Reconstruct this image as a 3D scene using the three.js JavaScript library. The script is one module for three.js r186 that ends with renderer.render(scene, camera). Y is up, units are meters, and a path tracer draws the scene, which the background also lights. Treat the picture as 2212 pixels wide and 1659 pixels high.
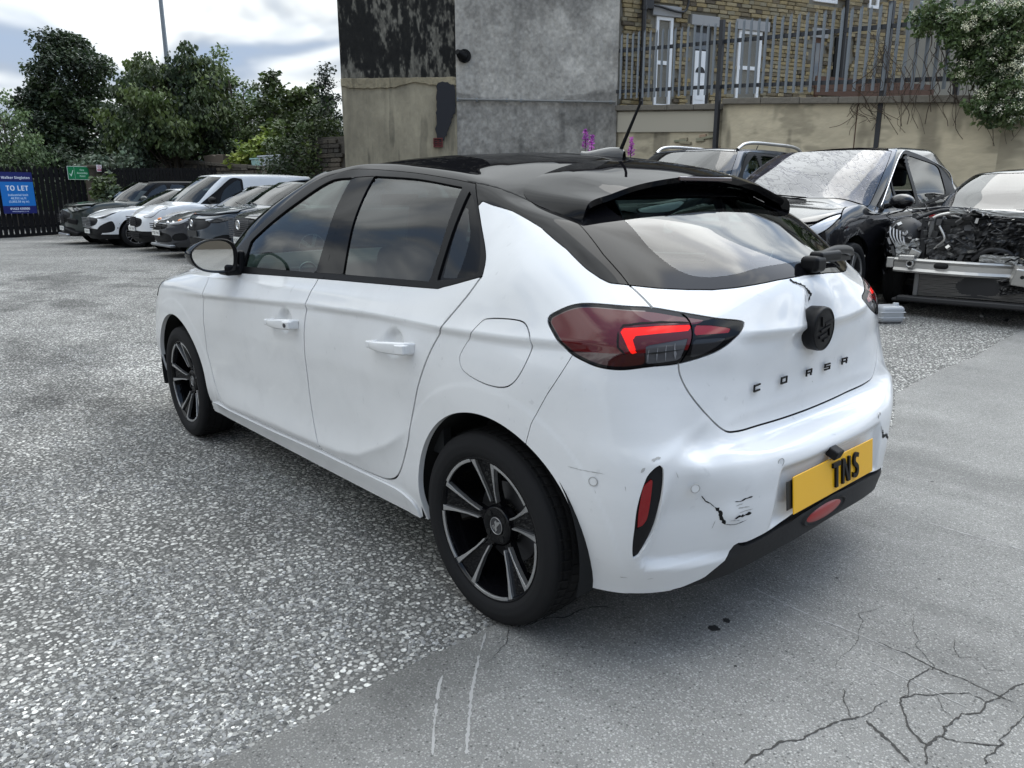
import * as THREE from 'three';
import { mergeGeometries } from 'three/addons/utils/BufferGeometryUtils.js';
import { RoundedBoxGeometry } from 'three/addons/geometries/RoundedBoxGeometry.js';
import { FontLoader } from 'three/addons/loaders/FontLoader.js';
import { TextGeometry } from 'three/addons/geometries/TextGeometry.js';

// ---------------------------------------------------------------- camera, sky, sun, exposure
const scene = new THREE.Scene();
const camera = new THREE.PerspectiveCamera(53.93, 4 / 3, 0.05, 3000);
camera.position.set(1.6193, 1.2873, 2.207);
camera.rotation.set(-0.2448, 0.8358, -0.0025, 'YXZ');
camera.updateMatrixWorld();

const renderer = new THREE.WebGLRenderer({ antialias: true });
renderer.setSize(1024, 768);
renderer.toneMapping = THREE.LinearToneMapping;
renderer.toneMappingExposure = 1.16;
renderer.shadowMap.enabled = true;

// noise ------------------------------------------------------------
function rng(seed) { let s = seed >>> 0; return () => { s = (s + 0x6D2B79F5) | 0; let t = Math.imul(s ^ (s >>> 15), 1 | s); t = (t + Math.imul(t ^ (t >>> 7), 61 | t)) ^ t; return ((t ^ (t >>> 14)) >>> 0) / 4294967296; }; }
function hash3(x, y, z) { let h = Math.imul(x, 374761393) ^ Math.imul(y, 668265263) ^ Math.imul(z, 2147483647 - 1013904223); h = Math.imul(h ^ (h >>> 13), 1274126177); h ^= h >>> 16; return (h >>> 0) / 4294967296; }
const fade = t => t * t * (3 - 2 * t);
function vnoise(x, y, z = 0, px = 0, py = 0) {
  const xi = Math.floor(x), yi = Math.floor(y), zi = Math.floor(z), u = fade(x - xi), v = fade(y - yi), w = fade(z - zi);
  const X = i => px ? ((i % px) + px) % px : i, Y = i => py ? ((i % py) + py) % py : i;
  const x0 = X(xi), x1 = X(xi + 1), y0 = Y(yi), y1 = Y(yi + 1);
  const l = (zz) => { const a = hash3(x0, y0, zz), b = hash3(x1, y0, zz), c = hash3(x0, y1, zz), d = hash3(x1, y1, zz); return a + (b - a) * u + (c - a) * v + (a - b - c + d) * u * v; };
  if (w === 0) return l(zi);
  const a = l(zi), b = l(zi + 1); return a + (b - a) * w;
}
function fbm(x, y, z = 0, oct = 4, px = 0, py = 0) { let s = 0, a = 0.5, n = 0; for (let i = 0; i < oct; i++) { s += a * vnoise(x, y, z + i * 17, px, py); n += a; x *= 2; y *= 2; px *= 2; py *= 2; z *= 2; a *= 0.5; } return s / n; }
const clamp = (x, a = 0, b = 1) => Math.min(b, Math.max(a, x));
const sstep = (a, b, x) => { const t = clamp((x - a) / (b - a)); return t * t * (3 - 2 * t); };
const lerp = (a, b, t) => a + (b - a) * t;
function interp(xs, ys, x) { if (x <= xs[0]) return ys[0]; for (let i = 1; i < xs.length; i++) if (x <= xs[i]) return lerp(ys[i - 1], ys[i], (x - xs[i - 1]) / (xs[i] - xs[i - 1])); return ys[ys.length - 1]; }

const SUN = [0.10, 0.80, -0.59]; // towards the veiled sun
// the sky: a bright broken overcast, brighter towards the zenith as overcast skies are
{
  const W = 2048, H = 1024, d = new Float32Array(W * H * 4);
  for (let j = 0; j < H; j++) {
    const el = ((j + 0.5) / H - 0.5) * Math.PI, sy = Math.sin(el), cy = Math.cos(el);
    for (let i = 0; i < W; i++) {
      const az = ((i + 0.5) / W - 0.5) * 2 * Math.PI, k = (j * W + i) * 4;
      const x = cy * Math.cos(az), z = cy * Math.sin(az), h = Math.max(sy, 0) + 0.16;
      const u = x / h, v = z / h, wx = fbm(u * 0.8 + 3, v * 0.8, 5, 3) * 1.6, wz = fbm(u * 0.8, v * 0.8 + 9, 8, 3) * 1.6;
      const big = fbm(u * 0.75 + wx, v * 1.1 + wz, 1, 5), fine = fbm(u * 2.2 + wx * 2, v * 2.6 + wz * 2, 4, 5);
      const c = sstep(0.40, 0.58, big * 0.62 + fine * 0.38);
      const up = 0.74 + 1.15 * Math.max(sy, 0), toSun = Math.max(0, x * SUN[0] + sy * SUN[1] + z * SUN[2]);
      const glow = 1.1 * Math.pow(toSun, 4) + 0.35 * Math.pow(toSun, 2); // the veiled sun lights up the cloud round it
      const shade = lerp(0.52, 1.3, sstep(.25, .75, fine));
      const cl = [0.86 * shade, 0.90 * shade, 0.915 * shade], gap = [0.25, 0.355, 0.53];
      const hz = sstep(0.22, 0.0, sy);
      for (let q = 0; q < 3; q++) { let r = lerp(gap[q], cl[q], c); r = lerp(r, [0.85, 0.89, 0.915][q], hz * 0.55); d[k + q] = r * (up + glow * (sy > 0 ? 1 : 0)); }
      d[k + 3] = 1;
    }
  }
  const t = new THREE.DataTexture(d, W, H, THREE.RGBAFormat, THREE.FloatType);
  t.mapping = THREE.EquirectangularReflectionMapping; t.magFilter = THREE.LinearFilter; t.minFilter = THREE.LinearFilter; t.wrapS = THREE.RepeatWrapping; t.needsUpdate = true;
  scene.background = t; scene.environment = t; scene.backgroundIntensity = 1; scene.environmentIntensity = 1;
}
const sun = new THREE.DirectionalLight(new THREE.Color(1, 0.965, 0.92), 1.1);
sun.position.set(SUN[0] * 50, SUN[1] * 50, SUN[2] * 50); sun.target.position.set(0, 0, 0);
sun.castShadow = true; sun.shadow.radius = 95; sun.shadow.mapSize.set(2048, 2048);
Object.assign(sun.shadow.camera, { left: -35, right: 35, top: 35, bottom: -35, near: 1, far: 120 });
scene.add(sun, sun.target);

// ---------------------------------------------------------------- helpers
const taken = {};
function numbered(n) { const k = taken[n] = (taken[n] ?? -1) + 1; return k ? n + '_' + String(k).padStart(3, '0') : n; }
function thing(name, label, category, pos = [0, 0, 0], turn = 0, group) {
  const o = new THREE.Group(); o.name = numbered(name); o.position.set(...pos); o.rotation.y = turn;
  o.userData = { label, category }; if (group) o.userData.group = group; scene.add(o); return o;
}
function single(name, geo, mat, label, category, group) { const o = part(scene, numbered(name), geo, mat); o.userData = { label, category }; if (group) o.userData.group = group; return o; }
function part(parent, name, geo, mat, label) {
  const o = new THREE.Mesh(geo, mat); o.name = name; o.castShadow = o.receiveShadow = true; if (label) o.userData.label = label; parent.add(o); return o;
}
function structure(name, geo, mat) { const o = part(scene, name, geo, mat); o.userData.kind = 'structure'; return o; }
const lin = (r, g, b) => new THREE.Color().setRGB(r, g, b);
function mat(rgb, rough = 0.6, extra = {}) { return new THREE.MeshPhysicalMaterial({ color: Array.isArray(rgb) ? lin(...rgb) : rgb, roughness: rough, ...extra }); }
function dataTex(w, h, fn, srgb = false, rx = 1, ry = 1) {
  const d = new Uint8Array(w * h * 4);
  for (let j = 0; j < h; j++) for (let i = 0; i < w; i++) { const c = fn(i / w, j / h, i, j), k = (j * w + i) * 4; const a = Array.isArray(c) ? c : [c, c, c]; for (let q = 0; q < 3; q++) d[k + q] = clamp(a[q]) * 255; d[k + 3] = 255; }
  const t = new THREE.DataTexture(d, w, h); t.wrapS = t.wrapT = THREE.RepeatWrapping; t.magFilter = THREE.LinearFilter; t.minFilter = THREE.LinearMipmapLinearFilter; t.generateMipmaps = true;
  if (srgb) t.colorSpace = THREE.SRGBColorSpace; t.repeat.set(rx, ry); t.needsUpdate = true; return t;
}
function box(w, h, d, x = 0, y = 0, z = 0, rx = 0, ry = 0, rz = 0) { const g = new THREE.BoxGeometry(w, h, d); return place(g, x, y, z, rx, ry, rz); }
function rbox(w, h, d, r, x = 0, y = 0, z = 0, rx = 0, ry = 0, rz = 0) { const g = new RoundedBoxGeometry(w, h, d, 3, Math.min(r, w / 2.01, h / 2.01, d / 2.01)); return place(g, x, y, z, rx, ry, rz); }
function place(g, x = 0, y = 0, z = 0, rx = 0, ry = 0, rz = 0) { g.applyMatrix4(new THREE.Matrix4().compose(new THREE.Vector3(x, y, z), new THREE.Quaternion().setFromEuler(new THREE.Euler(rx, ry, rz)), new THREE.Vector3(1, 1, 1))); return g; }
function cyl(r0, r1, h, n = 16, x = 0, y = 0, z = 0, rx = 0, ry = 0, rz = 0) { return place(new THREE.CylinderGeometry(r0, r1, h, n), x, y, z, rx, ry, rz); }
function tube(pts, r, seg = 24, n = 8, closed = false) { return new THREE.TubeGeometry(new THREE.CatmullRomCurve3(pts.map(p => new THREE.Vector3(...p)), closed), seg, r, n, closed); }
function rod(a, b, r0, r1 = r0, n = 8) { const A = new THREE.Vector3(...a), B = new THREE.Vector3(...b), g = new THREE.CylinderGeometry(r1, r0, A.distanceTo(B), n); const q = new THREE.Quaternion().setFromUnitVectors(new THREE.Vector3(0, 1, 0), B.clone().sub(A).normalize()); g.applyQuaternion(q); g.translate(...A.add(B).multiplyScalar(0.5).toArray()); return g; }
function bar(a, b, w, h, up = [0, 1, 0]) { // a box from a to b, w across, h along up
  const A = new THREE.Vector3(...a), B = new THREE.Vector3(...b), X = B.clone().sub(A), L = X.length(); X.normalize(); const Z = X.clone().cross(new THREE.Vector3(...up)).normalize(), Y = Z.clone().cross(X);
  const g = new THREE.BoxGeometry(L, h, w); g.applyMatrix4(new THREE.Matrix4().makeBasis(X, Y, Z).setPosition(A.add(B).multiplyScalar(0.5))); return g;
}
function merge(list) { const l = list.filter(Boolean).map(g => { const c = g.index ? g.toNonIndexed() : g; for (const k of Object.keys(c.attributes)) if (!['position', 'normal', 'uv'].includes(k)) c.deleteAttribute(k); if (!c.attributes.uv) c.setAttribute('uv', new THREE.BufferAttribute(new Float32Array(c.attributes.position.count * 2), 2)); if (!c.attributes.normal) c.computeVertexNormals(); return c; }); return mergeGeometries(l); }
function mirrorZ(g) { const c = (g.index ? g.toNonIndexed() : g.clone()); const p = c.attributes.position, n = c.attributes.normal, u = c.attributes.uv; for (let i = 0; i < p.count; i += 3) { for (const a of [p, n]) if (a) { for (let k = 0; k < 3; k++) a.setZ(i + k, -a.getZ(i + k)); const t = [a.getX(i + 1), a.getY(i + 1), a.getZ(i + 1)]; a.setXYZ(i + 1, a.getX(i + 2), a.getY(i + 2), a.getZ(i + 2)); a.setXYZ(i + 2, ...t); } if (u) { const t = [u.getX(i + 1), u.getY(i + 1)]; u.setXY(i + 1, u.getX(i + 2), u.getY(i + 2)); u.setXY(i + 2, ...t); } } return c; }
function extrude(pts, depth, bevel = 0, holes = []) { const s = new THREE.Shape(pts.map(p => new THREE.Vector2(...p))); for (const h of holes) s.holes.push(new THREE.Path(h.map(p => new THREE.Vector2(...p)))); return new THREE.ExtrudeGeometry(s, { depth, bevelEnabled: bevel > 0, bevelThickness: bevel, bevelSize: bevel, bevelOffset: -bevel, bevelSegments: 2, curveSegments: 10, steps: 1 }); }
// the yard falls gently towards the white car
function groundY(x, z) { const q = -(x * 0.742 + z * 0.670); const r = (x - 1.62) * 0.670 - (z - 2.207) * 0.742; return (0.05 + 0.12 * sstep(-5, -1, r)) * sstep(1.4, 5.6, q) + 0.08 * sstep(5.2, 8, q) * sstep(-1.5, 1.5, r); }
// a point in the yard: bearing as a picture column (of 2212), height as a picture row, and the distance ahead of the camera
const FW = [-Math.sin(0.8358), -Math.cos(0.8358)], RT = [Math.cos(0.8358), -Math.sin(0.8358)];
function at(px, py, D) { const f = 1630.3, cp = Math.cos(0.2448), sp = Math.sin(0.2448), a = (px - 1106) / f, b = -(py - 829.5) / f; const fw = cp + b * sp, up = -sp + b * cp, k = D / fw; return [1.6193 + (FW[0] * fw + RT[0] * a) * k, 1.2873 + up * k, 2.207 + (FW[1] * fw + RT[1] * a) * k]; }

// ---------------------------------------------------------------- curved bodies: a net of points, a smooth sheet through it, and a knife
const cr = (a, b, c, d, t) => 0.5 * (2 * b + (c - a) * t + (2 * a - 5 * b + 4 * c - d) * t * t + (3 * b - a - 3 * c + d) * t * t * t);
function smoothPoly(pts, closed = true, n = 6) { // points marked with a third entry are corners
  const m = pts.length, out = [], g = i => closed ? pts[(i + m) % m] : pts[clamp(i, 0, m - 1)];
  for (let i = 0; i < (closed ? m : m - 1); i++) {
    const b = g(i), c = g(i + 1), a = b[2] ? [2 * b[0] - c[0], 2 * b[1] - c[1]] : g(i - 1), d = c[2] ? [2 * c[0] - b[0], 2 * c[1] - b[1]] : g(i + 2);
    for (let k = 0; k < n; k++) out.push([cr(a[0], b[0], c[0], d[0], k / n), cr(a[1], b[1], c[1], d[1], k / n)]);
  }
  if (!closed) out.push(pts[m - 1].slice(0, 2)); return out;
}
function polySD(poly) { // signed distance to a closed polygon, negative inside
  const n = poly.length; let x0 = 1e9, x1 = -1e9, y0 = 1e9, y1 = -1e9; for (const p of poly) { x0 = Math.min(x0, p[0]); x1 = Math.max(x1, p[0]); y0 = Math.min(y0, p[1]); y1 = Math.max(y1, p[1]); }
  return (x, y) => {
    const far = Math.max(x0 - x, x - x1, y0 - y, y - y1); if (far > 0.05) return far;
    let d = 1e9, s = false;
    for (let i = 0, j = n - 1; i < n; j = i++) {
      const [ax, ay] = poly[j], [bx, by] = poly[i], ex = bx - ax, ey = by - ay, wx = x - ax, wy = y - ay, t = clamp((wx * ex + wy * ey) / (ex * ex + ey * ey || 1e-12)), dx = wx - ex * t, dy = wy - ey * t;
      d = Math.min(d, dx * dx + dy * dy); if ((ay > y) !== (by > y) && x < ax + (y - ay) / (by - ay) * ex) s = !s;
    }
    return s ? -Math.sqrt(d) : Math.sqrt(d);
  };
}
function lineD(line) { return (x, y) => { let d = 1e9; for (let i = 1; i < line.length; i++) { const [ax, ay] = line[i - 1], [bx, by] = line[i], ex = bx - ax, ey = by - ay, wx = x - ax, wy = y - ay, t = clamp((wx * ex + wy * ey) / (ex * ex + ey * ey || 1e-12)), dx = wx - ex * t, dy = wy - ey * t; d = Math.min(d, dx * dx + dy * dy); } return Math.sqrt(d); }; }

class Sheet { // vertices: position, normal, and a = the way round the body (metres), plus row and column
  constructor() { this.P = []; this.N = []; this.A = []; }
  static fromNet(net, subU, subV, bend) {
    const s = new Sheet(), R = net.length, C = net[0].length, us = [], vs = [];
    for (let c = 0; c < C - 1; c++) for (let k = 0; k < subU[c]; k++) us.push(c + k / subU[c]); us.push(C - 1);
    for (let r = 0; r < R - 1; r++) for (let k = 0; k < subV[r]; k++) vs.push(r + k / subV[r]); vs.push(R - 1);
    const nu = us.length, nv = vs.length, g = (r, c, q) => net[clamp(r, 0, R - 1)][clamp(c, 0, C - 1)][q];
    const ev = (u, v, q) => { const c = Math.min(Math.floor(u), C - 2), r = Math.min(Math.floor(v), R - 2), tu = u - c, tv = v - r, col = []; for (let k = -1; k <= 2; k++) { const rr = r + k; const get = cc => { if (cc < 0) return 2 * g(rr, 0, q) - g(rr, 1, q); if (cc > C - 1) return 2 * g(rr, C - 1, q) - g(rr, C - 2, q); return g(rr, cc, q); }; if (rr < 0 || rr > R - 1) { col.push(null); continue; } col.push(cr(get(c - 1), get(c), get(c + 1), get(c + 2), tu)); } if (col[0] === null) col[0] = 2 * col[1] - col[2]; if (col[3] === null) col[3] = 2 * col[2] - col[1]; return cr(col[0], col[1], col[2], col[3], tv); };
    const P = new Float32Array(nu * nv * 3);
    for (let j = 0; j < nv; j++) for (let i = 0; i < nu; i++) for (let q = 0; q < 3; q++) P[(j * nu + i) * 3 + q] = ev(us[i], vs[j], q);
    const normals = () => { const N = new Float32Array(P.length), p = (i, j, q) => P[(clamp(j, 0, nv - 1) * nu + clamp(i, 0, nu - 1)) * 3 + q]; for (let j = 0; j < nv; j++) for (let i = 0; i < nu; i++) { const a = [0, 1, 2].map(q => p(i + 1, j, q) - p(i - 1, j, q)), b = [0, 1, 2].map(q => p(i, j + 1, q) - p(i, j - 1, q)); let n = [b[1] * a[2] - b[2] * a[1], b[2] * a[0] - b[0] * a[2], b[0] * a[1] - b[1] * a[0]]; const l = Math.hypot(...n) || 1; n = n.map(x => -x / l); for (let q = 0; q < 3; q++) N[(j * nu + i) * 3 + q] = n[q]; } return N; };
    let N = normals();
    if (bend) { for (let k = 0; k < nu * nv; k++) { const i = k % nu, j = (k - i) / nu, d = bend(P[k * 3], P[k * 3 + 1], P[k * 3 + 2], us[i], vs[j], N[k * 3], N[k * 3 + 1], N[k * 3 + 2]); if (Array.isArray(d)) for (let q = 0; q < 3; q++) P[k * 3 + q] += d[q]; else for (let q = 0; q < 3; q++) P[k * 3 + q] += N[k * 3 + q] * d; } N = normals(); }
    s.P = Array.from(P); s.N = Array.from(N); s.UV = new Array(nu * nv * 2); for (let j = 0; j < nv; j++) for (let i = 0; i < nu; i++) { s.UV[(j * nu + i) * 2] = us[i]; s.UV[(j * nu + i) * 2 + 1] = vs[j]; }
    s.tris = []; for (let j = 0; j < nv - 1; j++) for (let i = 0; i < nu - 1; i++) { const a = j * nu + i, b = a + 1, c = a + nu, d = c + 1; s.tris.push(a, b, d, a, d, c); }
    return s;
  }
  // cuts tris along f = 0; f(x, y, z, u, v). Returns the pieces and the cut edge.
  cut(tris, f, gap = 0) {
    const val = new Map(), F = i => { let v = val.get(i); if (v === undefined) { v = f(this.P[i * 3], this.P[i * 3 + 1], this.P[i * 3 + 2], this.UV[i * 2], this.UV[i * 2 + 1]); if (v === 0) v = 1e-7; val.set(i, v); } return v; };
    const run = (list, lev, sign) => {
      const keep = [], rest = [], seg = [], made = new Map();
      const mid = (a, b) => { const k = a < b ? a * 4194304 + b : b * 4194304 + a; let m = made.get(k); if (m !== undefined) return m; const fa = F(a) - lev, fb = F(b) - lev, t = fa / (fa - fb); m = this.P.length / 3; for (let q = 0; q < 3; q++) { this.P.push(lerp(this.P[a * 3 + q], this.P[b * 3 + q], t)); this.N.push(lerp(this.N[a * 3 + q], this.N[b * 3 + q], t)); } for (let q = 0; q < 2; q++) this.UV.push(lerp(this.UV[a * 2 + q], this.UV[b * 2 + q], t)); val.set(m, lev); made.set(k, m); return m; };
      for (let i = 0; i < list.length; i += 3) {
        const T = [list[i], list[i + 1], list[i + 2]], s = T.map(k => (F(k) - lev) * sign < 0), n = s[0] + s[1] + s[2];
        if (n === 3) keep.push(...T); else if (n === 0) rest.push(...T); else {
          const o = n === 1 ? s.indexOf(true) : s.indexOf(false), a = T[o], b = T[(o + 1) % 3], c = T[(o + 2) % 3], ab = mid(a, b), ac = mid(a, c), one = n === 1 ? keep : rest, two = n === 1 ? rest : keep;
          one.push(a, ab, ac); two.push(ab, b, c, ab, c, ac); seg.push(n === 1 ? [ab, ac] : [ac, ab]);
        }
      }
      return { keep, rest, seg };
    };
    const A = run(tris, -gap, 1);
    if (!gap) return { inside: A.keep, outside: A.rest, edgeIn: A.seg, edgeOut: A.seg };
    const B = run(A.rest, gap, -1);
    return { inside: A.keep, outside: B.keep, edgeIn: A.seg, edgeOut: B.seg };
  }
  // the pieces as a surface whose free edges are turned in by lip
  geometry(tris, { lip = 0.010, off = 0 } = {}) {
    const pos = [], nor = [], tex = [], P = this.P, N = this.N, edge = new Map();
    const put = (i, o) => { pos.push(P[i * 3] + N[i * 3] * o, P[i * 3 + 1] + N[i * 3 + 1] * o, P[i * 3 + 2] + N[i * 3 + 2] * o); };
    for (let t = 0; t < tris.length; t++) { const i = tris[t]; put(i, off); nor.push(N[i * 3], N[i * 3 + 1], N[i * 3 + 2]); tex.push(P[i * 3] + P[i * 3 + 2] * 0.8, P[i * 3 + 1]); }
    if (lip) {
      for (let t = 0; t < tris.length; t += 3) for (let k = 0; k < 3; k++) { const a = tris[t + k], b = tris[t + (k + 1) % 3], key = a < b ? a * 4194304 + b : b * 4194304 + a; edge.set(key, edge.has(key) ? null : [a, b]); }
      const e = new THREE.Vector3(), n = new THREE.Vector3();
      for (const ab of edge.values()) {
        if (!ab) continue; const [a, b] = ab;
        e.set(P[b * 3] - P[a * 3], P[b * 3 + 1] - P[a * 3 + 1], P[b * 3 + 2] - P[a * 3 + 2]); if (e.lengthSq() < 1e-12) continue;
        n.set(N[a * 3], N[a * 3 + 1], N[a * 3 + 2]); e.cross(n).normalize();
        for (const [i, o] of [[a, off], [b, off - lip], [b, off], [a, off], [a, off - lip], [b, off - lip]]) { put(i, o); nor.push(e.x, e.y, e.z); tex.push(P[i * 3] + P[i * 3 + 2] * 0.8, P[i * 3 + 1]); }
      }
    }
    const g = new THREE.BufferGeometry(); g.setAttribute('position', new THREE.Float32BufferAttribute(pos, 3)); g.setAttribute('normal', new THREE.Float32BufferAttribute(nor, 3)); g.setAttribute('uv', new THREE.Float32BufferAttribute(tex, 2)); return g;
  }
}
// ---------------------------------------------------------------- materials
const grime = dataTex(1024, 1024, (u, v) => { const n = fbm(u * 12, v * 12, 3, 5, 12, 12), s = fbm(u * 90, v * 40, 7, 3, 90, 40); return 1 - 0.012 * sstep(.5, .75, n) - 0.05 * sstep(.76, .84, s) * sstep(.52, .7, n); }, true);
const grain = dataTex(256, 256, (u, v, i, j) => 0.35 + 0.65 * hash3(i, j, 3));
const M = {
  white: mat([.76, .765, .77], .35, { specularIntensity: .2, clearcoat: 1, clearcoatRoughness: .04, map: grime }),
  gloss: mat([.004, .004, .005], .25, { specularIntensity: 0, clearcoat: .5, clearcoatRoughness: .015 }),
  satin: mat([.006, .006, .007], .45, { specularIntensity: .35 }),
  rubber: mat([.015, .015, .016], .8, { specularIntensity: .35 }),
  plastic: mat([.010, .010, .011], .6, { specularIntensity: .5, bumpMap: grain, bumpScale: .0006 }),
  inner: mat([.004, .004, .004], .9),
  glass: mat([.34, .42, .40], .0, { transmission: 1, thickness: 0, ior: 1.6 }),
  clear: mat([.95, .95, .95], .0, { transmission: 1, thickness: 0, ior: 1.45 }),
  darkglass: mat([.22, .26, .26], .0, { transmission: 1, thickness: 0, ior: 1.55 }),
  redlens: mat([.42, .012, .016], .04, { transmission: .55, thickness: 0, clearcoat: 1, clearcoatRoughness: .02 }),
  deepred: mat([.085, .005, .007], .08, { specularIntensity: 0, clearcoat: 1, clearcoatRoughness: .02 }),
  redlit: mat([.75, .012, .008], .2, { specularIntensity: 0, clearcoat: .6, clearcoatRoughness: .03, emissive: lin(.62, .012, .006), emissiveIntensity: .8 }),
  reflector: mat([.24, .004, .008], .2, { specularIntensity: 0, clearcoat: 1, clearcoatRoughness: .05 }),
  silver: mat([.50, .50, .50], .32, { metalness: .85 }),
  chrome: mat([.75, .75, .75], .08, { metalness: 1 }),
  mirror: mat([.85, .87, .88], .01, { metalness: 1 }),
  darkmetal: mat([.08, .08, .085], .4, { metalness: .7 }),
  steel: mat([.30, .31, .32], .45, { metalness: .8 }),
  cloth: mat([.015, .016, .018], .9),
  dash: mat([.022, .024, .026], .55),
  lining: mat([.25, .26, .26], .85),
  plateY: mat([.86, .46, .008], .4, { clearcoat: .15 }),
  plateW: mat([.75, .75, .72], .35, { clearcoat: .5 }),
  black: mat([.01, .01, .01], .5),
  scuff: mat([.40, .395, .385], .7),
  bare: mat([.55, .55, .54], .6),
};
// a laminated screen gone milky along its fractures
M.brokenGlass = mat([.24, .23, .36], .10, { specularIntensity: .3, clearcoat: .8, clearcoatRoughness: .02, bumpMap: dataTex(512, 512, (u, v) => { const a = Math.abs(fbm(u * 7, v * 7, 3, 4) - .5), b = Math.abs(fbm(u * 16 + 3, v * 16, 8, 3) - .5); return .5 + .5 * fbm(u * 4, v * 4, 5, 3) - .6 * sstep(.02, 0, a) - .4 * sstep(.02, 0, b); }), bumpScale: .02, map: dataTex(512, 512, (u, v) => { const a = Math.abs(fbm(u * 7, v * 7, 3, 4) - .5), b = Math.abs(fbm(u * 16 + 3, v * 16, 8, 3) - .5), n = fbm(u * 5, v * 5, 15, 4), k = Math.max(sstep(.02, 0, a) * .7, sstep(.015, 0, b) * .5); return [.16 + .45 * k + .15 * (n - .4), .16 + .45 * k + .13 * (n - .4), .22 + .42 * k + .15 * (n - .4)]; }, true) });
const FONT = await new FontLoader().loadAsync('fonts/droid/droid_sans_bold.typeface.json');
const FONTR = await new FontLoader().loadAsync('fonts/droid/droid_sans_regular.typeface.json');
function letter(ch, size, depth, font = FONT) { const g = new TextGeometry(ch, { font, size, depth, curveSegments: 4, bevelEnabled: false }); g.computeBoundingBox(); const b = g.boundingBox; g.translate(-(b.min.x + b.max.x) / 2, -(b.min.y + b.max.y) / 2, 0); return g; }
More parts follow.
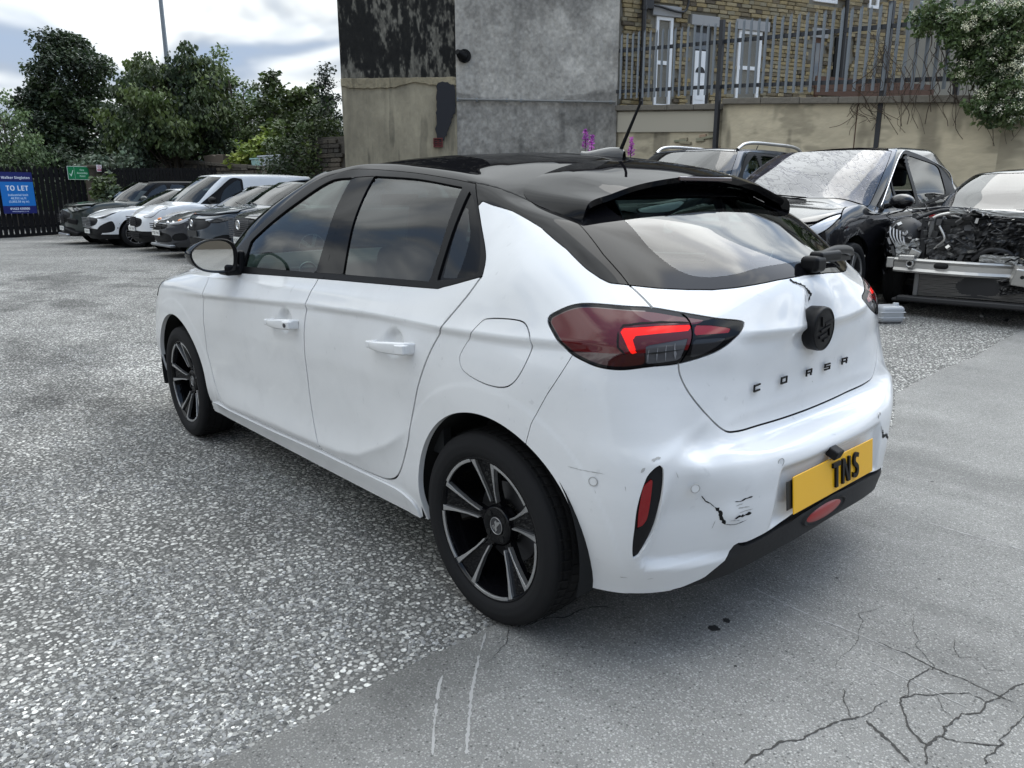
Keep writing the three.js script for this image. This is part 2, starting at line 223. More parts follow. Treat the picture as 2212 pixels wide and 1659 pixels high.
// ---------------------------------------------------------------- the white hatchback: net of its left half, front centre to rear centre
// x runs to the rear, y up, z to the car's left; the origin lies on the ground below the rear axle
const HATCH = (() => {
  const half = [
    [[-3.30, .20, 0], [-3.25, .20, .42], [-3.06, .20, .72], [-2.86, .20, .80], [-2.538, .21, .825], [-2.1, .225, .833], [-1.5, .225, .833], [-.95, .225, .833], [-.4, .228, .835], [0, .235, .832], [.29, .245, .815], [.47, .235, .71], [.588, .255, .52], [.655, .30, .27], [.665, .31, 0]],
    [[-3.36, .33, 0], [-3.31, .33, .43], [-3.12, .33, .75], [-2.88, .33, .835], [-2.538, .33, .855], [-2.1, .33, .858], [-1.5, .33, .858], [-.95, .33, .858], [-.4, .33, .86], [0, .335, .862], [.27, .345, .838], [.485, .345, .75], [.612, .355, .52], [.657, .375, .26], [.664, .38, 0]],
    [[-3.38, .46, 0], [-3.33, .46, .44], [-3.14, .46, .76], [-2.9, .46, .85], [-2.538, .46, .868], [-2.1, .46, .862], [-1.5, .46, .862], [-.95, .46, .862], [-.4, .46, .868], [0, .46, .876], [.28, .465, .852], [.50, .47, .76], [.622, .475, .52], [.66, .475, .26], [.667, .475, 0]],
    [[-3.37, .60, 0], [-3.31, .60, .45], [-3.13, .61, .75], [-2.9, .62, .845], [-2.538, .62, .873], [-2.1, .62, .872], [-1.5, .62, .873], [-.95, .62, .873], [-.4, .62, .876], [0, .62, .884], [.27, .62, .855], [.49, .60, .76], [.612, .585, .525], [.65, .578, .26], [.657, .575, 0]],
    [[-3.33, .70, 0], [-3.28, .70, .45], [-3.10, .71, .735], [-2.88, .72, .84], [-2.538, .72, .87], [-2.1, .72, .88], [-1.5, .72, .881], [-.95, .72, .882], [-.4, .72, .884], [0, .72, .886], [.26, .715, .853], [.462, .69, .752], [.553, .655, .53], [.556, .63, .27], [.556, .622, 0]],
    [[-3.24, .76, 0], [-3.19, .76, .44], [-3.04, .785, .70], [-2.84, .82, .815], [-2.538, .835, .855], [-2.1, .835, .876], [-1.5, .84, .88], [-.95, .84, .882], [-.4, .84, .883], [0, .84, .88], [.25, .84, .845], [.43, .83, .742], [.524, .80, .51], [.545, .76, .27], [.548, .74, 0]],
    [[-2.92, .90, 0], [-2.90, .895, .40], [-2.80, .885, .64], [-2.62, .885, .755], [-2.42, .895, .815], [-2.07, .905, .853], [-1.5, .92, .862], [-.95, .93, .863], [-.4, .935, .862], [0, .94, .855], [.22, .945, .815], [.405, .94, .725], [.512, .92, .51], [.555, .90, .27], [.565, .89, 0]],
    [[-2.58, .975, 0], [-2.56, .97, .38], [-2.46, .96, .59], [-2.31, .955, .71], [-2.08, .95, .795], [-1.8, .955, .845], [-1.4, .97, .84], [-.95, .987, .838], [-.4, 1.01, .832], [-.03, 1.065, .815], [.16, 1.08, .77], [.33, 1.055, .635], [.43, 1.045, .42], [.485, 1.055, .22], [.495, 1.06, 0]],
    [[-2.10, 1.21, 0], [-2.08, 1.205, .35], [-2.01, 1.2, .53], [-1.89, 1.195, .645], [-1.71, 1.195, .722], [-1.49, 1.21, .745], [-1.22, 1.2, .752], [-.9, 1.2, .755], [-.4, 1.205, .75], [-.07, 1.21, .735], [.07, 1.21, .69], [.17, 1.195, .585], [.24, 1.19, .40], [.28, 1.19, .21], [.29, 1.19, 0]],
    [[-1.64, 1.395, 0], [-1.62, 1.392, .30], [-1.56, 1.383, .46], [-1.45, 1.375, .565], [-1.31, 1.366, .63], [-1.13, 1.384, .62], [-.98, 1.387, .61], [-.75, 1.376, .628], [-.39, 1.342, .655], [-.2, 1.31, .672], [-.08, 1.28, .655], [.0, 1.27, .56], [.05, 1.285, .38], [.07, 1.295, .2], [.08, 1.30, 0]],
  ];
  const n = half[0].length, rail = half[9];
  const crown = (x, z) => { const c = interp([-1.64, -1.45, -1.2, -.9, -.5, -.2, 0, .1], [1.40, 1.425, 1.443, 1.452, 1.446, 1.418, 1.37, 1.33], x); return c; };
  for (const t of [.14, .42, .72, 1]) half.push(rail.map((p, c) => { const sx = lerp(-1.3, -.18, c / (n - 1)), x = lerp(p[0], sx, t), z = p[2] * (1 - t), top = crown(x, 0), k = 1 - (1 - t) ** 2.6; const ez = interp([-1.13, -.98, -.75, -.39, -.2, -.08, .1], [.62, .61, .628, .655, .672, .655, .62], x), ey = interp([-1.13, -.98, -.75, -.39, -.2, -.08, .1], [1.384, 1.387, 1.376, 1.342, 1.31, 1.28, 1.235], x), h = top - (top - ey) * Math.pow(clamp(z / ez), 2.6); return [x, lerp(lerp(p[1], top, k), h, sstep(-1.25, -1.0, x)), z]; }));
  // whole way round
  return half.map(row => [...row, ...row.slice(0, -1).reverse().map(p => [p[0], p[1], -p[2]])]);
})();
const wob = (x, c, w) => Math.exp(-((x - c) / w) * ((x - c) / w));
function hatchBend(x, y, z, u, v, nx, ny, nz) {
  let d = 0; const az = Math.abs(z);
  if (az > .55 && y < 1.0 && y > .2) {
    // shoulder crease with the hollow below it
    const yc = interp([-2.6, -2.0, -1.04, -.54, -.18, .11, .35], [.80, .832, .888, .905, .905, .912, .92], x), k = sstep(-2.7, -1.9, x) * sstep(.42, .25, x), below = yc - y;
    d += k * (0.006 * Math.exp(-Math.abs(below) / .03) - 0.010 * sstep(0, .02, below) * Math.exp(-Math.max(below - .02, 0) / .10));
    // swage low on the doors, sweeping up ahead of the rear wheel
    const yl = interp([-2.1, -1.1, -.85, -.7, -.5, -.36], [.30, .335, .345, .37, .455, .54], x), kl = sstep(-2.15, -1.9, x) * sstep(-.30, -.5, x), dl = y - yl;
    d += kl * 0.016 * (dl > 0 ? Math.exp(-dl / .07) : Math.exp(dl / .05));
    // wheel arch lips
    for (const cx of [.02, -2.538]) { const r = Math.hypot(x - cx, y - .322); d += 0.0018 * sstep(.446, .434, r) ; }
  }
  // cups behind the door handles
  if (az > .6) for (const [hx, hy] of [[-1.205, .808], [-.424, .828]]) { const r = Math.hypot((x - hx) / .056, (y - hy) / .050); if (r < 1.2) d -= .024 * (1 - sstep(.45, 1.05, r)); }
  if (x > .25) {
    const U = u > 14 ? 28 - u : u, a = wayOf(U), b = WAY_MID - a;
    // recess for the number plate
    const px = Math.max(b - .335 - (y - .46) * -.15, Math.abs(y - .462) - .082); d -= .016 * sstep(.012, -.016, px);
    // edge of the step below the tailgate, and the fold running up from the reflector
    d += .008 * Math.exp(-Math.abs(y - .592 - .03 * sstep(.3, .55, b)) / .012) * sstep(.58, .45, b);
    { const t = clamp(((a - .52) * .18 + (y - .62) * .08) / (.18 * .18 + .08 * .08)), q = Math.hypot(a - .52 - .18 * t, y - .62 - .08 * t); d += .004 * Math.exp(-q * q / .0003); }
    // scoop beside the reflector, sharp along its lower edge
    const sc = Math.max(.47 + (y - .36) * .28 - a, a - .80), low = interp([.45, .5, .58, .73, .8], [.352, .328, .325, .322, .33], a) - y; d -= .024 * sstep(.0, -.035, sc) * sstep(.004, -.012, low) * sstep(.82, .62, a) * sstep(.64, .46, y);
    // crease across the tailgate between the lamps, hollow beneath it
    const yt = .925 - .02 * sstep(.6, 0, b), k = sstep(.44, .30, b); d += .004 * Math.exp(-Math.abs(y - .690) / .018) * sstep(.50, .38, b); d += k * (.013 * Math.exp(-Math.abs(y - yt) / .022) - .012 * sstep(0, .022, yt - y) * Math.exp(-Math.max(yt - y - .03, 0) / .09));
    // the blow above the badge: pushed in, with a raised fold beside it
    if (u > 10 && u < 18) { const bb = wayOf(u) - WAY_MID; d -= .022 * wob(bb, .0, .075) * wob(y, .955, .055); d += .012 * wob(bb, -.10 + (y - .95) * .6, .045) * wob(y, .965, .06); d += .008 * wob(bb, .11, .05) * wob(y, .97, .05); d -= .012 * wob(bb, -.02, .14) * wob(y, .86, .05); d += .006 * wob(bb, -.16, .05) * wob(y, .885, .03);
      // dent in the bumper corner
      d -= .010 * wob(bb, -.56, .05) * wob(y, .66, .05); d += .006 * wob(bb, -.60, .03) * wob(y, .60, .03); d += .008 * wob(bb, -.50, .03) * wob(y, .45, .035); }
  }
  return d;
}
// the way round the body at waist height, in metres; equals x along the doors
const hatchWay = (() => { const row = HATCH[5], L = [0]; for (let c = 1; c < row.length; c++) L.push(L[c - 1] + Math.hypot(row[c][0] - row[c - 1][0], row[c][2] - row[c - 1][2])); const o = L[9]; return L.map(l => l - o); })();
const WAY_MID = hatchWay[14];
function wayOf(u) { const c = Math.min(Math.floor(u), hatchWay.length - 2); return lerp(hatchWay[c], hatchWay[c + 1], u - c); }
const hatch = Sheet.fromNet(HATCH, [10, 10, 12, 22, 34, 40, 38, 40, 36, 28, 24, 20, 20, 20, 20, 20, 20, 24, 28, 36, 40, 38, 40, 34, 22, 12, 10, 10], [10, 14, 18, 14, 14, 14, 14, 18, 14, 8, 10, 8, 6], hatchBend);
// ---------------------------------------------------------------- wheels
function latheZ(prof, n = 64) { const g = new THREE.LatheGeometry(prof.map(p => new THREE.Vector2(p[0], p[1])), n); g.rotateX(Math.PI / 2); return g; }
const wheelBits = (() => {
  const R = .305, W = .1025;
  const tread = []; for (const [a, b] of [[-.078, -.052], [-.044, -.012], [-.004, .030], [.038, .060], [.066, .080]]) { tread.push([R - .0075, a - .001], [R - .0005 - Math.abs(a) * .05, a + .001], [R - .0005 - Math.abs(b) * .05, b - .001], [R - .0075, b + .001]); }
  const tyre = latheZ([[.222, -.09], [.232, -.098], [.265, -.106], [.287, -.098], [.297, -.085], ...tread, [.299, .086], [.293, .094], [.286, .0985], [.281, .101], [.279, .1005], [.268, .1055], [.262, .1052], [.258, .106], [.243, .104], [.240, .1025], [.232, .099], [.2265, .094], [.222, .088]], 96);
  const lugs = []; // short cuts across the outer shoulder
  for (let i = 0; i < 60; i++) { const a = i / 60 * Math.PI * 2; for (const [z0, z1, sk] of [[.040, .078, .10], [-.008, .028, .16]]) lugs.push(bar([(R + .0003) * Math.cos(a), (R + .0003) * Math.sin(a), z0], [(R - .001) * Math.cos(a + sk * .25), (R - .001) * Math.sin(a + sk * .25), z1], .0042, .002, [Math.cos(a), Math.sin(a), 0])); }
  const barrel = latheZ([[.226, .094], [.2235, .0955], [.219, .093], [.213, .082], [.207, .05], [.204, -.02], [.206, -.085], [.214, -.09]], 72);
  const dish = (r) => .052 + .040 * clamp((r - .05) / .165);
  const lift = (g, dz = 0) => { const p = g.attributes.position; for (let i = 0; i < p.count; i++) { const r = Math.hypot(p.getX(i), p.getY(i)); p.setZ(i, p.getZ(i) + dish(r) + dz); } g.computeVertexNormals(); return g; };
  const spin = (pts, a) => pts.map(([x, y]) => [x * Math.cos(a) - y * Math.sin(a), x * Math.sin(a) + y * Math.cos(a)]);
  const spokes = [], blades = [];
  const on = (r, t) => [r * Math.cos(t), r * Math.sin(t)];
  for (let k = 0; k < 5; k++) {
    const a0 = k * 2 * Math.PI / 5;
    // the dark spoke: narrow at the hub, wide at the rim
    const sp = [[.045, -.022], [.08, -.017], [.12, -.020], [.17, -.032], [.205, -.043], on(.219, -.21), on(.220, -.1), on(.220, 0), on(.220, .1), on(.219, .21), [.205, .043], [.17, .032], [.12, .020], [.08, .017], [.045, .022]];
    spokes.push(lift(extrude(spin(sp, a0), .020, .003), -.034));
    // machined edges: two tapering blades along the spoke, joined by an arc along the rim to the next spoke
    for (const s of [-1, 1]) blades.push(lift(extrude(spin([[.076, .0125 * s], [.080, .0170 * s], [.12, .0230 * s], [.17, .0375 * s], [.203, .0500 * s], on(.2205, .262 * s), on(.2205, .165 * s), [.198, .0335 * s], [.165, .0265 * s], [.12, .0170 * s], [.085, .0115 * s]], a0).map(p => p)[s > 0 ? 'slice' : 'reverse'](), .014, .001), -.016));
    const arc = []; for (let i = 0; i <= 10; i++) arc.push(on(.2205, .262 + (2 * Math.PI / 5 - .524) * i / 10)); for (let i = 10; i >= 0; i--) arc.push(on(.2105, .262 + (2 * Math.PI / 5 - .524) * i / 10));
    blades.push(lift(extrude(spin(arc, a0), .004, .001), -.003));
  }
  const hub = latheZ([[0.001, .047], [.030, .047], [.034, .053], [.055, .055], [.064, .048], [.066, .02], [.05, .0]], 40);
  const holes = ([...Array(4)].map((_, i) => cyl(.0095, .0095, .006, 14, .045 * Math.cos(i * Math.PI / 2 + .6), .045 * Math.sin(i * Math.PI / 2 + .6), .0535, Math.PI / 2)));
  const cap = merge([cyl(.0285, .0285, .006, 28, 0, 0, .050, Math.PI / 2)]);
  const emblem = merge([extrude([[-.020, .004], [-.012, -.004], [-.004, -.002], [.004, -.010], [.014, -.020], [.016, -.014], [.012, -.004], [.018, .000], [.012, .006], [.002, .004], [-.006, .008]], .0015), extrude([[-.014, .010], [.002, .010], [-.004, .020]], .0015, 0, [[[-.010, .012], [-.002, .012], [-.005, .017]]]), place(new THREE.TorusGeometry(.0265, .0012, 6, 28), 0, 0, 0)]); emblem.translate(0, 0, .0532);
  const disc = latheZ([[.06, .0], [.062, .012], [.075, .012], [.128, .012], [.130, .008], [.130, -.002], [.06, -.002]], 48); disc.translate(0, 0, -.01);
  return { tyre: merge([tyre]), lugs: merge(lugs), barrel, spokes: merge(spokes), blades: merge(blades), hub, holes, cap, emblem, disc };
})();
function makeWheel(parent, x, z, side, turn, steer = 0, R = .305) {
  const w = new THREE.Group(); w.name = 'wheel'; parent.add(w); w.position.set(x, R, z); w.rotation.order = 'YXZ'; w.rotation.y = (side > 0 ? 0 : Math.PI) + steer; w.rotation.z = turn;
  part(w, 'tyre', wheelBits.tyre, M.rubber); part(w, 'tread_groove', wheelBits.lugs, M.inner);
  part(w, 'rim', wheelBits.barrel, M.gloss); part(w, 'spoke', wheelBits.spokes, M.gloss); part(w, 'machined_edge', wheelBits.blades, M.silver);
  part(w, 'hub', wheelBits.hub, M.gloss); for (const h of wheelBits.holes) part(w, 'bolt_hole', h, M.inner); part(w, 'centre_cap', wheelBits.cap, M.darkmetal); part(w, 'emblem', wheelBits.emblem, M.silver); part(w, 'brake_disc', wheelBits.disc, M.darkmetal);
  return w;
}

// ---------------------------------------------------------------- the white hatchback
{
  const car = thing('white_hatchback', 'white hatchback with black roof, dented tailgate and cracked rear bumper, nearest the camera', 'car');
  const S = hatch, add = (name, tris, m, o = {}, parent = car) => { if (!tris.length) { console.log('empty', name); return null; } return part(parent, name, S.geometry(tris, o), m, o.label); };
  const NV = S.P.length / 3; // a point moved onto the nearest bit of bodywork, held off by d
  function onBody(p, d = 0, out) { let best = 1e9, bi = 0; for (let i = 0; i < NV; i++) { const dx = S.P[i * 3] - p.x, dy = S.P[i * 3 + 1] - p.y, dz = S.P[i * 3 + 2] - p.z, q = dx * dx + dy * dy + dz * dz; if (q < best) { best = q; bi = i; } } const n = new THREE.Vector3(S.N[bi * 3], S.N[bi * 3 + 1], S.N[bi * 3 + 2]), v = new THREE.Vector3(S.P[bi * 3], S.P[bi * 3 + 1], S.P[bi * 3 + 2]), r = p.clone(); r.addScaledVector(n, d - r.clone().sub(v).dot(n)); if (out) out.copy(n); return r; }
  // a ragged strip lying on the bodywork: a tear, crack or scuff
  const strip = (pts, w, seed, d = .0009, step = .006) => { const R = rng(seed), line = [], pos = [], nor = []; for (let i = 1; i < pts.length; i++) { const a = new THREE.Vector3(...pts[i - 1]), b = new THREE.Vector3(...pts[i]), n = Math.max(1, Math.ceil(a.distanceTo(b) / step)); for (let k = 0; k < n; k++) line.push(a.clone().lerp(b, k / n)); } line.push(new THREE.Vector3(...pts[pts.length - 1])); const L = [], Q = [], N = []; line.forEach((p, i) => { const n = new THREE.Vector3(), c = onBody(p, d, n), t = line[Math.min(i + 1, line.length - 1)].clone().sub(line[Math.max(0, i - 1)]), s = t.cross(n).normalize(), ww = w * (i === 0 || i === line.length - 1 ? .15 : .45 + 1.1 * R()), j = (R() - .5) * w * .8; L.push(c.clone().addScaledVector(s, ww + j)); Q.push(c.clone().addScaledVector(s, -ww + j)); N.push(n); }); for (let i = 1; i < line.length; i++) for (const [v, n] of [[L[i - 1], N[i - 1]], [L[i], N[i]], [Q[i - 1], N[i - 1]], [Q[i - 1], N[i - 1]], [L[i], N[i]], [Q[i], N[i]]]) { pos.push(v.x, v.y, v.z); nor.push(n.x, n.y, n.z); } const g = new THREE.BufferGeometry(); g.setAttribute('position', new THREE.Float32BufferAttribute(pos, 3)); g.setAttribute('normal', new THREE.Float32BufferAttribute(nor, 3)); const A = L[0], e1 = L[1].clone().sub(A), e2 = Q[0].clone().sub(A); if (e1.cross(e2).dot(N[0]) < 0) { for (let i = 0; i < pos.length; i += 9) for (const arr of [pos, nor]) for (let q = 0; q < 3; q++) { const t = arr[i + 3 + q]; arr[i + 3 + q] = arr[i + 6 + q]; arr[i + 6 + q] = t; } g.setAttribute('position', new THREE.Float32BufferAttribute(pos, 3)); g.setAttribute('normal', new THREE.Float32BufferAttribute(nor, 3)); } return g; };
  const xy = (poly, s) => { const f = polySD(smoothPoly(poly)); return (x, y, z) => z * s < .25 ? 1 : f(x, y); };
  const ay = (poly, s) => { const f = polySD(smoothPoly(poly)); return (x, y, z, u) => { const a = wayOf(u); return f(s > 0 ? a : 2 * WAY_MID - a, y); }; };
  const bmid = (x, y, z, u) => wayOf(u) - WAY_MID;
  const gateSD = polySD(smoothPoly([[-.3, .633, 1], [.07, .634], [.294, .643], [.40, .653], [.455, .669], [.525, .726], [.577, .782], [.603, .831], [.607, .87, 1], [.687, 1.001, 1], [.749, 1.055, 1], [.80, 1.12, 1], [-.3, 1.2, 1]]));
  const rearClear = polySD(smoothPoly([[-.2, 1.088, 1], [.15, 1.084], [.30, 1.069], [.40, 1.066], [.455, 1.085], [.478, 1.13], [.475, 1.17], [.445, 1.25, 1], [.41, 1.28, 1], [-.2, 1.288, 1]]));
  let T = S.tris;
  const take = (f, gap = .0034) => { const r = S.cut(T, f, gap); T = r.outside; return r.inside; };
  const slit = (f, w) => { T = S.cut(T, (...p) => f(...p) - w, 0).outside; };
  const P1 = 1; // marks a corner
  const dlo = [[-1.754, .955], [-.955, .987], [-.298, 1.010], [-.209, 1.020], [-.043, 1.063, 1], [-.061, 1.12], [-.136, 1.207], [-.203, 1.281], [-.248, 1.322, 1], [-.395, 1.341], [-.647, 1.366], [-.972, 1.386], [-1.11, 1.382], [-1.312, 1.341], [-1.416, 1.287], [-1.532, 1.213], [-1.717, 1.113], [-1.887, 1.019, 1], [-1.87, .962, 1]];
  const frontGlass = [[-1.655, .988, 1], [-1.30, .997], [-1.012, 1.006, 1], [-1.0, 1.163], [-1.032, 1.356, 1], [-1.178, 1.343], [-1.347, 1.262], [-1.50, 1.182], [-1.66, 1.095, 1]];
  const rearGlass = [[-.812, 1.014, 1], [-.826, 1.10], [-.868, 1.358, 1], [-.569, 1.342], [-.298, 1.312, 1], [-.283, 1.15], [-.286, 1.030, 1]];
  const quarter = [[-.249, 1.036, 1], [-.252, 1.300, 1], [-.20, 1.262], [-.125, 1.18], [-.075, 1.10], [-.085, 1.062]], quarterClear = [[-.231, 1.047, 1], [-.242, 1.247], [-.195, 1.21], [-.165, 1.165], [-.156, 1.101], [-.163, 1.05, 1]];
  const lampPoly = [[.255, .967], [.276, .987], [.349, 1.012], [.466, 1.006], [.534, 1.001], [.616, .987], [.738, .966], [.826, .954], [.841, .942], [.805, .911], [.732, .883], [.618, .864], [.534, .862], [.455, .857], [.400, .861], [.359, .872], [.309, .894], [.269, .938]];
  const fDoor = [[-2.02, .940], [-2.036, .886], [-2.066, .815], [-2.088, .742], [-2.112, .598], [-2.116, .532], [-2.072, .392], [-1.99, .292, 1], [-1.5, .296], [-.985, .312, 1], [-1.046, .437], [-1.055, .588], [-1.040, .775], [-1.014, .894], [-.973, .995, 1], [-1.4, .99], [-1.88, .99, 1]];
  const rDoor = [[-.973, .995, 1], [-1.014, .894], [-1.040, .775], [-1.055, .588], [-1.046, .437], [-.985, .312, 1], [-.62, .312], [-.50, .328], [-.437, .374], [-.37, .493], [-.335, .595], [-.282, .714], [-.22, .826], [-.16, .918], [-.086, 1.005], [-.046, 1.064, 1], [-.4, 1.06]];
  const flap = [[-.009, .935], [.030, .954], [.129, .959], [.165, .941], [.187, .896], [.167, .824], [.123, .779], [.043, .772], [-.047, .791], [-.075, .820], [-.067, .855]];
  // openings
  for (const s of [1, -1]) for (const cx of [.022, -2.538]) { const r = S.cut(T, (x, y, z) => z * s < .4 ? 1 : Math.hypot(x - cx, (y - .322) * .985) - .352, 0); T = r.outside; }
  // the dark upper shell
  const yb = [[-.3, 1.2], [-.072, 1.271], [.103, 1.244], [.240, 1.200], [.323, 1.145], [.369, 1.096], [.399, 1.073], [.421, 1.061], [.472, 1.055], [.558, 1.045], [.648, 1.038], [.735, 1.034], [.828, 1.036], [1.029, 1.046], [1.2211, 1.05]];
  const side = {};
  for (const s of [1, -1]) side[s] = { dlo: take(xy(dlo, s), .0012) };
  const upper = take((x, y, z, u, v) => { const U = u > 14 ? 28 - u : u, a = wayOf(U); return U < 5 ? (7.05 - v) * .15 : interp(yb.map(p => p[0]), yb.map(p => p[1]), a) - y; }, .0015);
  const lower = T;
  // ---- upper: windscreen, rear window, roof
  T = upper;
  const screen = take((x, y, z, u, v) => { const U = u > 14 ? 28 - u : u; return Math.max(U - 3.7, 7.12 - v, v - 8.93) * .13; }, .001);
  add('windscreen', screen, M.glass, { lip: .004, off: -.003 });
  const gate = take((x, y, z, u, v) => { const U = u > 14 ? 28 - u : u, seam = interp([1.05, 1.055, 1.13, 1.197, 1.3], [.474, .472, .435, .419, .40], y); return Math.max(seam - wayOf(U), (v - 9.0) * .1); }, .002);
  add('roof', T, M.gloss, { lip: .012 });
  T = gate;
  // ---- side windows
  for (const s of [1, -1]) {
    T = side[s].dlo; const q = side[s];
    const sl = lineD([[-.937, .97], [-.938, 1.1], [-.955, 1.42]]); T = S.cut(T, (x, y, z) => sl(x, y) - .0022, 0).outside;
    q.g1 = take(xy(frontGlass, s), .0008); q.g2 = take(xy(rearGlass, s), .0008); q.qc = take(xy(quarterClear, s), 0); q.qb = take(xy(quarter, s), .0008);
    q.pil = take(xy([[-1.012, 1.006, 1], [-1.0, 1.163], [-1.032, 1.356, 1], [-.868, 1.358, 1], [-.826, 1.10], [-.812, 1.014, 1]], s), .0006);
    add('side_window', q.g1, M.glass, { lip: .004, off: -.006 }); add('side_window', q.g2, M.glass, { lip: .004, off: -.006 }); add('quarter_window', q.qc, M.glass, { lip: 0, off: -.005 });
    add('quarter_window_border', q.qb, M.gloss, { lip: .004, off: -.005 }); add('door_pillar_cover', q.pil, M.gloss, { off: -.001 });
    add('window_trim', T, M.satin, { lip: .016, off: .001 });
  }
  // ---- lower body
  T = lower;
  const lampMid = polySD(smoothPoly([[.40, 1.2, 1], [.590, 1.02, 1], [.616, .987, 1], [.648, .965], [.660, .933], [.648, .90], [.619, .864, 1], [.605, .80, 1], [.3, .80, 1], [.2, 1.2, 1]], true, 4));
  const halves = {};
  for (const s of [1, -1]) {
    const lamp = take(ay(lampPoly, s), .0018); const keep = T; T = lamp;
    const aa = u => { const a = wayOf(u); return s > 0 ? a : 2 * WAY_MID - a; };
    const wing = take((x, y, z, u) => lampMid(aa(u), y), .0022); halves[s] = { wing, gate: T };
    T = keep;
    const d1 = take(xy(fDoor, s)), d2 = take(xy(rDoor, s)), fl = take(xy(flap, s), .0018);
    const A = add('front_door', d1, M.white), B = add('rear_door', d2, M.white); side[s].door = [A, B];
    (s > 0 ? add('fuel_flap', fl, M.white, { off: .0004 }) : add('fuel_flap_blank', fl, M.white));
    const sill = take(xy([[-2.16, .10, 1], [-2.16, .274, 1], [-2.0, .286], [-1.5, .289], [-1.0, .304], [-.62, .304], [-.44, .30], [-.36, .255], [-.34, .10, 1]], s), .0012); add('sill', sill, M.white, { lip: .03, off: .009 });
  }
  const gateLow = take((x, y, z, u) => gateSD(Math.abs(bmid(x, y, z, u)), y), .0026);
  const bump = take((x, y, z, u) => { const U = u > 14 ? 28 - u : u; return Math.max(y - .925, interp([.2, .60, .636, .691, .747, .820, .885, .95], [.16, .168, .178, .198, .232, .277, .320, .36], y) - wayOf(U)); }, .0014);
  // front end
  const bonnet = take((x, y, z, u, v) => { const U = u > 14 ? 28 - u : u; return Math.max((U - 3.45) * .13, (5.25 - v) * .15); }, .003);
  add('bonnet', bonnet, M.white, { lip: .02, off: .004 });
  for (const s of [1, -1]) { const h = take((x, y, z, u, v) => { const U = s > 0 ? u : 28 - u; return Math.max(1.35 - U, U - 3.05, 4.2 - v + (3 - U) * .12, v - 5.15 + (3 - U) * .1) * .12; }, .002); add('headlight', h, M.gloss, { off: .002 }); }
  const fb = take((x, y, z, u, v) => { const U = u > 14 ? 28 - u : u; return (U - 2.95 + (v - 3) * .06) * .25; }, .002);
  const rest = T;
  T = fb; const grille = take((x, y, z, u, v) => { const U = u > 14 ? 28 - u : u; return Math.max(U - 1.5, 2.6 - v, v - 4.4) * .12; }, 0); const intake = take((x, y, z, u, v) => { const U = u > 14 ? 28 - u : u; return Math.max(U - 1.7, .7 - v, v - 2.2) * .12; }, 0);
  add('front_bumper', T, M.white); add('grille', grille, M.gloss, { off: -.012, lip: 0 }); add('air_intake', intake, M.plastic, { off: -.02, lip: 0 });

  T = rest;
  for (const s of [1, -1]) {
    const piece = take((x, y, z) => z * s > 0 ? -1 : 1, 0), keep = T; T = piece;
    const fw = take((x) => x + 1.5, 0); add('front_wing', fw, M.white, { lip: .02 }); add('quarter_panel', T, M.white, { lip: .02 }); T = keep;
  }
  // ---- tailgate
  T = gateLow;
  const gateMesh = add('tailgate', T, M.white, { lip: .012 });
  T = gate; const border = S.cut(gate, (x, y, z) => rearClear(Math.abs(z), y), 0);
  add('rear_window', border.inside, M.glass, { lip: 0, off: -.0005 }, gateMesh); add('rear_window_border', border.outside, M.gloss, { lip: .01 }, gateMesh);
  // heater lines on the rear window
  // lamps: smoked red outer lens, lit bracket, clear reversing lamp, and the piece on the tailgate
  for (const s of [1, -1]) {
    const aa = u => { const a = wayOf(u); return s > 0 ? a : 2 * WAY_MID - a; };
    const inn = (poly, tris, gap = 0) => S.cut(tris, (x, y, z, u) => poly(aa(u), y), gap);
    const led = polySD([[.450, .951], [.457, .958], [.56, .960], [.652, .957], [.655, .943], [.56, .942], [.490, .939], [.485, .934], [.499, .895], [.479, .896]]), rev = polySD([[.523, .915], [.59, .921], [.648, .925], [.632, .895], [.620, .873], [.57, .870], [.521, .869]]);
    const edge = polySD(smoothPoly(lampPoly)); let r = inn(led, halves[s].wing); const L = add('tail_light', r.inside, M.redlit, { lip: 0, off: -.001, label: 'lit red bracket of the tail light' });
    let q = inn(rev, r.outside); add('reversing_light', q.inside, mat([.07, .07, .075], .12, { specularIntensity: 0, clearcoat: .8 }), { lip: 0, off: -.001 }, L);
    const e = S.cut(q.outside, (x, y, z, u) => Math.max(edge(aa(u), y) + .010, 0.897 - y + (aa(u) - .40) * .0), 0); add('lens', e.inside, M.deepred, { lip: 0 }, L);
    const e2 = S.cut(e.outside, (x, y, z, u) => Math.max(edge(aa(u), y) + .008, aa(u) - .519), 0); add('lower_lens', e2.inside, mat([.035, .004, .005], .08, { clearcoat: 1, clearcoatRoughness: .02 }), { lip: 0 }, L); add('lamp_border', e2.outside, M.gloss, { lip: .012 }, L);
    const st = polySD([[.666, .955], [.72, .951], [.794, .939], [.786, .928], [.72, .930], [.667, .931]]); r = inn(st, halves[s].gate); const G = add('tailgate_light', r.inside, M.reflector, { lip: 0, off: -.001 });
    const low = polySD([[.664, .921], [.72, .920], [.778, .917], [.74, .897], [.70, .883], [.65, .874]]); q = inn(low, r.outside); add('lower_lens', q.inside, mat([.022, .022, .024], .12, { specularIntensity: 0, clearcoat: .8 }), { lip: 0, off: -.001 }, G);
    const e3 = S.cut(q.outside, (x, y, z, u) => Math.max(edge(aa(u), y) + .009, .957 - y + .0), 0); add('lamp_border', e3.outside, M.gloss, { lip: .012 }, G); if (e3.inside.length) add('lens', e3.inside, M.deepred, { lip: 0 }, G);
  }
  // ---- rear bumper
  T = bump;
  const diffLine = [[.40, .16], [.575, .243], [.60, .246], [.669, .268], [.727, .318], [.750, .360], [.838, .370], [.915, .382], [1.025, .394], [1.25, .400]];
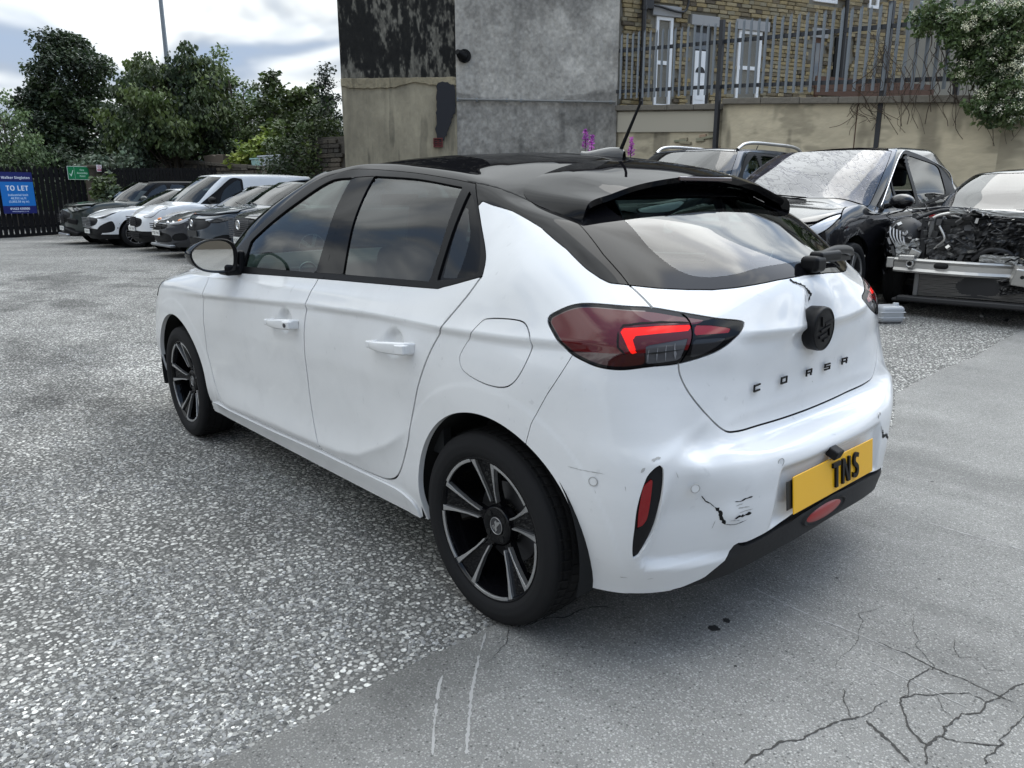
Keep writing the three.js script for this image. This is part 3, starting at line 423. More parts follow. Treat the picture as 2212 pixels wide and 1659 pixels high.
  const isDiff = (x, y, z, u) => { const U = u > 14 ? 28 - u : u, a = wayOf(U); if (a < .55) return .1; return y - interp(diffLine.map(p => p[0]), diffLine.map(p => p[1]), a); };
  let cutD = S.cut(T, (x, y, z, u) => { const U = u > 14 ? 28 - u : u, a = wayOf(U); return isDiff(x, y, z, u) + .006 * sstep(.745, .78, a); }, .001); T = cutD.outside;
  { const cut2 = S.cut(cutD.inside, (x, y, z, u) => { const U = u > 14 ? 28 - u : u, a = wayOf(U); return isDiff(x, y, z, u) + .020 * sstep(.745, .78, a); }, 0); cutD = cut2; }
  const reflPoly = [[.457, .372], [.454, .431], [.460, .514], [.483, .582], [.502, .606], [.522, .619], [.530, .610], [.528, .580], [.518, .503], [.507, .440], [.485, .388], [.464, .360]], redPoly = [[.474, .565, 1], [.503, .588, 1], [.498, .552], [.487, .483], [.478, .462, 1], [.459, .443, 1], [.462, .50]];
  const refl = {}; for (const s of [1, -1]) refl[s] = take(ay(reflPoly, s), .001);
  const bumper = add('rear_bumper', T, M.white, { lip: .008 });
  for (const s of [1, -1]) { const r = S.cut(refl[s], ay(redPoly, s), .0006); add('reflector_surround', r.outside, M.plastic, { lip: .01, off: -.007 }, bumper); add('reflector', r.inside, M.reflector, { lip: .006, off: -.003 }, bumper); }
  const diff = add('rear_diffuser', cutD.inside, mat([.022, .022, .023], .6, { specularIntensity: .5, bumpMap: grain, bumpScale: .0006 }), { lip: .03 });
  // dark shell behind the panels, leaving the windows open
  { const keep = S.cut(S.tris, (x, y, z, u, v) => { const U = u > 14 ? 28 - u : u; if (v > 8.95) return 1; const wheel = Math.min(Math.hypot(x - .022, y - .322), Math.hypot(x + 2.538, y - .322)) - .36; const a = wayOf(U), top = U < 5 ? (v - 6.9) * .15 : y - interp([-2.2, -.3, -.05, .05, .2, .32, .42, .55, 1.25], [.955, 1.0, 1.02, 1.04, 1.05, 1.04, 1.02, 1.015, 1.02], a); return Math.max(top, Math.abs(z) > .4 ? -wheel : -1, y < .27 ? .27 - y : -1); }, 0).inside;
    add('inner_shell', keep, M.inner, { off: -.016, lip: 0 }); }
  // floor and wheel houses
  part(car, 'underbody', merge([box(2.0, .03, 1.2, -1.25, .235, 0), box(.55, .03, 1.0, .22, .30, 0), box(.75, .03, 1.1, -2.75, .24, 0), box(.9, .45, .9, -2.6, .55, 0), box(.55, .42, .98, .05, .58, 0)]), M.inner);
  for (const s of [1, -1]) for (const cx of [.022, -2.538]) { const g = new THREE.CylinderGeometry(.362, .362, .30, 40, 1, true, -Math.PI / 2 - .25, Math.PI + .5); g.rotateX(Math.PI / 2); g.rotateZ(Math.PI); part(car, 'wheel_arch_liner', merge([place(g, cx, .322, s * .70), place(new THREE.CircleGeometry(.37, 32, 0, Math.PI), cx, .30, s * .55)]), M.inner); }
  const Rr = Math.PI / 180;
  makeWheel(car, 0, .757, 1, 95 * Rr); makeWheel(car, -2.538, .757, 1, 103 * Rr, -.03); makeWheel(car, 0, -.757, -1, .4); makeWheel(car, -2.538, -.757, -1, 1.0, -.03);
  for (const s of [1, -1]) part(car, 'roof_seam', strip([[-.30, 1.338, s * .664], [-.25, 1.326, s * .662], [-.118, 1.296, s * .646], [-.04, 1.274, s * .632], [.005, 1.260, s * .612]], .0024, 3, .0006, .01), M.inner);
  for (const s of [1, -1]) { for (const [a, b] of [[[.452, .905, .683], [.456, .874, .688]], [[.462, .908, .660], [.466, .874, .665]], [[.471, .912, .637], [.476, .874, .642]], [[.480, .916, .612], [.486, .876, .616]]]) part(car, 'lamp_rib', strip([[a[0], a[1], s * a[2]], [b[0], b[1], s * b[2]]], .0035, 7, .0008, .02), mat([.20, .20, .21], .15)); part(car, 'lamp_rib', strip([[.446, .893, s * .690], [.490, .898, s * .588]], .0016, 8, .0012, .02), M.inner);
    part(car, 'lamp_groove', strip([[.388, .951, s * .722], [.392, .962, s * .712], [.44, .966, s * .62], [.478, .963, s * .538]], .0022, 9, .0008, .02), M.inner); part(car, 'lamp_groove', strip([[.386, .947, s * .727], [.40, .91, s * .742], [.42, .892, s * .733]], .002, 9, .0008, .02), M.inner); }
  // ---- damage: torn tailgate edge, split bumper, scuffs
  part(gateMesh, 'tear', strip([[.508, 1.044, .095], [.512, 1.037, .084], [.518, 1.029, .061], [.525, 1.018, .028], [.532, 1.004, .004], [.536, .996, -.012], [.540, .986, -.004], [.544, .974, .004]], .0042, 5), M.inner); part(gateMesh, 'bare_edge', strip([[.514, 1.030, .080], [.527, 1.010, .026], [.538, .988, .004]], .0026, 6, .0006), M.bare);
  part(bumper, 'split', strip([[.593, .518, .602], [.599, .499, .588], [.604, .491, .574], [.609, .478, .559]], .0013, 11), M.inner); part(bumper, 'split', strip([[.609, .478, .559], [.613, .466, .546], [.614, .448, .542], [.618, .424, .528]], .0042, 12), M.inner); part(bumper, 'split', strip([[.627, .490, .503], [.632, .487, .486], [.636, .492, .470], [.641, .495, .444]], .0018, 13), M.inner); part(bumper, 'split', strip([[.626, .440, .500], [.631, .446, .484], [.635, .443, .469], [.640, .447, .443]], .0036, 14), M.inner); part(bumper, 'split', strip([[.618, .424, .528], [.628, .420, .495], [.638, .428, .455]], .0008, 15), M.inner);
  [[[[.630, .470, .492], [.638, .466, .450]], .0014], [[[.632, .456, .487], [.640, .458, .438]], .001], [[[.628, .478, .500], [.634, .480, .475]], .0012], [[[.622, .436, .515], [.630, .432, .480]], .001], [[[.329, .596, .849], [.375, .593, .829], [.425, .592, .806]], .0008], [[[.505, .628, .722], [.516, .634, .700]], .003], [[[.494, .612, .735], [.488, .600, .744]], .0026], [[[.552, .60, .675], [.556, .58, .668]], .0008], [[[.470, .566, .779], [.472, .552, .777]], .0010], [[[.44, .30, .75], [.455, .297, .738]], .0012], [[[.49, .292, .70], [.50, .296, .688]], .0012], [[[.655, .588, .03], [.66, .583, .01]], .0007], [[[.40, .545, .815], [.404, .535, .812]], .0012], [[[.60, .44, .55], [.596, .415, .556]], .0008]].forEach(([l, w], i) => part(bumper, 'scuff', strip(l, w, 40 + i, .0007), M.scuff));
  part(bumper, 'broken_edge', strip([[.640, .520, -.345], [.634, .492, -.365], [.628, .487, -.395], [.612, .462, -.44]], .006, 71), M.inner); part(bumper, 'broken_edge', strip([[.645, .535, -.33], [.636, .51, -.352]], .004, 72), M.bare);
  part(gateMesh, 'scuff', strip([[.548, .722, -.03], [.548, .716, -.036]], .002, 81, .0007), M.scuff);
  // ---- door handles with their cups (the cups are pressed into the doors)
  for (const s of [1, -1]) [[-1.205, .796, 0], [-.424, .815, 1]].forEach(([hx, hy, n]) => {
    const zs = .883, pts = [], L = .245;
    const prof = []; for (let i = 0; i <= 18; i++) { const t = i / 18, x = hx - L / 2 + L * t, e = Math.sin(Math.PI * clamp(t * 1.02 - .01)), out = .012 + .030 * Math.pow(Math.max(e, 0), .45), hh = lerp(.013, .021, sstep(0, .8, t)) * (t < .04 ? .75 : t > .97 ? .8 : 1), yy = hy + (t - .5) * .016; prof.push([x, yy, zs + out - (t < .02 || t > .985 ? .016 : 0), hh]); }
    const pos = [], K = 12; for (const [x, y, z, h] of prof) for (let k = 0; k < K; k++) { const q = k / K * Math.PI * 2; pos.push(x, y + h * Math.sign(Math.sin(q)) * Math.pow(Math.abs(Math.sin(q)), .6), s * (z - .009 + .010 * Math.sign(Math.cos(q)) * Math.pow(Math.abs(Math.cos(q)), .6))); }
    const idx = []; for (let i = 0; i < 18; i++) for (let k = 0; k < K; k++) { const a = i * K + k, b = i * K + (k + 1) % K, c = a + K, d = b + K; s > 0 ? idx.push(a, b, c, b, d, c) : idx.push(a, c, b, b, c, d); }
    const g = new THREE.BufferGeometry(); g.setAttribute('position', new THREE.Float32BufferAttribute(pos, 3)); g.setIndex(idx); g.computeVertexNormals();
    const door = side[s].door[n], h = part(door, 'door_handle', g, M.white);
    part(door, 'handle_end', merge([rbox(.042, .030, .010, .0045, hx + .096, hy + .006, s * (zs + .0375), 0, s * .20, .06), rbox(.022, .024, .04, .005, hx - .105, hy - .006, s * (zs + .012)), rbox(.03, .03, .04, .005, hx + .10, hy + .006, s * (zs + .012))]), M.white);
    if (n === 0 && s > 0) part(door, 'key_lock', merge([cyl(.0085, .0085, .006, 18, hx + .095, hy + .006, zs + .0425, Math.PI / 2)]), M.darkmetal);
  });
  // ---- mirrors: black shells with the glass to the rear
  for (const s of [1, -1]) {
    const outl = smoothPoly([[1.052, 1.048], [1.030, 1.080], [.985, 1.106], [.925, 1.112], [.888, 1.100], [.868, 1.070], [.868, 1.01], [.878, .978], [.905, .966], [.96, .966], [1.01, .978], [1.042, 1.008]], true, 3), cz = .96, cy = 1.04, K = outl.length, rings = [[0, 1.0], [-.012, 1.0], [-.05, .97], [-.10, .86], [-.14, .66], [-.165, .38], [-.175, .02]], pos = [], idx = [];
    for (const [dx, k] of rings) for (const [z, y] of outl) pos.push(-1.64 + dx - (z - .868) * .25, cy + (y - cy) * k, s * (cz + (z - cz) * k));
    for (let r = 0; r < rings.length - 1; r++) for (let k = 0; k < K; k++) { const a = r * K + k, b = r * K + (k + 1) % K, c = a + K, d = b + K; s > 0 ? idx.push(a, c, b, b, c, d) : idx.push(a, b, c, b, d, c); }
    const g = new THREE.BufferGeometry(); g.setAttribute('position', new THREE.Float32BufferAttribute(pos, 3)); g.setIndex(idx); g.computeVertexNormals();
    const m = part(car, 'door_mirror', g, M.gloss);
    const ring = (k0, k1, dx0, dx1) => { const p = [], id = []; for (const [k, dx] of [[k0, dx0], [k1, dx1]]) for (const [z, y] of outl) p.push(-1.64 + dx - (z - .868) * .25, cy + (y - cy) * k, s * (cz + (z - cz) * k)); for (let k = 0; k < K; k++) { const a = k, b = (k + 1) % K, c = a + K, d = b + K; s > 0 ? id.push(a, b, c, b, d, c) : id.push(a, c, b, b, c, d); } const q = new THREE.BufferGeometry(); q.setAttribute('position', new THREE.Float32BufferAttribute(p, 3)); q.setIndex(id); q.computeVertexNormals(); return q; };
    part(m, 'mirror_surround', merge([ring(1, .95, 0, .004), ring(.95, .86, .004, -.012)]), M.satin); part(m, 'mirror_glass', (() => { const g = new THREE.ShapeGeometry(new THREE.Shape(outl.map(([z, y]) => new THREE.Vector2((z - cz) * .87, (y - cy) * .87)))); const q = g.attributes.position, nn = g.attributes.normal; for (let i = 0; i < q.count; i++) { const z = cz + q.getX(i), y = cy + q.getY(i); q.setXYZ(i, -1.651 - (z - .868) * .25, y, s * z); nn.setXYZ(i, .97, 0, s * .2425); } if (s > 0) { const ix = g.index.array; for (let i = 0; i < ix.length; i += 3) { const t = ix[i]; ix[i] = ix[i + 1]; ix[i + 1] = t; } } return g; })(), M.mirror);
    part(m, 'mirror_foot', merge([rbox(.10, .05, .09, .015, -1.70, .975, s * .875, 0, 0, 0), rbox(.16, .10, .03, .012, -1.73, 1.0, s * .845, s * -.15, 0, .1)]), M.satin);
    part(m, 'indicator', merge([tube([[-1.70, 1.036, s * 1.052], [-1.73, 1.032, s * 1.035], [-1.77, 1.03, s * 1.0]], .004, 10, 6)]), M.clear);
  }
  // ---- roof spoiler, aerial
  {
    // leading edge, trailing edge, inner lip and root, from the foot of one fin over the blade to the foot of the other
    const F = [[.060, 1.205, .612], [-.015, 1.255, .632], [-.075, 1.298, .625], [-.118, 1.333, .560], [-.135, 1.358, .43], [-.150, 1.385, .25], [-.158, 1.405, 0]], E = [[.112, 1.192, .590], [.127, 1.226, .584], [.130, 1.264, .566], [.128, 1.290, .47], [.131, 1.319, .34], [.136, 1.342, .15], [.139, 1.350, 0]], I = [[.100, 1.197, .570], [.110, 1.226, .558], [.110, 1.250, .536], [.112, 1.270, .46], [.118, 1.301, .335], [.129, 1.325, .15], [.133, 1.333, 0]], B = [[.055, 1.212, .575], [.035, 1.245, .575], [.015, 1.272, .56], [.0, 1.284, .5], [.0, 1.288, .42], [.02, 1.29, .25], [.03, 1.293, 0]];
    const full = c => [...c, ...c.slice(0, -1).reverse().map(p => [p[0], p[1], -p[2]])].map(p => new THREE.Vector3(...p)), cv = [F, E, I, B].map(c => new THREE.CatmullRomCurve3(full(c))), pos = [], idx = [], n = 72, ks = [0, .25, .5, .75, .92, 1];
    for (let i = 0; i <= n; i++) { const t = i / n, [f0, e, q, r] = cv.map(c => c.getPoint(t)), f = onBody(f0, .0015), blade = sstep(.62, .5, Math.abs(f.z)); for (const k of ks) { const v = f.clone().lerp(e, k), bulge = Math.sin(Math.PI * k); v.y += (.010 + .010 * sstep(.30, .48, Math.abs(v.z))) * bulge * blade; v.z += Math.sign(f.z) * .008 * bulge * (1 - blade); pos.push(v.x, v.y, v.z); } for (const v of [q, r]) pos.push(v.x, v.y, v.z); }
    const K = ks.length + 2; for (let i = 0; i < n; i++) for (let k = 0; k < K - 1; k++) { const a = i * K + k, b = a + 1, c = a + K, d = c + 1; idx.push(a, b, c, b, d, c); }
    let g = new THREE.BufferGeometry(); g.setAttribute('position', new THREE.Float32BufferAttribute(pos, 3)); g.setIndex(idx); g = g.toNonIndexed(); g.computeVertexNormals();
    { const p = g.attributes.position, nn = g.attributes.normal, mp = new Map(); for (let i = 0; i < p.count; i++) { const quad = Math.floor(i / 6) % (K - 1), zone = quad < ks.length - 1 ? 1 : quad; const key = [p.getX(i).toFixed(4), p.getY(i).toFixed(4), p.getZ(i).toFixed(4), zone].join(); (mp.get(key) || mp.set(key, []).get(key)).push(i); } for (const l of mp.values()) { const s = new THREE.Vector3(); for (const i of l) s.add(new THREE.Vector3(nn.getX(i), nn.getY(i), nn.getZ(i))); s.normalize(); for (const i of l) nn.setXYZ(i, s.x, s.y, s.z); } }
    const sp = part(car, 'roof_spoiler', g, M.gloss);
    part(sp, 'brake_light', merge([rbox(.012, .014, .30, .004, .1335, 1.3385, 0, 0, 0, -.1)]), mat([.05, .02, .02], .12, { clearcoat: 1 }));
    const base = (() => { const p = [], id = []; for (let i = 0; i <= 14; i++) { const t = i / 14, x = lerp(-.42, -.215, t), w = .032 * Math.pow(Math.sin(Math.PI * Math.min(.97, .08 + t * .86)), .7), h = .012 + .026 * sstep(0, .8, t) * (t > .93 ? .6 : 1), y0 = lerp(1.438, 1.414, t); for (let k = 0; k <= 10; k++) { const q = k / 10 * Math.PI; p.push(x, y0 + h * Math.sin(q), w * Math.cos(q)); } } for (let i = 0; i < 14; i++) for (let k = 0; k < 10; k++) { const a = i * 11 + k, b = a + 1, c = a + 11, d = c + 1; id.push(a, b, c, b, d, c); } const q = new THREE.BufferGeometry(); q.setAttribute('position', new THREE.Float32BufferAttribute(p, 3)); q.setIndex(id); q.computeVertexNormals(); return q; })();
    const ae = part(car, 'aerial_base', base, mat([.03, .032, .036], .3, { clearcoat: .6 })); part(ae, 'aerial_mast', merge([rod([-.236, 1.44, 0], [-.150, 1.600, 0], .0075, .0045, 10), rod([-.150, 1.600, 0], [-.146, 1.607, 0], .0055, .004, 10), cyl(.012, .014, .014, 14, -.240, 1.435, 0, 0, 0, -.45)]), M.rubber);
  }
  // ---- tailgate furniture
  part(gateMesh, 'badge', merge([latheZ([[.001, .052], [.052, .052], [.058, .049], [.061, .052], [.066, .050], [.068, .040], [.066, .004], [.05, -.01]], 48).rotateY(Math.PI / 2).translate(.535, .895, .004), ...[[-.02, .018, .05, .008], [.0, .002, .06, .007], [.012, -.018, .045, .008], [-.008, -.032, .03, .007], [.02, .026, .012, .03], [-.03, -.008, .012, .028]].map(([z, y, w, h]) => box(.006, h, w, .5885, .895 + y, .004 + z, .2))]), M.satin);
  'CORSA'.split('').forEach((ch, i) => {
    const zc = [.302, .161, .013, -.107, -.233][i], xc = [.548, .553, .555, .555, .552][i], w = .035, h = .021, t = .0048, strokes = { C: [[0, h / 2 - t / 2, w, t], [0, -h / 2 + t / 2, w, t], [-w / 2 + t / 2, 0, t, h]], O: [[0, h / 2 - t / 2, w, t], [0, -h / 2 + t / 2, w, t], [-w / 2 + t / 2, 0, t, h], [w / 2 - t / 2, 0, t, h]], R: [[0, h / 2 - t / 2, w, t], [0, -.001, w, t], [-w / 2 + t / 2, 0, t, h], [w / 2 - t / 2, h / 4, t, h / 2], [w / 2 - t, -h / 4, t * 1.2, h / 2]], S: [[0, h / 2 - t / 2, w, t], [0, 0, w, t], [0, -h / 2 + t / 2, w, t], [-w / 2 + t / 2, h / 4, t, h / 2], [w / 2 - t / 2, -h / 4, t, h / 2]], A: [[0, h / 2 - t / 2, w, t], [0, -h * .1, w, t], [-w / 2 + t / 2, 0, t, h], [w / 2 - t / 2, 0, t, h]] }[ch];
    part(gateMesh, 'letter', merge(strokes.map(([a, b, ww, hh]) => box(.004, hh, ww, xc, .757 + b, zc - a, 0, zc * .25))), M.gloss);
  });
  // wiper lying along the foot of the rear window
  part(gateMesh, 'wiper', merge([rbox(.06, .05, .07, .016, .500, 1.080, -.06), rbox(.045, .035, .14, .012, .503, 1.100, -.13), tube([[.503, 1.102, -.10], [.500, 1.114, -.18], [.478, 1.112, -.29], [.442, 1.102, -.42], [.405, 1.088, -.52]], .015, 20, 8), bar([.470, 1.086, -.12], [.40, 1.074, -.53], .010, .026)]), M.satin);
  // ---- bumper furniture: sensors, plate, camera, fog light
  for (const [x, y, z, ry] of [[.398, .568, .820, .38], [.580, .551, .630, .95], [.650, .567, .326, 1.38], [.649, .572, -.317, 1.75]]) part(bumper, 'parking_sensor', place(new THREE.CylinderGeometry(.0102, .0102, .004, 20), x, y, z, Math.PI / 2, 0, -ry), M.white);
  for (const [x, y, z, ry] of [[.398, .568, .820, .38], [.580, .551, .630, .95], [.650, .567, .326, 1.38], [.649, .572, -.317, 1.75]]) part(bumper, 'sensor_ring', place(new THREE.TorusGeometry(.0118, .0013, 6, 24), x + .0015 * Math.sin(ry), y, z + .0015 * Math.cos(ry), 0, ry), M.scuff);
  const plate = new THREE.Group(); plate.name = 'number_plate'; car.add(plate); plate.position.set(.672, .460, .020); plate.rotation.set(0, Math.PI / 2, 0); plate.rotateX(-.10);
  part(plate, 'plate_board', rbox(.52, .111, .004, .006), M.plateY); part(plate, 'plate_holder', rbox(.060, .085, .003, .002, -.255, .004, -.006), M.black);
  [['T', -.020], ['N', .043], ['S', .110]].forEach(([ch, x]) => { const g = letter(ch, .079, .007); g.scale(ch === 'T' ? .86 : .80, 1, 1); g.translate(x + .015, 0, .002); part(plate, 'character', g, M.satin); });
  part(bumper, 'camera_housing', merge([rbox(.035, .030, .045, .006, .674, .535, .045, 0, 0, -.4)]), M.plastic);
  part(diff, 'fog_light', merge([place(new THREE.SphereGeometry(1, 32, 16), 0, 0, 0).scale(.014, .026, .125).translate(.657, .346, .05)]), mat([.30, .006, .008], .3, { clearcoat: .2 }));
  part(diff, 'fog_light_rim', (() => { const g = new THREE.TorusGeometry(1, .045, 8, 48); g.rotateY(Math.PI / 2); g.scale(.012, .030, .132); g.translate(.668, .346, .05); return g; })(), M.plastic);
  for (let i = 0; i < 26; i++) { const z = -.44 + i * .036; part(diff, 'vent_rib', box(.02, .02, .006, .632 - .25 * z * z, .385, z, .2), M.satin); }
  // ---- cabin
  const seat = (x, z) => { const g = merge([rbox(.50, .14, .48, .05, x - .02, .48, z, 0, 0, .12), rbox(.13, .62, .47, .05, x + .27, .80, z, 0, 0, -.30), rbox(.10, .20, .27, .045, x + .405, 1.18, z, 0, 0, -.22), rod([x + .36, 1.0, z - .05], [x + .40, 1.14, z - .05], .006), rod([x + .36, 1.0, z + .05], [x + .40, 1.14, z + .05], .006)]); part(car, 'front_seat', g, M.cloth); };
  seat(-1.25, .37); seat(-1.25, -.37);
  part(car, 'rear_seat', merge([rbox(.48, .16, 1.22, .05, -.42, .50, 0, 0, 0, .1), rbox(.14, .52, 1.22, .05, -.11, .78, 0, 0, 0, -.32), ...[.36, -.36].map(z => rbox(.08, .12, .24, .03, .01, 1.04, z, 0, 0, -.2))]), M.cloth);
  part(car, 'dashboard', merge([rbox(.42, .22, 1.40, .06, -1.98, .86, 0, 0, 0, .08), rbox(.5, .05, 1.42, .02, -2.15, .945, 0, 0, 0, -.06), rbox(.10, .06, .16, .012, -1.77, .93, .50)]), M.dash);
  part(car, 'air_vent', merge([place(new THREE.TorusGeometry(.045, .006, 6, 20), -1.715, .935, .50, 0, Math.PI / 2).scale(1, 1, 1)]), M.silver);
  const sw = place(new THREE.TorusGeometry(.18, .015, 10, 40), 0, 0, 0, 0, Math.PI / 2, 0); place(sw, -1.58, .93, -.37, 0, 0, .42); part(car, 'steering_wheel', merge([sw, rod([-1.58, .93, -.37], [-1.85, .82, -.37], .03), box(.03, .035, .33, -1.585, .93, -.37, 0, 0, .42), rbox(.04, .09, .10, .02, -1.59, .92, -.37, 0, 0, .42)]), M.dash);
  for (const s of [1, -1]) part(car, 'door_card', merge([box(.8, .55, .03, -1.45, .69, s * .80), box(.62, .50, .03, -.56, .72, s * .80), rbox(.6, .04, .07, .015, -1.40, .87, s * .77, 0, 0, .03)]), M.dash);
  part(car, 'parcel_shelf', box(.38, .015, 1.05, .22, .99, 0), M.cloth); part(car, 'rear_view_mirror', rbox(.03, .06, .22, .012, -1.66, 1.27, 0), M.satin); part(car, 'headlining', (() => { const g = new THREE.PlaneGeometry(1.05, .9); g.rotateX(Math.PI / 2); g.translate(-.90, 1.352, 0); return g; })(), M.lining);
}
// ---------------------------------------------------------------- the yard
function tiledStones(n, seed) { const R = rng(seed), pts = []; for (let j = 0; j < n; j++) for (let i = 0; i < n; i++) pts.push([(i + .1 + .8 * R()) / n, (j + .1 + .8 * R()) / n, R(), .6 + .9 * R()]); return (u, v) => { const ci = Math.floor(u * n), cj = Math.floor(v * n); let d1 = 9, d2 = 9, best = null; for (let b = -1; b <= 1; b++) for (let a = -1; a <= 1; a++) { const p = pts[((cj + b + n) % n) * n + (ci + a + n) % n]; let dx = u - p[0], dy = v - p[1]; dx -= Math.round(dx); dy -= Math.round(dy); const d = Math.hypot(dx, dy) * n / p[3]; if (d < d1) { d2 = d1; d1 = d; best = p; } else if (d < d2) d2 = d; } return [d1, d2, best[2]]; }; }
const coarseTex = (() => { // chippings of several sizes set in dark binder; 1.6 m a side
  const N = 1536, a = tiledStones(104, 5), b = tiledStones(260, 9), col = new Float32Array(N * N), hgt = new Float32Array(N * N);
  for (let j = 0; j < N; j++) for (let i = 0; i < N; i++) { const u = i / N, v = j / N, s = a(u, v), t = b(u, v), big = sstep(.46, .34, s[0]), sm = sstep(.48, .30, t[0]); let c = .31 + .15 * t[2] * sm, h = .25 * sm; if (big > 0 && s[2] > .12) { c = lerp(c, .40 + .38 * Math.pow(s[2], 1.6) + .05 * t[2], big); h = Math.max(h, big * (.5 + .5 * s[2])); } c *= .93 + .14 * fbm(u * 6, v * 6, 2, 3, 6, 6); col[j * N + i] = c; hgt[j * N + i] = h; }
  const map = dataTex(N, N, (u, v, i, j) => { const c = col[j * N + i]; return [c * 1.0, c * .992, c * .965]; }, true), bump = dataTex(N, N, (u, v, i, j) => hgt[j * N + i]); return { map, bump };
})();
const fineTex = (() => { // closer-grained surfacing, 1.2 m a side
  const N = 1536, a = tiledStones(190, 21), b = tiledStones(420, 29), col = new Float32Array(N * N), hgt = new Float32Array(N * N);
  for (let j = 0; j < N; j++) for (let i = 0; i < N; i++) { const u = i / N, v = j / N, s = a(u, v), t = b(u, v), big = sstep(.42, .30, s[0]), sm = sstep(.48, .3, t[0]); let c = .50 + .06 * t[2] * sm - .03 * (1 - sm), h = .2 * sm; if (s[2] > .55) { c = lerp(c, .49 + .20 * s[2], big * .9); h = Math.max(h, .6 * big); } if (s[2] < .05) c = lerp(c, .36, big); c *= .95 + .1 * fbm(u * 8, v * 8, 2, 4, 8, 8); col[j * N + i] = c; hgt[j * N + i] = h; }
  const map = dataTex(N, N, (u, v, i, j) => { const c = col[j * N + i]; return [c, c * .993, c * .97]; }, true), bump = dataTex(N, N, (u, v, i, j) => hgt[j * N + i]); return { map, bump };
})();
const tinted = (g, fn) => { const p = g.attributes.position, c = new Float32Array(p.count * 3); for (let i = 0; i < p.count; i++) { const k = fn(p.getX(i), p.getZ(i)); c[i * 3] = k[0]; c[i * 3 + 1] = k[1]; c[i * 3 + 2] = k[2]; } g.setAttribute('color', new THREE.BufferAttribute(c, 3)); return g; };
function sheet(xs, zs, lift, uvScale) { const nx = xs.length, nz = zs.length, pos = [], uv = [], idx = []; for (const z of zs) for (const x of xs) { pos.push(x, groundY(x, z) + lift, z); uv.push(x / uvScale, z / uvScale); } for (let j = 0; j < nz - 1; j++) for (let i = 0; i < nx - 1; i++) { const a = j * nx + i, b = a + 1, c = a + nx, d = c + 1; idx.push(a, c, b, b, c, d); } const g = new THREE.BufferGeometry(); g.setAttribute('position', new THREE.Float32BufferAttribute(pos, 3)); g.setAttribute('uv', new THREE.Float32BufferAttribute(uv, 2)); g.setIndex(idx); g.computeVertexNormals(); return g; }
const range = (a, b, s) => { const o = []; for (let x = a; x < b - s * .01; x += s) o.push(x); o.push(b); return o; };
const spread = (a, b, fineA, fineB, s, grow) => { const o = range(fineA, fineB, s); let d = s, x = fineB; while (x < b) { d *= grow; x = Math.min(b, x + d); o.push(x); } d = s; x = fineA; while (x > a) { d *= grow; x = Math.max(a, x - d); o.unshift(x); } return o; };
// weathering of the old surface: dark damp or oily blotches and dusty pale ones, with ragged outlines
const BLOT = [[-5.15, .70, .55, .26, -.35], [-4.0, 1.15, .5, .25, -.5], [-3.35, 1.06, .4, .22, -.5], [-5.8, 1.05, .9, .3, -.35], [-8.2, .1, 1.6, .25, -.35], [-11.5, -.25, 2.2, .3, -.4], [-3.55, 1.45, .5, .18, -.35], [-4.15, .68, .55, .3, .45], [-3.1, 1.42, .45, .22, .35], [-6.3, .5, .7, .3, .25], [-2.2, 1.75, .5, .2, -.3], [-1.6, 1.5, .5, .3, .15]];
function weather(x, z) {
  let k = 1.04 + .55 * (fbm(x * .7 + 3, z * .9, 2, 4) - .5) + .34 * (fbm(x * 4, z * 5, 6, 3) - .5), n = fbm(x * 5, z * 6, 9, 4);
  k += .14 * sstep(.52, .68, fbm(x * 1.7, z * 2.1, 21, 4)) - .34 * sstep(.56, .66, fbm(x * 1.3 + 7, z * 2.2, 33, 5)) * sstep(-1, -3, x);
  for (const [bx, bz, rx, rz, w] of BLOT) { const r = Math.hypot((x - bx) / rx, (z - bz) / rz) + (n - .5) * 1.5; k *= 1 + w * sstep(1.05, .55, r) * .62; }
  return k;
}
const yardMat = new THREE.MeshStandardMaterial({ map: coarseTex.map, bumpMap: coarseTex.bump, bumpScale: .006, roughness: .92, vertexColors: true });
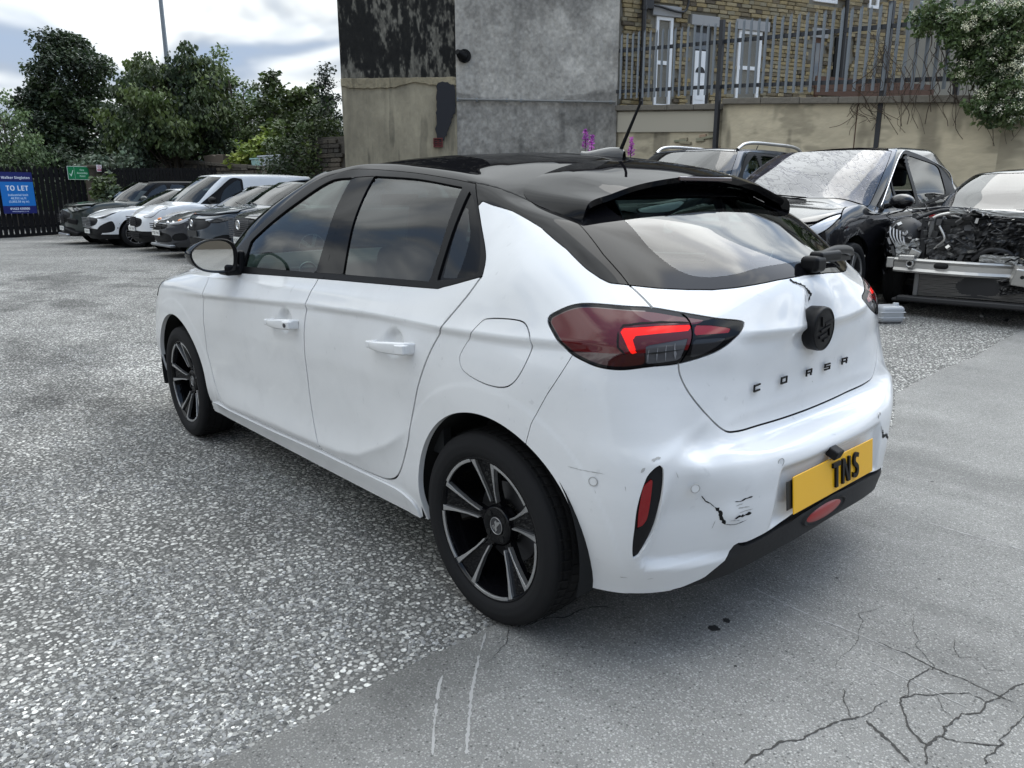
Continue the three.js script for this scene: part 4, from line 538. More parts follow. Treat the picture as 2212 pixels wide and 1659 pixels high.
{
  const far = spread(-900, 900, -46, 30, 1.0, 1.35), farz = spread(-900, 900, -46, 30, 1.0, 1.35);
  structure('ground', tinted(sheet(far, farz, -.012, 1.6), (x, z) => { const k = weather(x, z) * 1.0; return [k, k, k]; }), yardMat);
  structure('asphalt', tinted(sheet(range(-13, 1.7, .05), range(-9, 3.0, .05), 0, 1.6), (x, z) => { const k = weather(x, z); return [k, k, k * 1.0]; }), yardMat);
  // the newer surfacing laid behind x = 0.05, its ragged edge a few millimetres proud
  const edgeX = z => .05 + .035 * (fbm(z * 3, 1, 3, 3) - .5) * 2 + .012 * (fbm(z * 22, 4, 3, 2) - .5) * 2 - .30 * sstep(-2.0, -3.0, z) - .02 * z * 0;
  const xs = spread(0, 30, 0, 1.6, .04, 1.3), zs = spread(-8, 14, -1.6, 2.4, .04, 1.25), g = sheet(xs, zs, 0.008, 1.2), p = g.attributes.position, uv = g.attributes.uv;
  for (let i = 0; i < p.count; i++) { const z = p.getZ(i), x = p.getX(i), e = edgeX(z), q = x < 2 ? lerp(e, 2, x / 2) : x; p.setX(i, q); p.setY(i, groundY(q, z) + .008 - (x < .001 ? .008 : 0)); uv.setXY(i, q / 1.2, z / 1.2); }
  g.computeVertexNormals();
  const smooth = structure('asphalt_patch', tinted(g, (x, z) => { const k = 1 + .22 * (fbm(x * 1.1, z * 1.3, 12, 4) - .5) + .12 * (fbm(x * 6, z * 6, 16, 3) - .5) - .36 * sstep(.34, .06, x - .05 + .35 * (fbm(x * 3, z * 2, 5, 4) - .5)) * sstep(.85, 1.15, z) + .10 * sstep(.5, .7, fbm(x * 1.3, z * 16, 44, 4)) - .10 * sstep(.5, .68, fbm(x * 1.1, z * 9, 71, 4)) - .12 * sstep(.56, .7, fbm(x * 2.6, z * 2.6, 83, 5)); return [k * .94, k * .94, k * .94]; }), new THREE.MeshStandardMaterial({ map: fineTex.map, bumpMap: fineTex.bump, bumpScale: .003, roughness: .9, vertexColors: true }));
  // cracks: ragged seams filled with dark dirt
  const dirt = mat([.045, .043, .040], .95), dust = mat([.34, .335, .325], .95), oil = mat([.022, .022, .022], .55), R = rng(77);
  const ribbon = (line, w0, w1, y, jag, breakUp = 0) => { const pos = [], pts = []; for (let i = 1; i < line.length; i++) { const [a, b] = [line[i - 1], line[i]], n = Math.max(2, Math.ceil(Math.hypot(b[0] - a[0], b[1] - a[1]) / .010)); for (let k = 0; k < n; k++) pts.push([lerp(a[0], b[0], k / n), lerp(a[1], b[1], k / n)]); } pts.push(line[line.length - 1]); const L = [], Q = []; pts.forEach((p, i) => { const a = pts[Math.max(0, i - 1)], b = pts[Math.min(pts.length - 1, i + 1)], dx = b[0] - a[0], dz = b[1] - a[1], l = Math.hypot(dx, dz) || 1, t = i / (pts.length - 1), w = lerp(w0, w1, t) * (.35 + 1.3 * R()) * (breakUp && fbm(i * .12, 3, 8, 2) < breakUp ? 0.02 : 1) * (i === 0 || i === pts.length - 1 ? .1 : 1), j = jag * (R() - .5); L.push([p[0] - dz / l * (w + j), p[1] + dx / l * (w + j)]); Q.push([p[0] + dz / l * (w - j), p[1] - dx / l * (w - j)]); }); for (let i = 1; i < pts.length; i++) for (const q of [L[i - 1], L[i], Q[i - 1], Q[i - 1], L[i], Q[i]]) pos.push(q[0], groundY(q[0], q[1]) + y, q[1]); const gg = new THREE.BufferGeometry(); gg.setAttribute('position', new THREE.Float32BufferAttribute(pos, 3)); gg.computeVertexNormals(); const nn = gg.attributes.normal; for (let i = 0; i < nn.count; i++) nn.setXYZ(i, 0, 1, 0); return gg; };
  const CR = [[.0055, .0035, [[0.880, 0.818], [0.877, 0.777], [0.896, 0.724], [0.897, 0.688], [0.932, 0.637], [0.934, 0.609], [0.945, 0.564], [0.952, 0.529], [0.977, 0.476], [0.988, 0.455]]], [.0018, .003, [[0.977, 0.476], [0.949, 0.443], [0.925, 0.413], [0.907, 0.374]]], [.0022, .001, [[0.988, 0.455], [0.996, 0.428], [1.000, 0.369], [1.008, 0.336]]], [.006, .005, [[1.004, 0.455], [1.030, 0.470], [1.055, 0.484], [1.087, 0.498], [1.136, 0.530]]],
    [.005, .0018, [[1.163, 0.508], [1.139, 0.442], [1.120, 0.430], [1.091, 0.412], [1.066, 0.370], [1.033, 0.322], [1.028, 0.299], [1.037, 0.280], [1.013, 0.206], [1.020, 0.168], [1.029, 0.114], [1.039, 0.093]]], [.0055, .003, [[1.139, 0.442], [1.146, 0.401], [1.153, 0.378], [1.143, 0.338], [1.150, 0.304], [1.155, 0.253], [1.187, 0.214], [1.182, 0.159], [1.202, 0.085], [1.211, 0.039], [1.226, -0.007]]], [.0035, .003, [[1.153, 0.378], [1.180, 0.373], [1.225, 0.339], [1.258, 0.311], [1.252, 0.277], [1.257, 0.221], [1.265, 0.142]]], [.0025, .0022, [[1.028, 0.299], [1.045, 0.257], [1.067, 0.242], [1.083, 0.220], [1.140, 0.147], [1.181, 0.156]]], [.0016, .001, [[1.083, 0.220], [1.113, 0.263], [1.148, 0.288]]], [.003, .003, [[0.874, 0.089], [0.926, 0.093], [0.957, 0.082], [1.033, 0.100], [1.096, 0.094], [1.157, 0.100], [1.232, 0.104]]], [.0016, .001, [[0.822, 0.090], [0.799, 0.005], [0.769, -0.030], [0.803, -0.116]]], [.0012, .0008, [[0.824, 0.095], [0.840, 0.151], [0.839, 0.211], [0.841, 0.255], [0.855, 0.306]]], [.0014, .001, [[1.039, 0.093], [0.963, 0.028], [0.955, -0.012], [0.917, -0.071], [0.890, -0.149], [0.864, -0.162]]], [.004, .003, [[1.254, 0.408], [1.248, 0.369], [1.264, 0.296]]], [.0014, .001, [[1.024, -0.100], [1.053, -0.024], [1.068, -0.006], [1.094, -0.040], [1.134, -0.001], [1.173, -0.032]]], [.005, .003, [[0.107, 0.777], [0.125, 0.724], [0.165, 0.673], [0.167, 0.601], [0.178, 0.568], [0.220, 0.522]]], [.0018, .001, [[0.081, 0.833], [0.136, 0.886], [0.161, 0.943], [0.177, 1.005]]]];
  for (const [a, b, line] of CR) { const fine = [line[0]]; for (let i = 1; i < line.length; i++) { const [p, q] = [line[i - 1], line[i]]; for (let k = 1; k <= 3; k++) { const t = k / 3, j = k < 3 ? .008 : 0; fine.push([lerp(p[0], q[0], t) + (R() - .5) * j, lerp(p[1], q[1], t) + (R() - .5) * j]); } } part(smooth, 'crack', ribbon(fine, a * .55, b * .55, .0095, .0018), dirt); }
  for (const [w, br, line] of [[.0028, .38, [[.46, .075], [.509, .079], [.630, .094], [.733, .091], [.822, .090], [.95, .094]]], [.0035, .3, [[.66, -.914], [.691, -.914], [.786, -.909], [.889, -.918], [1.3, -.904]]], [.0045, .52, [[0.056, 0.899], [0.130, 0.989], [0.249, 1.116], [0.408, 1.261], [0.463, 1.307]]], [.0035, .5, [[.14, 1.13], [0.164, 1.159], [0.284, 1.264], [0.371, 1.333]]], [.002, .45, [[.90, .20], [1.02, .208], [1.16, .216]]]]) part(smooth, 'scratch', ribbon(line, w, w * .8, .0092, .003, br), dust);
  for (const [x, z, r] of [[.512, .379, .016], [.514, .314, .0125], [.40, .62, .004], [.66, .5, .004], [.72, .33, .003], [.62, -.2, .005], [.86, -.45, .006], [.50, -1.4, .008]]) { const s = new THREE.Shape(), n = 26; for (let i = 0; i < n; i++) { const a = i / n * 6.283, q = r * (.75 + .5 * R()); s[i ? 'lineTo' : 'moveTo'](q * Math.cos(a), q * Math.sin(a)); } part(smooth, 'oil_spot', place(new THREE.ShapeGeometry(s), x, groundY(x, z) + .0094, z, -Math.PI / 2), oil); }
  // loose and half-buried chippings of the old surface
  const chip = new THREE.IcosahedronGeometry(1, 0), cp = chip.attributes.position; for (let i = 0; i < cp.count; i++) { const q = .72 + .5 * hash3(Math.round(cp.getX(i) * 50), Math.round(cp.getY(i) * 50), Math.round(cp.getZ(i) * 50)); cp.setXYZ(i, cp.getX(i) * q, cp.getY(i) * q, cp.getZ(i) * q); } chip.computeVertexNormals();
  const N = 70000, inst = new THREE.InstancedMesh(chip, new THREE.MeshStandardMaterial({ color: 0xffffff, roughness: .85 }), N), mt = new THREE.Matrix4(), q4 = new THREE.Quaternion(), col = new THREE.Color(), rr = rng(4242); let n = 0;
  while (n < N) {
    const t = Math.pow(rr(), 1.35), D = .75 + 5.6 * t, px = lerp(-500, 1250, rr()), fx = (px - 1106) / 1630 * D, x = 1.6193 + FW[0] * D + RT[0] * fx, z = 2.207 + FW[1] * D + RT[1] * fx;
    if (x > edgeX(z) - .004 || z < -.85) continue; const bare = fbm(x * 2.2, z * 2.4, 51, 3); if (rr() < (bare - .34) * 3.2) continue;
    const s = (.0024 + .0070 * Math.pow(rr(), 3.0)), k = Math.pow(rr(), 1.2); q4.setFromEuler(new THREE.Euler((rr() - .5) * .9, rr() * 6, (rr() - .5) * .9));
    mt.compose(new THREE.Vector3(x, groundY(x, z) - s * .16, z), new THREE.Quaternion().setFromAxisAngle(new THREE.Vector3(0, 1, 0), rr() * 6.28).multiply(q4), new THREE.Vector3(s * (1 + .5 * rr()), s * (.32 + .3 * rr()), s * (.7 + .6 * rr()))); inst.setMatrixAt(n, mt);
    const c = rr() < .06 ? .50 : lerp(.09, .36, k); col.setRGB(c, c * .995, c * (.93 + .06 * rr())); inst.setColorAt(n, col); n++;
  }
  inst.name = 'stone_chippings'; inst.castShadow = inst.receiveShadow = true; inst.userData = { label: 'pale stone chippings bedded in the worn old asphalt', category: 'chippings', kind: 'stuff' }; scene.add(inst);
}
// ---------------------------------------------------------------- walls and buildings behind the yard
const CF = (X, D) => [1.6193 + FW[0] * D + RT[0] * X, 2.207 + FW[1] * D + RT[1] * X]; // X to the right, D ahead
class Wall { // an upright plane from (X0, D0) along a heading; t metres along, y up, n towards the camera
  constructor(X0, D0, deg) { this.X0 = X0; this.D0 = D0; this.c = Math.cos(deg * Math.PI / 180); this.s = Math.sin(deg * Math.PI / 180); const [x, z] = CF(X0, D0), [x1, z1] = CF(X0 + this.c, D0 + this.s); this.m = new THREE.Matrix4(); const X = new THREE.Vector3(x1 - x, 0, z1 - z), Y = new THREE.Vector3(0, 1, 0), Z = X.clone().cross(Y); this.m.makeBasis(X, Y, Z).setPosition(x, 0, z); this.frame = this.m; }
  hit(px, py) { const a = (px - 1106) / 1630.3, b = -(py - 829.5) / 1630.3, cp = Math.cos(.2448), sp = Math.sin(.2448), fw = cp + b * sp, up = -sp + b * cp, q = a / fw, t = (q * this.D0 - this.X0) / (this.c - q * this.s), D = this.D0 + t * this.s; return [t, 1.2873 + up * D / fw]; }
  put(o) { o.applyMatrix4(this.frame); return o; }
}
// stained render: pale ground, soot and runs
function renderTex(w, h, fn) { return dataTex(w, h, fn, true); }
const greyTex = renderTex(1280, 1280, (u, v) => { const n = fbm(u * 7, v * 7, 1, 5), m = fbm(u * 26, v * 22, 4, 4), f = fbm(u * 150, v * 120, 6, 3), st = fbm(u * 36, v * 4, 9, 4), rag = fbm(u * 14, v * 14, 60, 5), lowLayer = sstep(.405 + .05 * (rag - .5), .398 + .05 * (rag - .5), v + .02 * Math.sin(u * 9)); let c = .64 + .17 * (n - .5) + .17 * (m - .5) + .17 * (f - .5); c -= .055 * lowLayer + .10 * lowLayer * sstep(.42, .7, fbm(u * 9, v * 9, 66, 5)); c -= .09 * sstep(.52, .74, st) * (.4 + lowLayer * .6); c -= .13 * sstep(.52, .68, fbm(u * 8 + 2, v * 7, 14, 5)) * sstep(.5, .62, v) * sstep(.72, .6, v); c += .05 * sstep(.6, .72, fbm(u * 20, v * 20, 77, 4)); return [c * 1.025, c * 1.0, c * .955]; });
const greyBump = dataTex(768, 768, (u, v) => .5 + .55 * (fbm(u * 24, v * 20, 4, 5, 24, 20) - .5) + .4 * (fbm(u * 8, v * 7, 9, 4, 8, 7) - .5) + .35 * (fbm(u * 90, v * 70, 19, 3, 90, 70) - .5));
const sootTex = renderTex(640, 640, (u, v) => { const run = fbm(u * 34, v * 5, 3, 5), n = fbm(u * 8, v * 7, 7, 5), f = fbm(u * 60, v * 28, 17, 3); const g2 = fbm(u * 110, v * 45, 29, 3), k = run * .34 + n * .30 + f * .22 + g2 * .14 - .03 * sstep(.5, .85, v); const c = lerp(.10, .50, sstep(.47, .60, k) * (.45 + .55 * g2)) + .08 * (f - .5) + .05 * (g2 - .5); return [c, c * .97, c * .885]; });
const beigeTex = renderTex(640, 512, (u, v) => { const run = fbm(u * 24, v * 3.5, 13, 4), n = fbm(u * 6, v * 6, 17, 5), f = fbm(u * 50, v * 40, 27, 3); let c = .57 + .20 * (n - .5) + .14 * (run - .5) + .06 * (f - .5) - .12 * sstep(.58, .74, run); return [c * 1.06, c * 1.0, c * .86]; });
const creamTex = renderTex(1024, 512, (u, v) => { const run = fbm(u * 20, v * 2.5, 23, 4), n = fbm(u * 7, v * 5, 37, 5), f = fbm(u * 60, v * 40, 47, 3); let c = .75 + .14 * (n - .5) + .08 * (f - .5) - .20 * sstep(.56, .72, run) * sstep(.2, .9, v + .4 * n) - .12 * sstep(.60, .72, fbm(u * 12, v * 12, 57, 4)); return [c, c * .945, c * .82]; });
const M2 = { grey: mat([1, 1, 1], .95, { map: greyTex, bumpMap: greyBump, bumpScale: .07 }), soot: mat([1, 1, 1], .95, { map: sootTex, bumpMap: greyBump, bumpScale: .02 }), beige: mat([1, 1, 1], .95, { map: beigeTex, bumpMap: greyBump, bumpScale: .02 }), cream: mat([1, 1, 1], .95, { map: creamTex, bumpMap: greyBump, bumpScale: .02 }), bitumen: mat([.018, .019, .024], .8), pale: mat([.42, .39, .32], .95), stone: mat([.17, .155, .13], .95, { bumpMap: greyBump, bumpScale: .02 }), lintel: mat([.33, .33, .33], .9), pvc: mat([.80, .81, .82], .35), blind: mat([.60, .60, .59], .8), mortar: mat([.22, .205, .17], .95), pipe: mat([.012, .012, .014], .4), galv: mat([.22, .245, .27], .55, { metalness: .4 }), rail: mat([.035, .037, .042], .6, { metalness: .3 }), slate: mat([.07, .072, .08], .8), wood: mat([.09, .045, .028], .8), winGlass: mat([.10, .11, .12], .03, { clearcoat: 1 }) };
const uvFit = (g, x0, x1, y0, y1) => { const p = g.attributes.position, uv = g.attributes.uv; for (let i = 0; i < p.count; i++) uv.setXY(i, (p.getX(i) - x0) / (x1 - x0), (p.getY(i) - y0) / (y1 - y0)); return g; };
const main = new Wall(-4.30, 19.6, 0);
{
  const [tR] = main.hit(1338, 110), [tM] = main.hit(986, 110), [tL0] = main.hit(729, 5), yl = main.hit(860, 172)[1], H = 9.2;
  const b = thing('rendered_building', 'tall grey rendered gable with soot-black upper left, behind the white car', 'building');
  const grey = box(tR - tM, H, 7, (tM + tR) / 2, H / 2, -3.5); part(b, 'wall', main.put(uvFit(grey, tM, tM + 9.4, 0, 9.4)), M2.grey);
  part(b, 'sooty_wall', main.put(uvFit(box(tM - tL0 - .003, H - yl, 7, (tM + tL0) / 2 - .002, (H + yl) / 2, -3.56), tL0, tL0 + 4.6, yl, yl + 4.6)), M2.soot, 'soot-blackened upper wall');
  // beige lower render with its ragged black stripe, slightly proud
  const R = rng(9), P = (px, py) => main.hit(px, py); const top = []; for (let i = 0; i <= 30; i++) top.push([lerp(tL0, tM - .004, i / 30), yl - .10 + .05 * i / 30 + (R() - .5) * .04 - .30 * sstep(.35, .15, Math.abs(i / 30 - .28)) * .35 - .08 * sstep(.6, .9, i / 30)]);
  part(b, 'lower_wall', main.put(uvFit(extrude([[tL0, 0], [tM - .004, 0], ...top.slice().reverse()], 6.9), tL0, tL0 + 3.6, 0, 5).translate(0, 0, -6.92)), M2.beige, 'beige streaked lower render');
  part(b, 'render_ledge', main.put(uvFit(extrude([...top, ...top.slice().reverse().map(([x, y], i) => [x, yl + .03 + .035 * (1 - i / 30) + (R() - .5) * .02])], .10, .01).translate(0, 0, -.09), tL0, tL0 + 3.6, 0, 5)), mat([1, .97, .9], .95, { map: beigeTex, bumpMap: greyBump, bumpScale: .05 }));
  const st = [[945, 180], [962, 176], [985, 186], [985, 238], [976, 262], [968, 290], [958, 306], [944, 300], [943, 250], [946, 214]].map(q => P(...q)), st2 = []; for (let i = 0; i < st.length; i++) { const a = st[i], c = st[(i + 1) % st.length]; for (let k = 0; k < 5; k++) st2.push([lerp(a[0], c[0], k / 5) + (R() - .5) * .05, lerp(a[1], c[1], k / 5) + (R() - .5) * .05]); }
  part(b, 'bitumen_patch', main.put(extrude(st2, .03, .005).translate(0, 0, .0)), M2.bitumen, 'bare strip painted with black bitumen');
  const pr = thing('pipe_run', 'thin grey pipe running level across the grey rendered wall', 'pipe'); const [pt0, py0] = P(991, 215), [pt1, py1] = P(1330, 222);
  part(pr, 'pipe', main.put(rod([pt0, py0, .06], [pt1, py1, .06], .026)), mat([.20, .20, .19], .6)); for (let i = 0; i < 6; i++) { const t = [.0, .12, .31, .40, .66, .97][i]; part(pr, 'pipe_clip', main.put(rbox(.05, .08, .07, .01, lerp(pt0, pt1, t), lerp(py0, py1, t), .04)), M2.galv); }
  const [vx, vy] = P(948, 308); const vent = thing('air_brick', 'small red air brick low in the black strip of wall', 'air brick'); part(vent, 'frame', main.put(extrude([[-.115, -.11], [.115, -.11], [.115, .11], [-.115, .11]], .03, .004, [[[-.09, -.085], [-.09, .085], [.09, .085], [.09, -.085]]]).translate(vx, vy, .02)), mat([.13, .026, .024], .85)); for (let i = 0; i < 3; i++) part(vent, 'slat', main.put(box(.19, .026, .02, vx, vy - .055 + i * .055, .025)), mat([.13, .026, .024], .85)); part(vent, 'slat', main.put(box(.026, .19, .022, vx, vy, .024)), mat([.13, .026, .024], .85)); part(vent, 'opening', main.put(box(.19, .19, .01, vx, vy, .012)), M.black);
  const [lx, ly] = P(1000, 121); const lampT = thing('wall_lamp', 'black round bulkhead fitting on the grey rendered wall', 'wall lamp'); part(lampT, 'backplate', main.put(cyl(.15, .16, .05, 24, lx + .06, ly, .04, Math.PI / 2)), M.satin); part(lampT, 'hood', main.put(cyl(.06, .13, .24, 20, lx - .04, ly + .02, .15, 1.2, 0, .5)), M.satin);
  part(b, 'parapet', main.put(box(tR - tL0 + .3, .25, 7.3, (tL0 + tR) / 2, H + .125, -3.5)), M2.stone);
}
// ---- stone terrace behind the palisade
const house = new Wall(2.66, 19.9, 24);
{
  const h = thing('stone_terrace', 'buff stone terraced house with white windows behind the palisade fence', 'house'), R = rng(31), L = 15, H0 = 2.6, H1 = 9.5;
  const op = []; const rect = (x0, y0, x1, y1, k) => { const a = house.hit(x0, y1), c = house.hit(x1, y0), a2 = house.hit(x0, y0), c2 = house.hit(x1, y1); op.push({ x0: a[0], x1: c[0], y0: Math.min(a[1], c2[1]), y1: (a2[1] + c[1]) / 2, k }); return op[op.length - 1]; };
  const W1 = rect(1412, 37, 1457, 232, 'w'), D1 = rect(1494, 58, 1540, 232, 'd'), W2 = rect(1588, 68, 1649, 225, 'w'), W3 = rect(1752, 84, 1776, 190, 'b'), W4 = rect(1797, 84, 1838, 185, 'k'), W5 = rect(1878, -60, 1908, 19, 'u'), W6 = rect(1760, -70, 1818, 4, 'u');
  part(h, 'wall', house.put(box(L, H1, 6, L / 2, H1 / 2, -3.04)), M2.mortar); part(h, 'roof', house.put(extrude([[-.2, 0], [6.4, 0], [3.1, 2.6]], L, 0).rotateY(Math.PI / 2).translate(0, H1, .2)), M2.slate);
  const cols = [[.42, .33, .18], [.34, .27, .155], [.48, .39, .235], [.25, .20, .125], [.37, .32, .215], [.16, .13, .09], [.44, .34, .175]].map(c => mat(c, .95, { bumpMap: greyBump, bumpScale: .03 }));
  const unit = []; for (let v = 0; v < 4; v++) { const g = new RoundedBoxGeometry(1, 1, 1, 1, .12); unit.push(g); }
  const list = [];
  for (let y = 3.1, r = 0; y < 7.4; y += .1, r++) for (let t = .02 + .1 * R(); t < 9.6;) { const w = .14 + .24 * R(), hh = .086; let cut = false; for (const o of op) { if (t + w > o.x0 - .02 && t < o.x1 + .02 && y + hh > o.y0 - .02 && y < o.y1 + (o.k === 'k' ? .0 : .27)) cut = true; } if (!cut) list.push([t + w / 2, y + hh / 2, w - .014, hh, Math.floor(R() * cols.length), (R() - .5) * .02]); t += w; }
  list.sort((a, b) => a[0] - b[0]); const near = list.filter(q => q[0] < 7 && q[1] < 6.7), pick = new Set(near.sort((a, b) => b[2] * b[3] / (18 + b[0] * .4) - a[2] * a[3] / (18 + a[0] * .4)).slice(0, 300));
  const rest = cols.map(() => []);
  for (const q of list) { const [t, y, w, hh, c, dz] = q; const mtx = new THREE.Matrix4().compose(new THREE.Vector3(t, y, -.02 + dz), new THREE.Quaternion().setFromEuler(new THREE.Euler(0, 0, (hash3(Math.round(t * 99), Math.round(y * 99), 1) - .5) * .02)), new THREE.Vector3(w, hh, .11)); if (pick.has(q)) { const o = part(h, 'stone', unit[0], cols[c]); o.applyMatrix4(house.frame.clone().multiply(mtx)); } else rest[c].push(place(new THREE.BoxGeometry(1, 1, 1)).applyMatrix4(mtx)); }
  rest.forEach((l, i) => { if (l.length) { const o = part(h, 'stones', house.put(merge(l)), cols[i]); o.userData.kind = 'stuff'; } });
  for (const o of op) {
    const w = o.x1 - o.x0, hh = o.y1 - o.y0, cx = (o.x0 + o.x1) / 2, cy = (o.y0 + o.y1) / 2; if (o.k !== 'k') part(h, 'lintel', house.put(rbox(w + .34, .24, .16, .01, cx + .02, o.y1 + .125, -.01)), M2.lintel);
    if (o.k === 'w' || o.k === 'u') { const f = part(h, 'window', house.put(extrude([[o.x0, o.y0], [o.x1, o.y0], [o.x1, o.y1], [o.x0, o.y1]], .07, .006, [[[o.x0 + .08, o.y0 + .08], [o.x0 + .08, o.y1 - .08], [o.x1 - .08, o.y1 - .08], [o.x1 - .08, o.y0 + .08]]]).translate(0, 0, -.06)), M2.pvc); part(f, 'transom', house.put(box(w - .1, .09, .06, cx, o.y0 + hh * .50, -.03)), M2.pvc); part(f, 'pane', house.put(box(w - .12, hh - .12, .01, cx, cy, -.045)), mat([.9, .9, .9], .0, { transmission: 1, thickness: 0, ior: 1.5 })); const nb = Math.ceil((hh - .16) / .16); for (let i = 0; i < nb; i++) if (i % 2 === 0) part(f, 'blind_stripe', house.put(box(w - .18, .085, .012, cx, o.y0 + .12 + i * .16, -.075)), M2.blind); part(f, 'blind', house.put(box(w - .16, hh - .16, .006, cx, cy, -.095)), mat([.36, .36, .36], .9)); }
    if (o.k === 'd') { part(h, 'door_recess', house.put(box(w, hh, .02, cx, cy, -.022)), M.black); const f = part(h, 'door', house.put(rbox(w * .72, hh * .70, .05, .01, cx - w * .08, o.y0 + hh * .35, .0)), M2.pvc); part(f, 'door_window', house.put(place(new THREE.CircleGeometry(.15, 20, 0, Math.PI), cx - w * .1, o.y0 + hh * .43, .028)), M.black); part(f, 'door_panel', house.put(rbox(w * .5, hh * .22, .02, .008, cx - w * .08, o.y0 + hh * .2, .025)), M2.pvc); part(f, 'fanlight', house.put(box(w * .72, hh * .2, .02, cx - w * .08, o.y0 + hh * .82, -.005)), M2.winGlass); }
    if (o.k === 'b') { const f = part(h, 'brown_door', house.put(box(w, hh, .05, cx, cy, -.01)), M2.wood); part(f, 'pane', house.put(box(w * .6, hh * .8, .02, cx, cy, .02)), M2.winGlass); }
    if (o.k === 'k') part(h, 'passage', house.put(box(w, hh, .06, cx, cy, 0)), M.black);
  }
  const pipeAt = (px) => { const t = house.hit(px, 100)[0]; const g = part(h, 'downpipe', house.put(rod([t, 2.8, .14], [t, 9.3, .14], .06, .06, 10)), M2.pipe); for (const y of [4.2, 5.7, 7.2]) part(g, 'bracket', house.put(cyl(.075, .075, .09, 12, t, y, .14)), M2.pipe); }; pipeAt(1384); pipeAt(1815);
  { const t0 = house.hit(1395, 5)[0], yb = house.hit(1400, 12)[1]; part(h, 'waste_pipe', house.put(merge([tube([[t0, yb, .12], [t0 + .3, yb - .02, .12], [t0 + 1.1, yb - .08, .12], [t0 + 1.2, yb + .1, .12], [t0 + 1.2, yb + .5, .12]], .03, 24, 6), rbox(.28, .34, .16, .02, t0 + .02, yb + .05, .1)])), M2.pipe); }
  const bn = thing('timber_planter', 'long brown timber planter behind the palisade foot', 'planter'); const a = house.hit(1708, 200), c = house.hit(1960, 200); for (let i = 0; i < 3; i++) part(bn, 'board', house.put(box(c[0] - a[0], .15, .04, (a[0] + c[0]) / 2, a[1] - .1 + i * .16, .9)), M2.wood); for (const t of [.02, .5, .98]) part(bn, 'post', house.put(box(.08, .62, .08, lerp(a[0], c[0], t), a[1] - .05, .86)), M2.wood);
}
